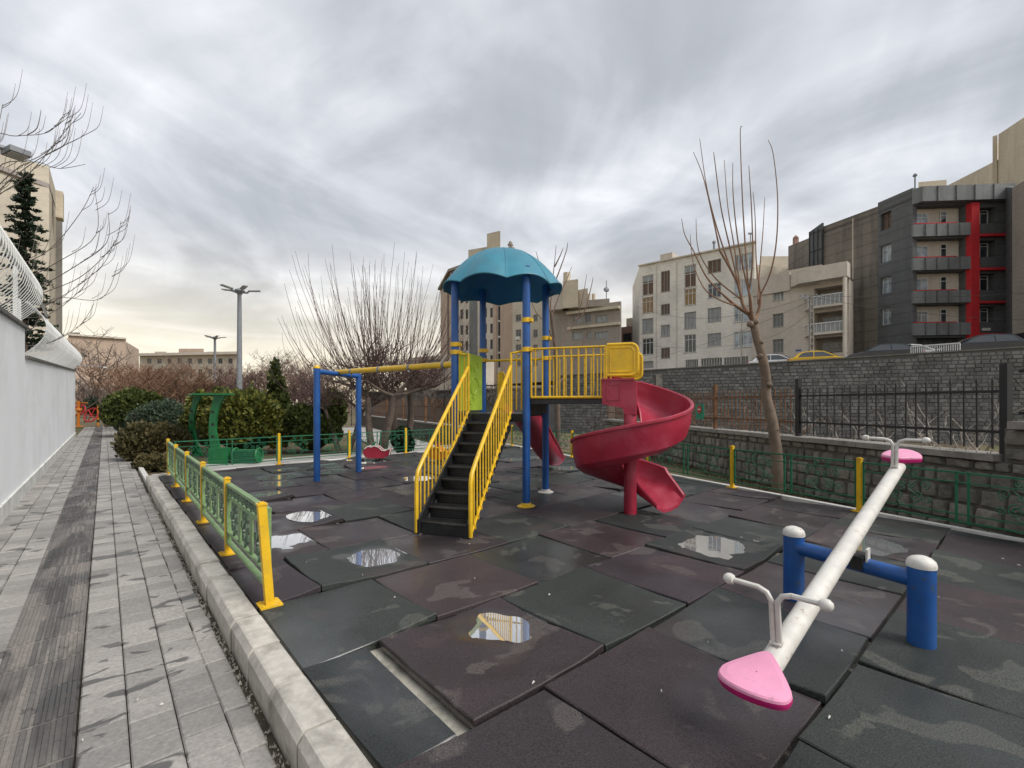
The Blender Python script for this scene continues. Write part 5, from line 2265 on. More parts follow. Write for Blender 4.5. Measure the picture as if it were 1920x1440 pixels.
# balcony slabs and parapets, standing proud
for (y0, y1, ytop) in ((574, 579, 557), (624, 629, 608)):
    r = fc.rect(1508, y0, 1588, y1)
    par = MB()
    par.prism([fc.at(r[0], r[1], 0), fc.at(r[2], r[1], 0), fc.at(r[2], r[1], 1.1), fc.at(r[0] + .6, r[1], 1.1)], (0, 0, .22))
    bo = par.build('balcony', 'fac_band', bb)
    z2 = fc.rect(1508, ytop, 1588, y0)[3]
    m = MB()
    m.bar(fc.at(r[0] + .6, z2, 1.05), fc.at(r[2], z2, 1.05), .10, .10)
    m.bar(fc.at(r[0], z2, .05), fc.at(r[0] + .6, z2, 1.05), .10, .10)
    for k in range(9):
        q = fc.at(r[0] + .6 + (r[2] - r[0] - .6) * k / 8, 0, 1.05)
        m.bar(Vector((q.x, q.y, r[1] + .2)), Vector((q.x, q.y, z2)), .05, .05)
    c = m.build('railing', 'win_white', bb)
    c.parent = bo
    m = MB()
    m.prism([fc.at(r[0] + .6, r[1] + .2, 1.02), fc.at(r[2], r[1] + .2, 1.02), fc.at(r[2], z2, 1.02), fc.at(r[0] + .6, z2, 1.02)], fc.n * -.04)
    c = m.build('balcony_panel', 'curtain', bb)
    c.parent = bo
    m = MB()
    q = fc.at(r[0] + 2.6, r[1] + .22, .6)
    m.box(q + up * .3, (.7, .3, .6), math.atan2(fc.d.y, fc.d.x))
    c = m.build('air_conditioner', 'win_white', bb)
    c.parent = bo
m = MB()
r = fc.rect(1480, 506, 1592, 532)
m.prism([fc.at(r[0], 0, 0), fc.at(r[2] + .1, 0, 0), fc.at(r[2] + .1, 0, 1.3), fc.at(r[0] + 1.2, 0, 1.3)], (0, 0, r[3] - r[1]))
m.v = [v + up * (r[1] + .05) for v in m.v]
m.build('top_slab', 'fac_band', bb)
m = MB()
m.bar(fc.at(r[2] - .1, 3, 1.2), fc.at(r[2] - .1, r[1], 1.2), .25, .25)
m.build('corner_column', 'fac_band', bb)
solid(bb, [A * 1.045, B * 1.045, B * 1.2, A * 1.2], 2.5, fc.z1 + .5, 'fac_beige', 'rear_block')
solid(bb, [fc.at(2, 0, -2), fc.at(6, 0, -2), fc.at(6, 0, -6), fc.at(2, 0, -6)], fc.z1 + .5, fc.z1 + 2.4, 'fac_cream', 'roof_room')
m = MB()
m.prism([fc.at(0, 0, -.1) , fc.at(fc.uz(1482, 600)[0], 0, -.1), fc.at(fc.uz(1482, 600)[0], 0, .25), fc.at(0, 0, .12)], (0, 0, 1.9))
m.v = [v + up * (fc.z1 - .25) for v in m.v]
m.build('parapet', 'fac_beige', bb)
m = MB()
m.box(fc.at(fc.uz(1497, 640)[0], fc.uz(1497, 657)[1], .02), (.5, .03, .16), math.atan2(fc.d.y, fc.d.x))
m.build('address_plate', 'blue_paint', bb)

# ---- dark grey block with the red column
K0, K1, K2, K3, K4 = XY(1478, 58), XY(1520, 52.6), XY(1646, 46.0), XY(1711, 42.8), XY(1884, 42.2)
ZG = H + (HY - 385) / F * 46.0
gb_ = thing('grey_block', 'dark grey apartment block with a red column and balconies', 'building', K3)
f1 = Facade(K1, K2, 2.5, ZG - .1)
f1.wall(gb_, 'fac_concrete', name='side_wall')
f0 = Facade(K0, K1, 2.5, H + (HY - 462) / F * 58, ZG - .8)
f0.wall(gb_, 'fac_concrete', name='side_wall')
f2 = Facade(K2, K3, 2.5, ZG + .25)
win = []
for y0, y1 in ((398, 430), (459, 491), (519, 550), (577, 609)):
    r = f2.rect(1651, y0, 1671, y1)
    f2.holes.append(r)
    win.append(r)
f2.wall(gb_, 'fac_grey', depth=.35, thick=.5)
for i, r in enumerate(win):
    f2.window(gb_, r, 'win_white' if i else 'win_dark', 'glass_light' if i else 'blind_brown', 2, 1, tr=.72, depth=.32, sill=False)
f3 = Facade(K3, K4, 2.5, H + (HY - 352) / F * 42.3)
fl_rows = [(385, 421), (447, 484), (509, 546), (571, 606)]
big, sm = [], []
for y0, y1 in fl_rows:
    r = f3.rect(1712, y0, 1811, y1)
    f3.holes.append(r)
    big.append(r)
    r2 = f3.rect(1831, y0 + 4, 1868, y1 - 2)
    f3.holes.append(r2)
    sm.append(r2)
gr = f3.rect(1715, 633, 1810, 668)
f3.holes.append(gr)
gd = f3.rect(1832, 634, 1880, 668)
f3.holes.append(gd)
f3.wall(gb_, 'fac_grey', depth=.8, thick=1.8, name='front_wall')
for i, r in enumerate(big):
    w = r[2] - r[0]
    m = MB()
    m.add([f3.at(r[0], r[1], -.76), f3.at(r[2], r[1], -.76), f3.at(r[2], r[3], -.76), f3.at(r[0], r[3], -.76)], [(0, 1, 2, 3)])
    m.build('loggia_wall', 'fac_band', gb_)
    f3.window(gb_, (r[0] + .05, r[1] + .05, r[0] + w * .40, r[3] - .45), 'win_white', 'glass_light' if i < 3 else 'curtain', 3, 1, tr=.7, depth=.70, sill=False)
    f3.window(gb_, (r[0] + w * .63, r[1] + .05, r[0] + w * .76, r[3] - .3), 'win_white', 'glass', 1, 1, tr=.7, depth=.70, sill=False)
    # projecting parapet of the balcony
    y0, y1 = fl_rows[i]
    rr_ = f3.rect(1709, y1, 1815, y1 + 23)
    m = MB()
    m.prism([f3.at(rr_[0], 0, .003), f3.at(rr_[2], 0, .003), f3.at(rr_[2], 0, .35), f3.at(rr_[0], 0, .25)], (0, 0, rr_[3] - rr_[1]))
    m.v = [v + up * rr_[1] for v in m.v]
    bo = m.build('balcony_parapet', 'fac_greylight', gb_)
    m = MB()
    for k in range(1, 5):
        u = rr_[0] + (rr_[2] - rr_[0]) * k / 5
        m.bar(f3.at(u, rr_[1] + .02, .30), f3.at(u, rr_[3] - .02, .30), .05, .16, up=f3.n)
    c = m.build('panel_joint', 'fac_grey', gb_)
    c.parent = bo
    m = MB()
    m.bar(f3.at(rr_[0] + .1, rr_[3] + .05, .2), f3.at(rr_[2] - 1.2, rr_[3] + .05, .24), .14, .08)
    c = m.build('coping', 'fac_red', gb_)
    c.parent = bo
for i, r in enumerate(sm):
    m = MB()
    m.add([f3.at(r[0], r[1], -.7), f3.at(r[2], r[1], -.7), f3.at(r[2], r[3], -.7), f3.at(r[0], r[3], -.7)], [(0, 1, 2, 3)])
    m.build('recess_wall', 'fac_grey', gb_)
    f3.window(gb_, (r[0] + .1, r[1] + .05, r[2] - .2, r[3] - .05), 'win_white', 'glass', 2, 1, tr=.78, depth=.62, sill=False)
    y0, y1 = fl_rows[i]
    l = f3.rect(1829, y1 + 18, 1880, y1 + 22)
    m = MB()
    m.bar(f3.at(l[0], l[1], .2), f3.at(l[2], l[1], .2), .45, .22)
    m.build('red_ledge', 'fac_red', gb_)
r = f3.rect(1811, 383, 1829, 642)
m = MB()
m.prism([f3.at(r[0], r[1], .002), f3.at(r[2], r[1], .002), f3.at(r[2], r[1], .42), f3.at(r[0] + .15, r[1], .42)], (0, 0, r[3] - r[1]))
m.build('red_column', 'fac_red', gb_)
r = f3.rect(1712, 353, 1884, 381)
m = MB()
m.prism([f3.at(r[0] - .1, 0, .003), f3.at(f3.L + .3, 0, .003), f3.at(f3.L + .3, 0, .7), f3.at(r[0] + .3, 0, .7)], (0, 0, r[3] - r[1]))
m.v = [v + up * r[1] for v in m.v]
m.build('top_band', 'fac_greylight', gb_)
m = MB()
for k in range(1, 5):
    u = r[0] + (r[2] - r[0]) * k / 5
    m.bar(f3.at(u, r[1] + .02, .705), f3.at(u, r[3] - .02, .705), .05, .16, up=f3.n)
m.build('panel_joint', 'fac_grey', gb_)
for rr_, nm, mt in ((gr, 'garage_door', 'metal_panel'), (gd, 'entrance', 'car_trim')):
    m = MB()
    m.add([f3.at(rr_[0], rr_[1], -.75), f3.at(rr_[2], rr_[1], -.75), f3.at(rr_[2], rr_[3], -.75), f3.at(rr_[0], rr_[3], -.75)], [(0, 1, 2, 3)])
    m.build(nm, mt, gb_)
m = MB()
q = f3.rect(1840, 615, 1856, 620)
m.prism([f3.at(q[0], q[1], .03), f3.at(q[2], q[1], .03), f3.at(q[2], q[3], .03), f3.at(q[0], q[3], .03)], f3.n * .05)
m.build('name_plate', 'win_white', gb_)
f4 = Facade(K4, XY(1900, 39.0), 2.5, f3.z1, H + (HY - 352) / F * 39)
f4.wall(gb_, 'fac_grey', name='return_wall')
roof_slab(gb_, [K1, K2, K3, K4, K4 + Vector((0, 14, 0)), K1 + Vector((4, 8, 0))], ZG - .6)
# dark glazed strip on the side wall
r = f1.rect(1521, 436, 1545, 505)
m = MB()
m.prism([f1.at(r[0], r[1], .02), f1.at(r[2], r[1], .02), f1.at(r[2], r[3] + .8, .02), f1.at(r[0], r[3] + .3, .02)], f1.n * .25)
m.build('clad_strip', 'metal_panel', gb_)
m = MB()
for k in range(4):
    u = r[0] + (r[2] - r[0]) * k / 3
    m.bar(f1.at(u, r[1], .3), f1.at(u, r[3] + .3, .3), .07, .07)
for k in range(3):
    z = r[1] + (r[3] - r[1]) * k / 2
    m.bar(f1.at(r[0], z, .3), f1.at(r[2], z, .3), .07, .07)
m.build('strip_bars', 'car_trim', gb_)
m = MB()
q = f2.at(f2.L * .95, ZG + .25, -.5)
m.tube([q, q + up * 1.2], .06, 8)
m.lathe(q + up * 1.2, [(.18, 0), (.15, .15), (.05, .25)], 8)
m.build('vent', 'galv', gb_)
m = MB()
q = f1.at(f1.L * .66, 0, .02)
m.bar(Vector((q.x, q.y, 14.5)), Vector((q.x, q.y, ZG - .4)), .08, .08)
m.build('pipe', 'fac_band', gb_)
# roof clutter
solid(gb_, [XY(1722, 46), XY(1775, 45.5), XY(1775, 52), XY(1722, 52)], ZG - .5, ZG + 2.3, 'fac_sand', 'roof_room')

# ---- brown side building at the right edge and cream gable behind
eb = thing('side_building', 'brownish plain building at the right edge beside the grey block', 'building', XY(1910, 36))
ef = Facade(XY(1898, 39.0), XY(2075, 31), 2.5, H + (HY - 352) / F * 39)
ef.wall(eb, 'fac_brownstone')
solid(eb, [ef.at(0, 0, -.41), ef.at(ef.L, 0, -.41), ef.at(ef.L, 0, -9), ef.at(0, 0, -9)], 2.5, ef.z1 - .2, 'fac_brownstone', 'rear_block')
r = ef.rect(1901, 625, 1925, 668)
m = MB()
m.prism([ef.at(r[0], r[1], .01), ef.at(r[2], r[1], .01), ef.at(r[2], r[3], .01), ef.at(r[0], r[3], .01)], ef.n * .05)
m.build('doorway', 'car_trim', eb)
cg = thing('cream_block', 'tall cream building with a stepped roof rising behind the grey block', 'building', XY(1850, 58))
cf = Facade(XY(1776, 72), XY(1872, 56), 4, H + (HY - 348) / F * 72, H + (HY - 299) / F * 56)
cf.wall(cg, 'fac_sand', name='gable_wall')
cf2 = Facade(XY(1872, 56), XY(2010, 44), 4, H + (HY - 252) / F * 56, H + (HY - 160) / F * 44)
cf2.wall(cg, 'fac_sand', name='gable_wall')
cf3 = Facade(XY(1870, 56.1), XY(1880, 70), 4, H + (HY - 252) / F * 56)
cf3.wall(cg, 'fac_sand', name='gable_wall')

# ---- tan tower block behind the playground canopy
A, B = XY(846, 93), XY(963, 80)
ZT = H + (HY - 468) / F * 80
tb = thing('tan_tower_block', 'tall tan brick apartment block with white bands behind the blue umbrella roof', 'building', (A + B) / 2)
fc = Facade(A, B, -1, ZT)
win = []
rows = [513 + 29.6 * k for k in range(6)]
for x0, x1, dy in ((863, 869, 0), (873, 878, 0), (907, 913, -3), (919, 924, -3)):
    for y in rows:
        xm = (x0 + x1) / 2
        sc2 = fc.uz(xm, 0)
        r = fc.rect(x0, y + 8 + dy, x1, y + 26 + dy)
        fc.holes.append(r)
        win.append(r)
for y in rows:
    r = fc.rect(933.5, y + 2, 938.5, y + 28)
    fc.holes.append(r)
    win.append(r)
fc.wall(tb, 'fac_band')
for r in win:
    fc.window(tb, r, 'win_dark', 'glass', 2, 1, tr=.5, sill=False, depth=.2)
for x0, x1 in ((939.5, 963), (926, 932.5), (846, 858)):
    r = fc.rect(x0, 500, x1, 700)
    m = MB()
    m.prism([fc.at(r[0], 0, .02), fc.at(min(r[2], fc.L), 0, .02), fc.at(min(r[2], fc.L), 0, .2), fc.at(r[0], 0, .2)], (0, 0, ZT - .4))
    m.build('brick_pier', 'fac_tan', tb)
r = fc.rect(881, 500, 895, 700)
m = MB()
m.prism([fc.at(r[0], 0, .02), fc.at(r[2], 0, .02), fc.at(r[2], 0, .15), fc.at(r[0], 0, .15)], (0, 0, ZT - .5))
m.build('grey_strip', 'fac_greylight', tb)
fs2 = Facade(XY(826, 108), A, -1, ZT)
r = fs2.rect(838.5, 535, 842, 690)
fs2.holes.append(r)
fs2.wall(tb, 'fac_tan', name='side_wall')
fs2.window(tb, r, 'win_dark', 'blind_brown', 1, 8, sill=False)
roof_slab(tb, [A, B, B + Vector((6, 14, 0)), XY(826, 108)], ZT - .2, .4)
m = MB()
m.bar(fc.at(-.3, ZT + .1, .3), fc.at(fc.L + .2, ZT + .1, .3), .7, .5)
m.bar(fs2.at(0, ZT + .1, .3), fs2.at(fs2.L, ZT + .1, .3), .7, .5)
m.build('cornice', 'fac_brownstone', tb)
solid(tb, [XY(878, 88), XY(918, 86), XY(918, 94), XY(878, 96)], ZT, ZT + 2.6, 'fac_cream', 'roof_room')
solid(tb, [XY(913, 84), XY(938, 82.5), XY(938, 88), XY(913, 89)], ZT, ZT + 4.2, 'fac_sand', 'stair_head')
m = MB()
q = Vector((*XY(957, 82).xy, ZT))
m.box(q + up * .7, (.7, .7, 1.4))
m.lathe(q + up * 1.4, [(.5, 0), (.5, .2), (.3, .3), (.35, .5), (.1, .8)], 10)
m.build('chimney', 'fac_brownstone', tb)

# ---- cream house next to the tower block
A, B = XY(961, 74), XY(1034, 70)
ch = thing('narrow_house', 'narrow cream house with one column of windows right of the tan block', 'building', (A + B) / 2)
fc = Facade(A, B, 0, H + (HY - 562) / F * 72)
win = []
for y0, y1 in ((590, 602), (618, 632), (646, 658), (674, 686)):
    for x0, x1 in ((967, 977), (1000, 1008)):
        r = fc.rect(x0, y0, x1, y1)
        fc.holes.append(r)
        win.append(r)
fc.wall(ch, 'fac_cream')
for r in win:
    fc.window(ch, r, 'win_grey', 'glass', 2, 1, tr=.7)
solid(ch, [A * 1.01, B * 1.01, B * 1.14, A * 1.14], 0, fc.z1 - .2, 'fac_cream', 'rear_block')
for y in (632, 660):
    m = MB()
    r = fc.rect(968, y, 975, y + 5)
    m.box(fc.at((r[0] + r[2]) / 2, (r[1] + r[3]) / 2, .2), (.7, .35, .5), math.atan2(fc.d.y, fc.d.x))
    m.build('air_conditioner', 'win_white', ch)
# ---- grey brown house with three windows, right of it
A, B = XY(1031, 66), XY(1163, 60)
gh = thing('grey_brown_house', 'grey brown house with wide upper windows and roof rooms behind the bridge railing', 'building', (A + B) / 2)
fc = Facade(A, B, 0, H + (HY - 574) / F * 63)
win = []
for x0, x1, y0, y1 in ((1075, 1092, 591, 605), (1097, 1108, 588, 605), (1117, 1140, 591, 604), (1073, 1092, 622, 636), (1100, 1109, 622, 634), (1115, 1140, 622, 635)):
    r = fc.rect(x0, y0, x1, y1)
    fc.holes.append(r)
    win.append(r)
fc.wall(gh, 'fac_brownstone')
for i, r in enumerate(win):
    fc.window(gh, r, 'win_grey', 'curtain' if i != 1 else 'glass', 2, 1)
solid(gh, [A * 1.01, B * 1.01, B * 1.14, A * 1.14], 0, fc.z1 - .3, 'fac_brownstone', 'rear_block')
r = fc.rect(1066, 576, 1163, 584)
m = MB()
m.bar(fc.at(fc.uz(1066, 600)[0], fc.z1 - .8, .3), fc.at(fc.L, fc.z1 - .8, .3), .6, .35)
m.bar(fc.at(fc.uz(1066, 600)[0], fc.uz(1100, 613)[1], .2), fc.at(fc.L, fc.uz(1100, 613)[1], .2), .4, .35)
m.build('band', 'fac_sand', gh)
solid(gh, [XY(1034, 64), XY(1066, 63), XY(1066, 70), XY(1034, 70)], fc.z1 - .3, fc.z1 + 2.4, 'fac_beige', 'roof_room')
solid(gh, [XY(1055, 63), XY(1084, 62), XY(1084, 69), XY(1055, 69)], fc.z1 - .3, fc.z1 + 3.4, 'fac_sand', 'stair_head')
solid(gh, [XY(1084, 63), XY(1102, 62), XY(1102, 69), XY(1084, 69)], fc.z1 - .3, fc.z1 + 2.2, 'fac_beige', 'roof_room')
solid(gh, [XY(1103, 62), XY(1143, 61), XY(1143, 69), XY(1103, 69)], fc.z1 - .3, fc.z1 + .6, 'fac_brownstone', 'roof_room')
m = MB()
for px, h in ((1063, 4.8), (1104, 1.9), (1113, 1.9)):
    q = Vector((*XY(px, 64).xy, fc.z1))
    m.tube([q - up * .3, q + up * h], .25 if px != 1063 else .5, 8)
m.build('chimney', 'fac_sand', gh)
m = MB()
q = Vector((*XY(1137, 62).xy, fc.z1))
m.tube([q, q + up * 3.2], .06, 5)
m.lathe(q + up * 2.0, [(.4, 0), (.3, .15), (.0, .2)], 8, axis=(0, -1, .3))
m.build('antenna', 'galv', gh)
# ---- small pink house in the gap
pk = thing('pink_house', 'small reddish brown house in the gap left of the white block', 'building', XY(1176, 66))
pf_ = Facade(XY(1160, 70), XY(1196, 68), 0, H + (HY - 612) / F * 69)
r = pf_.rect(1168, 625, 1184, 640)
pf_.holes.append(r)
pf_.wall(pk, 'fac_pink')
pf_.window(pk, r, 'win_dark', 'glass', 2, 1)
solid(pk, [pf_.at(1, 0, -.5), pf_.at(pf_.L, 0, -.5), pf_.at(pf_.L, 0, -6), pf_.at(1, 0, -6)], 0, pf_.z1 + 1.3, 'fac_sand', 'rear_block')

# ---- pale low house behind the big pruned tree
A, B = XY(790, 60), XY(838, 57)
lh = thing('low_house', 'low pale house with barred windows behind the pruned tree', 'building', (A + B) / 2)
fc = Facade(XY(770, 61), XY(850, 56.5), -.5, H + (HY - 668) / F * 59)
win = []
for x0, x1, y0, y1 in ((799, 826, 674, 684), (790, 806, 694, 708), (812, 828, 692, 706)):
    r = fc.rect(x0, y0, x1, y1)
    fc.holes.append(r)
    win.append(r)
fc.wall(lh, 'fac_beige')
for r in win:
    fc.window(lh, r, 'win_grey', 'glass', 3, 1, tr=.6)
solid(lh, [fc.at(0, 0, -.5), fc.at(fc.L, 0, -.5), fc.at(fc.L, 0, -8), fc.at(0, 0, -8)], -.5, fc.z1 - .2, 'fac_beige', 'rear_block')
# grey terrace wall left of the retaining wall
tw = thing('terrace_wall', 'grey block terrace wall continuing left of the retaining wall', 'wall', XY(900, 33))
m = MB()
m.prism([Vector((*XY(690, 40).xy, -.4)), Vector((*XY(1046, 29.0).xy, -.4)), Vector((*XY(1046, 29.6).xy, -.4)), Vector((*XY(690, 41).xy, -.4))], (0, 0, 2.9))
m.build('wall', 'block', tw)
m = MB()
m.bar(Vector((*XY(690, 40.2).xy, 2.52)), Vector((*XY(1046, 29.3).xy, 2.52)), .8, .10)
m.build('capping', 'coping_dark', tw)

# ---- far buildings at the left
fb1 = thing('far_block', 'long low beige apartment block far behind the bare trees', 'building', XY(350, 105))
fc = Facade(XY(262, 108), XY(450, 104), -1, H + (HY - 664) / F * 106)
win = []
for y0, y1 in ((672, 682), (692, 702)):
    for k in range(9):
        x0 = 276 + k * 19
        r = fc.rect(x0, y0, x0 + 8, y1)
        fc.holes.append(r)
        win.append(r)
fc.wall(fb1, 'fac_cream')
for r in win:
    fc.window(fb1, r, 'win_grey', 'glass', 2, 1, sill=False)
m = MB()
m.bar(fc.at(0, fc.z1, .4), fc.at(fc.L, fc.z1, .4), 1.0, .6)
m.build('cornice', 'fac_band', fb1)
solid(fb1, [XY(335, 108), XY(382, 108), XY(382, 114), XY(335, 114)], fc.z1 - .3, fc.z1 + 1.5, 'fac_tan', 'roof_room')
solid(fb1, [XY(388, 108), XY(410, 108), XY(410, 114), XY(388, 114)], fc.z1 - .3, fc.z1 + .8, 'fac_beige', 'roof_room')
solid(fb1, [XY(290, 108), XY(312, 108), XY(312, 114), XY(290, 114)], fc.z1 - .3, fc.z1 + .8, 'fac_beige', 'roof_room')
fb2 = thing('far_block', 'windowless tan building far away past the end of the white wall', 'building', XY(190, 80))
fc = Facade(XY(128, 80), XY(236, 84), -1, H + (HY - 630) / F * 81, H + (HY - 636) / F * 84)
fc.wall(fb2, 'fac_tan')
solid(fb2, [fc.at(0, 0, -.5), fc.at(fc.L, 0, -.5), fc.at(fc.L, 0, -14), fc.at(0, 0, -14)], -1, fc.z1 - .6, 'fac_tan', 'rear_block')
solid(fb2, [XY(132, 84), XY(150, 84), XY(150, 90), XY(132, 90)], fc.z1 - .6, fc.z1 + 1.1, 'fac_brownstone', 'roof_room')
m = MB()
m.bar(fc.at(0, fc.z1 + .1, .1), fc.at(fc.L, fc.z1b + .1, .1), .6, .3)
m.build('parapet', 'fac_band', fb2)
fb3 = thing('brick_kiosk', 'small brick house with a barred window among the bare trees', 'building', XY(335, 60))
fc = Facade(XY(300, 62), XY(372, 61), -.5, H + (HY - 737) / F * 61)
r = fc.rect(324, 741, 338, 750)
fc.holes.append(r)
fc.wall(fb3, 'fac_tan')
fc.window(fb3, r, 'win_white', 'glass', 4, 1)
solid(fb3, [fc.at(0, 0, -.5), fc.at(fc.L, 0, -.5), fc.at(fc.L, 0, -5), fc.at(0, 0, -5)], -.5, fc.z1 - .05, 'fac_tan', 'rear_block')
fb4 = thing('white_hut', 'low white hut beyond the end of the path', 'building', XY(180, 75))
fc = Facade(XY(163, 76), XY(205, 76), -.5, H + (HY - 735) / F * 76)
fc.wall(fb4, 'wall_white')
solid(fb4, [fc.at(-.3, 0, .4), fc.at(fc.L + .3, 0, .4), fc.at(fc.L + .3, 0, -5), fc.at(-.3, 0, -5)], fc.z1, fc.z1 + .3, 'fac_brownstone', 'roof')

# ---- tall cream building behind the white wall
lb = thing('corner_building', 'tall cream building rising behind the white wall at the left edge', 'building', XY(40, 33))
la, lb2 = XY(-150, 27), XY(92, 33)
fc = Facade(la, XY(34, 31.5), -.3, H + (HY - 288) / F * 31.5)
fc.wall(lb, 'fac_cream')
fd = Facade(XY(34, 31.5), lb2, -.3, H + (HY - 297) / F * 31.5, H + (HY - 312) / F * 33)
fd.wall(lb, 'fac_cream', name='angled_wall')
fe = Facade(lb2, XY(105, 37), -.3, H + (HY - 312) / F * 33)
fe.wall(lb, 'fac_sand', name='end_wall')
solid(lb, [XY(104, 37), XY(117, 37), XY(117, 44), XY(104, 44)], -.3, H + (HY - 398) / F * 37, 'win_grey', 'grey_annex')
roof_slab(lb, [la, lb2, XY(105, 37), XY(60, 44), XY(-150, 40)], fd.z1 - 1.0)
m = MB()
m.box(fe.at(2.4, H + (HY - 375) / F * 34, .4), (1.0, .4, 2.0), math.atan2(fe.d.y, fe.d.x))
m.build('balcony_box', 'fac_sand', lb)

# ================================================================== STREET LAMPS, POLES, WIRES


def park_lamp(label, px, ytop, d, headw):
    base = Vector((*XY(px, d).xy, -.25))
    h = H + (HY - ytop) / F * d + .25
    t = thing('park_lamp', label, 'street lamp', base)
    m = MB()
    m.tube([base, base + up * .5, base + up * (h - .1)], [.17, .165, .105], 14)
    m.lathe(base, [(.28, 0), (.28, .04), (.18, .08)], 14)
    m.build('pole', 'galv', t, smooth=True)
    m = MB()
    m.lathe(base + up * h, [(.12, -.22), (.16, -.14), (.26, -.06), (.28, 0), (.18, .09), (.04, .13)], 16)
    m.build('hub', 'galv', t, smooth=True)
    for k in range(5):
        a = k * 2 * PI / 5 + .5
        dr = Vector((math.cos(a), math.sin(a), 0))
        sd = Vector((-dr.y, dr.x, 0))
        m = MB()
        m.tube([base + up * (h - .1) + dr * .2, base + up * (h + .0) + dr * .5], .035, 6)
        c = base + up * (h + .06) + dr * (headw / 2 - .2)
        q = (dr + up * .12).normalized()
        nn = q.cross(sd)
        m.box(c, (.62, .24, .05), ax=(q, sd, nn))
        lo = m.build('lamp_arm', 'galv', t)
        m = MB()
        m.box(c - nn * .032 * (1 if nn.z > 0 else -1), (.5, .2, .012), ax=(q, sd, nn))
        c2 = m.build('lens', 'lamp_glass', t)
        c2.parent = lo
    return t


park_lamp('tall grey park lamp with five heads, the nearer of two', 449, 545, 26.0, 1.85)
park_lamp('grey park lamp with five heads, smaller and farther left', 403, 633, 47.0, 1.75)

# floodlight on a post behind the wall
fd_ = thing('floodlight', 'grey floodlight head on a bent post over the white wall, top left', 'floodlight', SQ(13.0, -2.6, -.2))
b0 = SQ(13.0, -2.6, -.2)
hd_ = P(30, 287, 9.0)
m = MB()
m.tube([b0, b0 + up * 5.9, Vector((b0.x, b0.y, hd_.z - .1)) * .6 + hd_ * .4 + up * .15, hd_ - Vector((.1, 0, -.05))], .05, 8)
m.build('post', 'galv', fd_)
m = MB()
m.box(hd_, (.42, .30, .10), R(-25))
m.build('lamp_head', 'galv', fd_)
m = MB()
m.box(hd_ - up * .06, (.34, .24, .02), R(-25))
m.build('lens', 'lamp_glass', fd_)

up_ = thing('utility_pole', 'square concrete utility pole with climbing holes in front of the beige house', 'utility pole', Vector((*XY(1521, 36).xy, 3.4)))
b0 = Vector((*XY(1521, 36).xy, 3.3))
zt = H + (HY - 556) / F * 36
m = MB()
for sx_ in (-.13, .13):
    m.bar(b0 + Vector((sx_, 0, 0)), Vector((b0.x + sx_ * .6, b0.y, zt)), .09, .2, up=Vector((0, 1, 0)))
for k in range(12):
    z = b0.z + .3 + k * (zt - b0.z - .4) / 12
    m.box((b0.x, b0.y, z), (.24, .18, .16))
m.build('shaft', 'stone_cap', up_)
m = MB()
m.bar(Vector((b0.x - .9, b0.y, zt - .05)), Vector((b0.x + .9, b0.y, zt - .05)), .09, .09)
for sx_ in (-.8, -.4, .4, .8):
    m.lathe((b0.x + sx_, b0.y, zt), [(.04, 0), (.06, .08), (.03, .2)], 8)
m.build('crossarm', 'galv', up_)
wires = thing('overhead_wires', 'thin overhead wires strung from the utility pole across the house fronts', 'wires', Vector((b0.x, b0.y, zt)))


def wire(a, b, sag, r=.012):
    m = MB()
    m.tube([a.lerp(b, k / 14) - up * (sag * 4 * (k / 14) * (1 - k / 14)) for k in range(15)], r, 4)
    m.build('wire', 'car_trim', wires)


tp = Vector((b0.x, b0.y, zt))
wire(tp + up * .1, P(1990, 545, 33), .3)
wire(tp, P(1990, 600, 33), .5)
wire(tp + up * .05, P(1195, 575, 58), 1.6)
wire(tp - up * .3, P(1170, 680, 55), .8)
wire(tp - up * 1.2, P(1410, 640, 50), .5)
wire(P(1180, 640, 60), P(1420, 640, 50), .8)

# ================================================================== BARE TREES
rtree = random.Random(99)


def rnd_dir(rg_, spread):
    return Vector((rg_.uniform(-1, 1), rg_.uniform(-1, 1), rg_.uniform(-1, 1))) * spread


def limb(mb, p, d, L, r0, r1, rg_, n=5, wob=.12, pull=0.0, sides=5):
    pts, rad = [p], [r0]
    d = d.normalized()
    for i in range(n):
        d = (d + rnd_dir(rg_, wob) + up * pull).normalized()
        p = p + d * (L / n)
        pts.append(p)
        rad.append(r0 + (r1 - r0) * (i + 1) / n)
    mb.tube(pts, rad, sides, cap=False)
    return pts, d


def twigs(mb, pts, rg_, n, Lr, r, sides=3, pull=.2, out=1.0, lo=.3):
    for _ in range(n):
        f = rg_.uniform(lo, 1.0) * (len(pts) - 1)
        i = min(int(f), len(pts) - 2)
        p = pts[i].lerp(pts[i + 1], f - i)
        a = rg_.uniform(0, 2 * PI)
        d = Vector((math.cos(a) * out, math.sin(a) * out, rg_.uniform(.1, 1.0)))
        limb(mb, p, d, rg_.uniform(*Lr), r, r * .35, rg_, 3, .18, pull, sides)


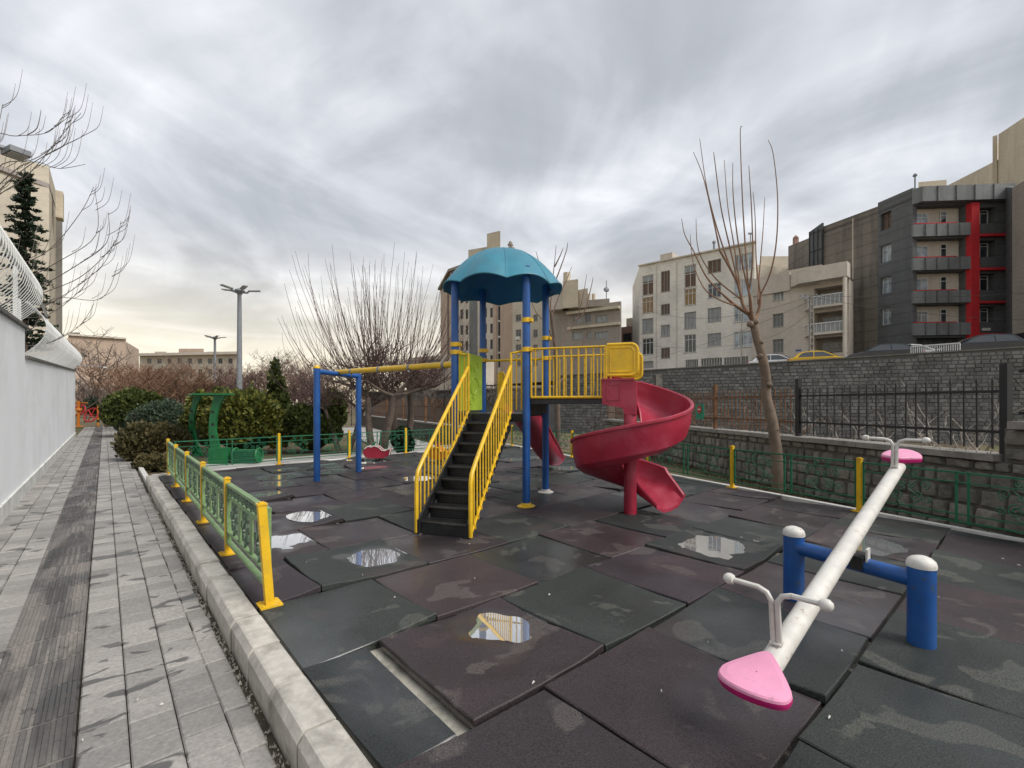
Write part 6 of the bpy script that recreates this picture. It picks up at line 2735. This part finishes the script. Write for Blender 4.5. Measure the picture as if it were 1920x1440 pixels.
def pruned_tree(label, base, stems, crown_r, z_head, z_top, seed, nshoot=170, bark='bark', twig='twig', r0=.14, shoot_r=.009, group=None, name='pruned_tree', flare=1.0):
    """short crooked stems, dense knobby head, long whips rising from it"""
    rg_ = random.Random(seed)
    t = thing(name, label, 'tree', base, group=group)
    tr = MB()
    br = MB()
    heads = []
    for dx, dy, hf in stems:
        q = base + Vector((dx * .25, dy * .25, 0))
        pts, d = limb(tr, q, Vector((dx, dy, 2.2)), hf, r0, r0 * .62, rg_, 6, .14, .06, 8)
        for k in range(5):
            a = rg_.uniform(0, 2 * PI)
            dd = Vector((math.cos(a) + dx * .5, math.sin(a) + dy * .5, rg_.uniform(.15, .75)))
            p2, d2 = limb(tr, pts[-1], dd, crown_r * rg_.uniform(.55, .95), r0 * .42, r0 * .14, rg_, 7, .26, .06, 6)
            for i in range(2, len(p2)):
                heads.append(p2[i])
            for _ in range(7):
                i = rg_.randint(2, len(p2) - 1)
                a2 = rg_.uniform(0, 2 * PI)
                p3, d3 = limb(br, p2[i], Vector((math.cos(a2), math.sin(a2), rg_.uniform(.1, .7))), crown_r * rg_.uniform(.25, .55), r0 * .16, r0 * .07, rg_, 5, .26, .06, 5)
                heads += p3[2:]
                twigs(br, p3, rg_, 11, (.2, .55), .008, 3, .12)
    for _ in range(nshoot):
        p = rg_.choice(heads)
        o_ = p - base
        rad = Vector((o_.x, o_.y, 0))
        lean = rad / max(crown_r, .1) * 1.0 * flare
        topz = base.z + z_top - (rad.length / crown_r) ** 2 * (z_top - z_head) * .45
        L = max(.4, (topz - p.z) * rg_.uniform(.55, 1.05))
        d = Vector((lean.x * 1.3 + rg_.uniform(-.2, .2), lean.y * 1.3 + rg_.uniform(-.2, .2), 1.0))
        limb(br, p, Vector((d.x * 1.5, d.y * 1.5, d.z)), L, shoot_r, shoot_r * .4, rg_, 8, .085, .17, 3)
    for v in tr.v:
        n_ = mnoise.noise(Vector((v.x * 8, v.y * 8, v.z * 4)))
        v.x += .022 * n_
        v.y += .018 * n_
    tr.build('trunk', bark, t, smooth=True)
    br.build('crown', twig, t)
    return t


def bare_tree(label, base, hgt, spread, seed, twig='twig_tan', bark='bark', dens=1.0, r0=.10, group=None, name='bare_tree', vert=.6, tw=.007):
    rg_ = random.Random(seed)
    t = thing(name, label, 'tree', base, group=group)
    tr, br = MB(), MB()
    pts, d = limb(tr, base, Vector((rg_.uniform(-.1, .1), rg_.uniform(-.1, .1), 1)), hgt * .30, r0, r0 * .7, rg_, 5, .07, .05, 7)
    nl = 6
    for k in range(nl):
        a = k * 2 * PI / nl + rg_.uniform(-.4, .4)
        dd = Vector((math.cos(a) * spread * .5, math.sin(a) * spread * .5, hgt * vert * rg_.uniform(.7, 1.1)))
        p2, d2 = limb(tr, pts[-1 - (k % 2)], dd, hgt * .42, r0 * .45, r0 * .15, rg_, 6, .14, .04, 5)
        for _ in range(int(7 * dens)):
            i = rg_.randint(2, len(p2) - 1)
            a2 = rg_.uniform(0, 2 * PI)
            p3, d3 = limb(br, p2[i], Vector((math.cos(a2), math.sin(a2), rg_.uniform(.2, 1.2))), hgt * rg_.uniform(.14, .30), r0 * .16, r0 * .06, rg_, 4, .2, .08, 4)
            twigs(br, p3, rg_, int(9 * dens), (hgt * .05, hgt * .15), tw, 3, .12)
    for v in tr.v:
        n_ = mnoise.noise(Vector((v.x * 8, v.y * 8, v.z * 4)))
        v.x += .022 * n_
        v.y += .018 * n_
    tr.build('trunk', bark, t, smooth=True)
    br.build('crown', twig, t)
    return t


def whip(mb, pix, d, r0, r1, n=18, sides=4):
    """smooth shoot through photo points at distance d (each may lean in depth)"""
    pts = [P(x, y, d + dz) for x, y, dz in pix]
    res = []
    k = len(pts)
    for i in range(k - 1):
        p0, p1, p2, p3 = pts[max(i - 1, 0)], pts[i], pts[i + 1], pts[min(i + 2, k - 1)]
        for s_ in range(5):
            u = s_ / 5
            res.append(.5 * ((2 * p1) + (p2 - p0) * u + (2 * p0 - 5 * p1 + 4 * p2 - p3) * u * u + (3 * p1 - p0 - 3 * p2 + p3) * u ** 3))
    res.append(pts[-1])
    m_ = len(res)
    mb.tube(res, [r0 + (r1 - r0) * i / (m_ - 1) for i in range(m_)], sides, cap=False)


# pollarded tree at the right, in front of the stone wall
DR = 8.6
rt_ = thing('pollarded_tree', 'slim pollarded tree with tall bare whips in front of the stone wall', 'tree', Vector((*XY(1458, DR).xy, -.25)))
m = MB()
whip(m, [(1459, 935, 0), (1456, 850, 0), (1450, 800, 0), (1438, 748, .05), (1436, 705, .05), (1428, 660, 0), (1418, 625, 0), (1411, 600, 0)], DR, .105, .062, sides=12)
for v in m.v:
    n_ = mnoise.noise(Vector((v.x * 9, v.y * 9, v.z * 5)))
    n2_ = mnoise.noise(Vector((v.x * 3, v.y * 3, v.z * 2 + 7)))
    v.x += .014 * n_ + .03 * n2_
    v.y += .014 * n_
for x, y, r_ in ((1443, 722, .05), (1427, 642, .05), (1407, 608, .065), (1416, 603, .065), (1424, 668, .045), (1455, 806, .055)):
    m.lathe(P(x, y, DR - .04), [(.005, -.06), (r_ * .7, -.045), (r_, 0), (r_ * .8, .04), (.01, .055)], 9, axis=(rtree.uniform(-1, 1), -.4, .5))
m.build('trunk', 'bark_light', rt_, smooth=True)
m = MB()
for ln in ([(1411, 602, 0), (1402, 585, 0), (1392, 568, .1), (1388, 548, .1), (1378, 520, .2), (1350, 470, .2)], [(1411, 602, 0), (1408, 580, -.1), (1406, 555, -.2), (1403, 540, -.2)],
           [(1412, 602, 0), (1420, 590, .1), (1425, 570, .1), (1426, 553, .1)], [(1406, 590, 0), (1390, 580, -.1), (1376, 570, -.2), (1355, 552, -.2)]):
    whip(m, ln, DR, .035, .02, sides=7)
sh = [[(1355, 552, -.2), (1325, 520, -.3), (1300, 470, -.4), (1284, 440, -.4), (1278, 410, -.4)],
      [(1350, 470, .2), (1335, 400, .3), (1318, 330, .4), (1300, 285, .5)],
      [(1372, 510, .2), (1345, 430, .2), (1325, 350, .2), (1312, 260, .2)],
      [(1388, 548, .1), (1370, 470, .1), (1352, 390, .0), (1340, 300, -.1), (1338, 285, -.1)],
      [(1390, 555, .1), (1378, 470, .3), (1365, 390, .4), (1358, 300, .4)],
      [(1403, 545, -.2), (1385, 460, -.3), (1375, 370, -.4), (1374, 305, -.4)],
      [(1403, 542, -.2), (1398, 470, -.2), (1392, 370, -.1), (1388, 250, 0), (1392, 238, 0)],
      [(1405, 545, -.2), (1411, 490, -.3), (1410, 410, -.3), (1406, 340, -.3), (1404, 310, -.3)],
      [(1426, 553, .1), (1418, 490, .2), (1416, 410, .3), (1412, 360, .3)],
      [(1426, 553, .1), (1445, 510, 0), (1456, 450, -.1), (1458, 370, -.1), (1450, 290, -.1), (1440, 262, -.1)],
      [(1421, 570, .1), (1424, 510, .4), (1430, 440, .5), (1434, 370, .5)],
      [(1388, 560, .1), (1340, 520, .2), (1310, 470, .3), (1305, 410, .3)],
      [(1376, 572, -.2), (1345, 560, -.4), (1320, 540, -.5), (1300, 495, -.5), (1294, 440, -.5)]]
for ln in sh:
    whip(m, ln, DR, .017, .0045, sides=5)
m.build('crown', 'twig_tan', rt_, smooth=True)

# big pruned trees behind the swing frame
pruned_tree('broad pruned tree with dense pink brown whips behind the swing beam', Vector((*XY(708, 15.6).xy, -.25)), ((-.5, .1, 2.0), (.5, -.1, 2.1), (.1, .6, 1.9)), 2.0, 3.0, 6.9, 41, 150, shoot_r=.0115, twig='twig_dark')
pruned_tree('pruned tree with a forked trunk right of the broad one', Vector((*XY(752, 16.8).xy, -.25)), ((.45, .1, 2.3), (-.5, .2, 2.1)), 1.75, 3.0, 6.7, 42, 95, shoot_r=.0115, twig='twig_dark')
pruned_tree('smaller pruned tree leaning left behind the blue swing posts', Vector((*XY(646, 16.5).xy, -.25)), ((-.6, .0, 1.7), (.5, .2, 1.6)), 1.55, 2.3, 5.0, 43, 110, r0=.10, shoot_r=.010, twig='twig_dark')

# slender tree behind the tower
st_ = thing('slender_tree', 'slender bare tree with upright branches behind the tower posts', 'tree', Vector((*XY(1047, 14.5).xy, -.2)))
m = MB()
whip(m, [(1047, 860, 0), (1046, 780, 0), (1044, 700, 0), (1040, 640, 0), (1034, 590, 0)], 14.5, .085, .05, sides=9)
m.build('trunk', 'bark', st_, smooth=True)
m = MB()
for ln in ([(1040, 640, 0), (1032, 590, 0), (1036, 530, 0), (1040, 490, 0), (1043, 460, 0)], [(1034, 595, 0), (1046, 560, .2), (1060, 530, .3), (1072, 500, .3)], [(1044, 690, 0), (1056, 640, .3), (1080, 600, .5), (1092, 560, .5), (1100, 515, .5)],
           [(1036, 540, 0), (1048, 510, 0), (1062, 470, 0), (1064, 455, 0)], [(1034, 590, 0), (1022, 560, -.2), (1012, 500, -.2), (1005, 472, -.2)], [(1042, 650, 0), (1025, 610, -.4), (1005, 585, -.5), (995, 560, -.5)],
           [(1080, 600, .5), (1095, 585, .5), (1108, 540, .5), (1112, 520, .5)], [(1040, 500, 0), (1050, 480, 0), (1056, 465, 0)], [(1046, 720, 0), (1070, 690, .5), (1095, 640, .6), (1104, 610, .6)]):
    whip(m, ln, 14.5, .026, .007, sides=5)
m.build('crown', 'twig', st_, smooth=True)

# tree behind the white wall reaching over it
ot = thing('overhanging_tree', 'bare tree behind the white wall whose branches reach over it', 'tree', SQ(13.6, -2.3, -.25))
b0 = SQ(13.6, -2.3, -.25)
m = MB()
rg_ = random.Random(12)
pts, _ = limb(m, b0, up, 3.4, .16, .11, rg_, 6, .06, .04, 8)
m.build('trunk', 'bark', ot, smooth=True)
m = MB()


def reach(ln, d, r0, sides=5):
    whip(m, ln, d, r0, .004, sides=sides)
    for _ in range(9):
        i = rg_.randint(1, len(ln) - 1)
        x, y, z_ = ln[i]
        x0, y0, z0 = ln[i - 1]
        f = rg_.random()
        sx_, sy_ = x0 + (x - x0) * f, y0 + (y - y0) * f
        L = rg_.uniform(30, 90)
        whip(m, [(sx_, sy_, z_), (sx_ + L * .35, sy_ - L * .25, z_), (sx_ + L * .5, sy_ - L * .9, z_)], d, .006, .0025, sides=3)


DT = 8.9
for ln in ([(-70, 520, 0), (20, 500, 0), (90, 470, 0), (150, 400, 0), (176, 350, 0)], [(-70, 560, 0), (30, 530, 0), (110, 490, 0), (180, 440, 0), (178, 355, 0)], [(-60, 600, 0), (60, 545, 0), (140, 500, 0), (200, 455, 0), (203, 398, 0)],
           [(-50, 640, 0), (60, 560, .3), (150, 520, .3), (212, 460, .3), (227, 415, .3)], [(-40, 620, 0), (40, 590, .4), (110, 560, .5), (190, 500, .6), (215, 450, .6)], [(-90, 480, 0), (-10, 320, 0), (60, 300, 0), (110, 265, 0), (130, 210, 0)],
           [(-90, 470, 0), (-20, 380, -.2), (50, 330, -.2), (110, 260, -.2), (152, 212, -.2)], [(-90, 450, 0), (0, 355, .1), (70, 300, .2), (150, 258, .2), (180, 242, .2)], [(-90, 420, 0), (-30, 300, 0), (-5, 240, 0), (5, 195, 0)],
           [(-60, 640, 0), (20, 600, .5), (90, 590, .7), (150, 545, .8), (180, 500, .8)], [(-80, 430, 0), (40, 310, 0), (110, 316, 0), (160, 308, 0)], [(-60, 560, 0), (50, 620, .6), (100, 560, .8), (190, 560, 1.0), (222, 492, 1.0)],
           [(-80, 400, 0), (-20, 262, 0), (30, 255, 0), (90, 248, 0), (120, 215, 0)], [(-60, 660, 0), (40, 650, .8), (100, 640, 1), (150, 610, 1.2), (176, 570, 1.2)]):
    reach(ln, DT, .0105)
m.build('crown', 'twig_over', ot, smooth=True)

# bare trees at mid distance, each with its own crown
far_trees = [
    (200, 33, 9.0, 6.0, 'bare grey tree standing beside the far path end, tallest at the left', 'twig_grey', .8),
    (265, 38, 5.8, 6.0, 'bushy brown bare tree right of the far path', 'twig_tan', 1.3),
    (318, 36, 5.2, 5.6, 'bare brown tree above the clipped round shrub', 'twig_tan', 1.3),
    (372, 42, 5.6, 6.0, 'bare tan tree left of the smaller lamp', 'twig_tan', 1.3),
    (430, 45, 6.0, 6.5, 'bare pinkish tree between the two lamps', 'twig', 1.3),
    (482, 40, 6.6, 6.0, 'bare pinkish tree right of the nearer lamp', 'twig', 1.3),
    (572, 34, 5.4, 5.5, 'bare tree just right of the conical cypress', 'twig', 1.2),
    (160, 44, 5.5, 6.0, 'dark bare tree over the end of the white wall', 'twig_grey', 1.2),
    (620, 30, 4.6, 5.0, 'bare tree between cypress and swing posts', 'twig', 1.1),
    (880, 32, 4.6, 5.5, 'bare shrubby tree seen between the tower stairs', 'twig_grey', 1.2),
    (945, 27, 3.8, 4.6, 'bare shrubby tree under the tower deck', 'twig_grey', 1.2),
    (232, 30, 5.6, 5.6, 'dense tan bare tree behind the olive round bush', 'twig_tan', 1.7),
    (290, 29, 5.2, 5.4, 'dense bare tree right of the olive round bush', 'twig_tan', 1.7),
    (348, 31, 5.4, 5.6, 'dense tan bare tree above the green shelter top', 'twig_tan', 1.7),
    (398, 33, 5.2, 5.4, 'dense bare tree in front of the smaller lamp pole', 'twig_tan', 1.7),
    (462, 32, 5.4, 5.6, 'dense bare tree just behind the nearer lamp pole', 'twig', 1.7),
    (545, 28, 5.0, 5.0, 'dense bare tree behind the cypress', 'twig', 1.6),
    (815, 34, 4.4, 5.0, 'bare tree left of the stairs behind the swing beam', 'twig_grey', 1.2),
]
for i, (px, d, h, spd, lab, tw, dn) in enumerate(far_trees):
    bare_tree(lab, Vector((*XY(px, d).xy, -.26)), h, spd, 200 + i, tw, 'bark', dn, .11, group='bare trees around the park', tw=.010 + .0002 * d)
# slim poplar like row far away
for i, px in enumerate((528, 552, 596, 340, 300, 505)):
    bare_tree(('thin upright bare tree in the distance, %s' % ('right of the cypress tip', 'behind the cypress right side', 'left of the swing post top', 'above the far beige block middle', 'above the far beige block left end', 'behind the cypress left side')[i]),
              Vector((*XY(px, 62).xy, -.26)), (9.5, 9.0, 9.2, 9.0, 8.2, 10.0)[i], 3.2, 300 + i, 'twig', 'bark', 1.0, .12, group='bare trees around the park', vert=1.2, tw=.018)


# bare shrubs against the retaining wall
def bare_shrub(label, base, h, sp, seed, mat):
    rg_ = random.Random(seed)
    m = MB()
    for k in range(5):
        a = rg_.uniform(0, 2 * PI)
        p2, d2 = limb(m, base + Vector((math.cos(a) * .08, math.sin(a) * .08, 0)), Vector((math.cos(a) * sp * .6, math.sin(a) * sp * .6, h)), h * rg_.uniform(.6, 1.05), .024, .007, rg_, 8, .38, .04, 5)
        twigs(m, p2, rg_, 6, (.2, .6), .008, 3, .05)
    o = m.build('bare_shrub', mat, None)
    tag(o, label, 'shrub', 'bare shrubs below the retaining wall')
    return o


for i, (px, d, h, mt, lab) in enumerate(((1545, 13.5, 2.0, 'twig_pale', 'pale bare shrub just right of the thick black fence post'), (1620, 12.0, 1.9, 'twig_pale', 'pale bare shrub behind the seesaw far seat'),
                                         (1700, 12.5, 2.0, 'twig_pale', 'pale bare shrub below the dark grey hatchback'), (1775, 11.0, 2.6, 'twig_pale', 'tall pale bare shrub near the right end of the iron fence'), (1835, 10.0, 2.1, 'twig_pale', 'pale bare shrub beside the stone pier'),
                                         (1330, 16.0, 2.3, 'twig_tan', 'brown bare shrub right of the spiral slide'), (1395, 15.5, 2.2, 'twig_tan', 'brown bare shrub left of the pollarded trunk'), (1250, 19.0, 2.6, 'twig_tan', 'brown bare shrub behind the spiral slide'),
                                         (1480, 14.0, 2.0, 'twig_tan', 'brown bare shrub right of the pollarded trunk'), (1120, 22.0, 2.5, 'twig_grey', 'grey bare shrub under the bridge railing'), (1895, 9.0, 2.2, 'twig_pale', 'pale bare shrub at the right picture edge'))):
    p = Vector((*XY(px, d).xy, -.25))
    bare_shrub(lab, p, h, 1.3, 500 + i, mt)


# ================================================================== EVERGREEN BUSHES
def foliage(mb, lumps, n, size, rg_, upb=.3, shell=.55, aspect=2.2):
    """leaf sprays scattered through overlapping lumps (centre, radii)"""
    vol = [r[0] * r[1] * r[2] for c, r in lumps]
    tot = sum(vol)
    vs_, fs_ = mb.v, mb.f
    for (c, r), v in zip(lumps, vol):
        for _ in range(int(n * v / tot)):
            d = Vector((rg_.gauss(0, 1), rg_.gauss(0, 1), rg_.gauss(0, 1))).normalized()
            k = shell + (1 - shell) * rg_.random() ** .5
            k *= 1 + .22 * mnoise.noise(d * 2.3 + c)
            if rg_.random() < .07:
                k *= rg_.uniform(1.1, 1.45)
            p = c + Vector((d.x * r[0], d.y * r[1], d.z * r[2])) * k
            if p.z < -.25:
                continue
            nrm = (d + rnd_dir(rg_, .75) + up * upb).normalized()
            t1 = nrm.cross(rnd_dir(rg_, 1.0)).normalized()
            ax = (up * rg_.uniform(.2, 1.0) + d * .8 + rnd_dir(rg_, .6)).normalized()
            side = ax.cross(rnd_dir(rg_, 1) + Vector((.01, 0, 0))).normalized()
            s_ = size * rg_.uniform(.6, 1.35)
            o_ = len(vs_)
            vs_.extend([p - ax * s_ * .5, p + side * s_ / aspect, p + ax * s_ * .7, p - side * s_ / aspect])
            fs_.append((o_, o_ + 1, o_ + 2, o_ + 3))


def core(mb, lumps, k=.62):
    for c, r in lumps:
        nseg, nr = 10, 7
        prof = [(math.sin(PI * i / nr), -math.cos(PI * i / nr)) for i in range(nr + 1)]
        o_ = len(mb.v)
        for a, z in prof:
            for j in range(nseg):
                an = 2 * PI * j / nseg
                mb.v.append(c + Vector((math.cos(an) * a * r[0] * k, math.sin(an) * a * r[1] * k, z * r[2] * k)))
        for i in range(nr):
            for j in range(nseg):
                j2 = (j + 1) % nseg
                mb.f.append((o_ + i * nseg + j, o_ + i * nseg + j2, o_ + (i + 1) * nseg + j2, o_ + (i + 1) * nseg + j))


def bush(label, px, d, ytop, wpx, mat, seed, n=9000, size=.10, nl=7, cat='bush', name='evergreen_bush', coremat='leaf_dark', zb=-.25, ybase=None):
    rg_ = random.Random(seed)
    base = Vector((*XY(px, d).xy, zb))
    h = H + (HY - ytop) / F * d - zb
    w = wpx / F * d
    t = thing(name, label, cat, base)
    dome = (base + Vector((0, 0, h * .46)), (w * .40, w * .40, h * .46))
    lumps = [dome]
    for k in range(nl * 4):
        a = 2.399 * k + rg_.uniform(-.3, .3)
        e_ = math.asin(min(.98, -.25 + 1.22 * (k + .5) / (nl * 4)))
        rr_ = w * rg_.uniform(.11, .19)
        kk = rg_.uniform(.78, .98)
        lumps.append((base + Vector((math.cos(a) * math.cos(e_) * w * .40 * kk, math.sin(a) * math.cos(e_) * w * .40 * kk, h * (.46 + .44 * math.sin(e_) * kk))), (rr_, rr_, rr_ * rg_.uniform(.8, 1.3))))
    m = MB()
    foliage(m, lumps[1:], int(n * 1.15), size, rg_)
    m.build('foliage', mat, t)
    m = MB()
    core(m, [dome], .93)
    m.build('dark_core', coremat, t)  # solid dark core added inside the leaves; closes and darkens the gaps
    return t


bush('rounded olive green bush beside the far end of the path', 254, 24, 731, 104, 'leaf_olive', 1, 9000, .15)
bush('clipped grey green dome shaped shrub by the path', 302, 19.5, 752, 106, 'leaf_grey', 2, 12000, .085, nl=9)
bush('low brownish green shrub in front of the clipped dome', 293, 14.2, 800, 112, 'leaf_brown', 3, 10000, .10)
bush('yellow green bush left behind the green shelter', 392, 18, 722, 80, 'leaf_yellow', 4, 8000, .13)
bush('large yellow green bush behind the back fence', 463, 16.5, 741, 152, 'leaf_yellow', 5, 15000, .12, nl=10)
bush('darker green bush left of the blue swing posts', 585, 17, 757, 105, 'leaf_olive', 6, 11000, .11)
bush('dark bush half hidden behind the blue swing posts', 622, 22, 725, 60, 'leaf_cypress', 7, 6000, .13)
bush('small dark shrub at the foot of the forked tree', 755, 15.0, 795, 44, 'leaf_dark', 8, 4000, .08)
bush('low dark hedge beyond the end of the path', 182, 62, 748, 56, 'leaf_dark', 9, 4500, .30)
bush('withered brown shrub beside the end of the kerb', 292, 12.2, 856, 70, 'leaf_brown', 10, 3500, .07)
bush('dark green bush under the nearer park lamp', 420, 24, 716, 50, 'leaf_olive', 11, 5000, .14)


def cone_tree(label, px, d, ytop, wpx, mat, seed, n, size, zb=-.25, name='cypress', lay=9, aspect=2.2, droop=0.0):
    rg_ = random.Random(seed)
    base = Vector((*XY(px, d).xy, zb))
    h = H + (HY - ytop) / F * d - zb
    w = wpx / F * d
    t = thing(name, label, 'tree', base)
    m = MB()
    m.tube([base, base + up * h * .9], [.10, .02], 8)
    m.build('trunk', 'bark', t)
    lumps = []
    for k in range(lay):
        f = (k + .4) / lay
        rad = w * .5 * (1 - f) ** .8 * (0.75 + .25 * min(1, f * 5)) + .05
        for j in range(3):
            a = rg_.uniform(0, 2 * PI)
            lumps.append((base + Vector((math.cos(a) * rad * .35, math.sin(a) * rad * .35, h * (.06 + .90 * f))), (rad * .8, rad * .8, h / lay * .95)))
    m = MB()
    foliage(m, lumps, n, size, rg_, shell=.4, aspect=aspect)
    m.build('crown', mat, t)
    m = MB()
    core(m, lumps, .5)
    m.build('dark_core', 'leaf_dark', t)  # solid dark bodies added inside the crown so it is not see-through
    return t


cone_tree('dark green conical cypress behind the bushes', 517, 20.5, 671, 70, 'leaf_cypress', 21, 12000, .13)

# spruce behind the white wall: whorls of drooping boughs
sp_ = SQ(17.5, -2.9, -.3)
sp_ = Vector((*XY(47, 17.5).xy, -.3))
stt = thing('spruce_tree', 'dark narrow spruce behind the white wall in front of the cream building', 'tree', sp_)
hS = H + (HY - 318) / F * 17.5 + .3
m = MB()
m.tube([sp_, sp_ + up * hS], [.12, .015], 8)
m.build('trunk', 'bark', stt)
m = MB()
rg_ = random.Random(61)
lay = 34
for k in range(lay):
    z = hS * (.36 + .635 * k / lay)
    rad = .12 + .95 * (1 - k / lay) ** .7
    for j in range(7):
        a = rg_.uniform(0, 2 * PI)
        L = rad * rg_.uniform(.55, 1.15)
        p = sp_ + up * z
        q = p + Vector((math.cos(a) * L, math.sin(a) * L, rg_.uniform(-.18, .16)))
        for _ in range(46):
            f = rg_.uniform(.05, 1.0)
            c = p.lerp(q, f) + rnd_dir(rg_, .05)
            dd = ((q - p).normalized() * .7 + rnd_dir(rg_, .8) + up * .2).normalized()
            sd = dd.cross(rnd_dir(rg_, 1)).normalized()
            s_ = rg_.uniform(.07, .15)
            o_ = len(m.v)
            m.v.extend([c - dd * s_ * .5, c + sd * s_ * .3, c + dd * s_ * .8, c - sd * s_ * .3])
            m.f.append((o_, o_ + 1, o_ + 2, o_ + 3))
m.build('crown', 'leaf_dark', stt)

# fringe of dry weeds at the foot of the stone wall and on the strip behind the right fence
m = MB()
rg_ = random.Random(88)
for _ in range(2600):
    t = rg_.uniform(-4, LLEN)
    n_ = rg_.uniform(.05, .5) if rg_.random() < .8 else rg_.uniform(-.4, 0)
    z = -.26 if n_ > 0 else .86
    p = LWp(t, n_, z)
    hgt = rg_.uniform(.03, .14) if n_ > 0 else rg_.uniform(.01, .04)
    d = Vector((rg_.uniform(-.5, .5), rg_.uniform(-.5, .5), 1)) * hgt
    sd = Vector((rg_.uniform(-1, 1), rg_.uniform(-1, 1), 0)).normalized() * .008
    m.add([p - sd, p + sd, p + d], [(0, 1, 2)])
stuff(m.build('weeds', 'leaf_brown'), 'dry weeds along the foot of the stone wall', 'weeds')

# far-off belt of bare trees that reads as one mass
m = MB()
rg_ = random.Random(17)
for _ in range(5200):
    px = rg_.uniform(-60, 900)
    d = rg_.uniform(66, 92)
    b = Vector((*XY(px, d).xy, rg_.uniform(-.3, 3.2)))
    limb(m, b, Vector((rg_.uniform(-.7, .7), rg_.uniform(-.4, .4), 1)), rg_.uniform(1.2, 3.0), .035, .012, rg_, 3, .2, .05, 3)
for _ in range(90):
    px = rg_.uniform(-60, 900)
    d = rg_.uniform(66, 92)
    b = Vector((*XY(px, d).xy, -.3))
    limb(m, b, up, rg_.uniform(2.5, 4.5), .16, .05, rg_, 4, .08, .05, 5)
stuff(m.build('distant_wood', 'twig'), 'hazy brown belt of distant bare trees along the horizon', 'wood')
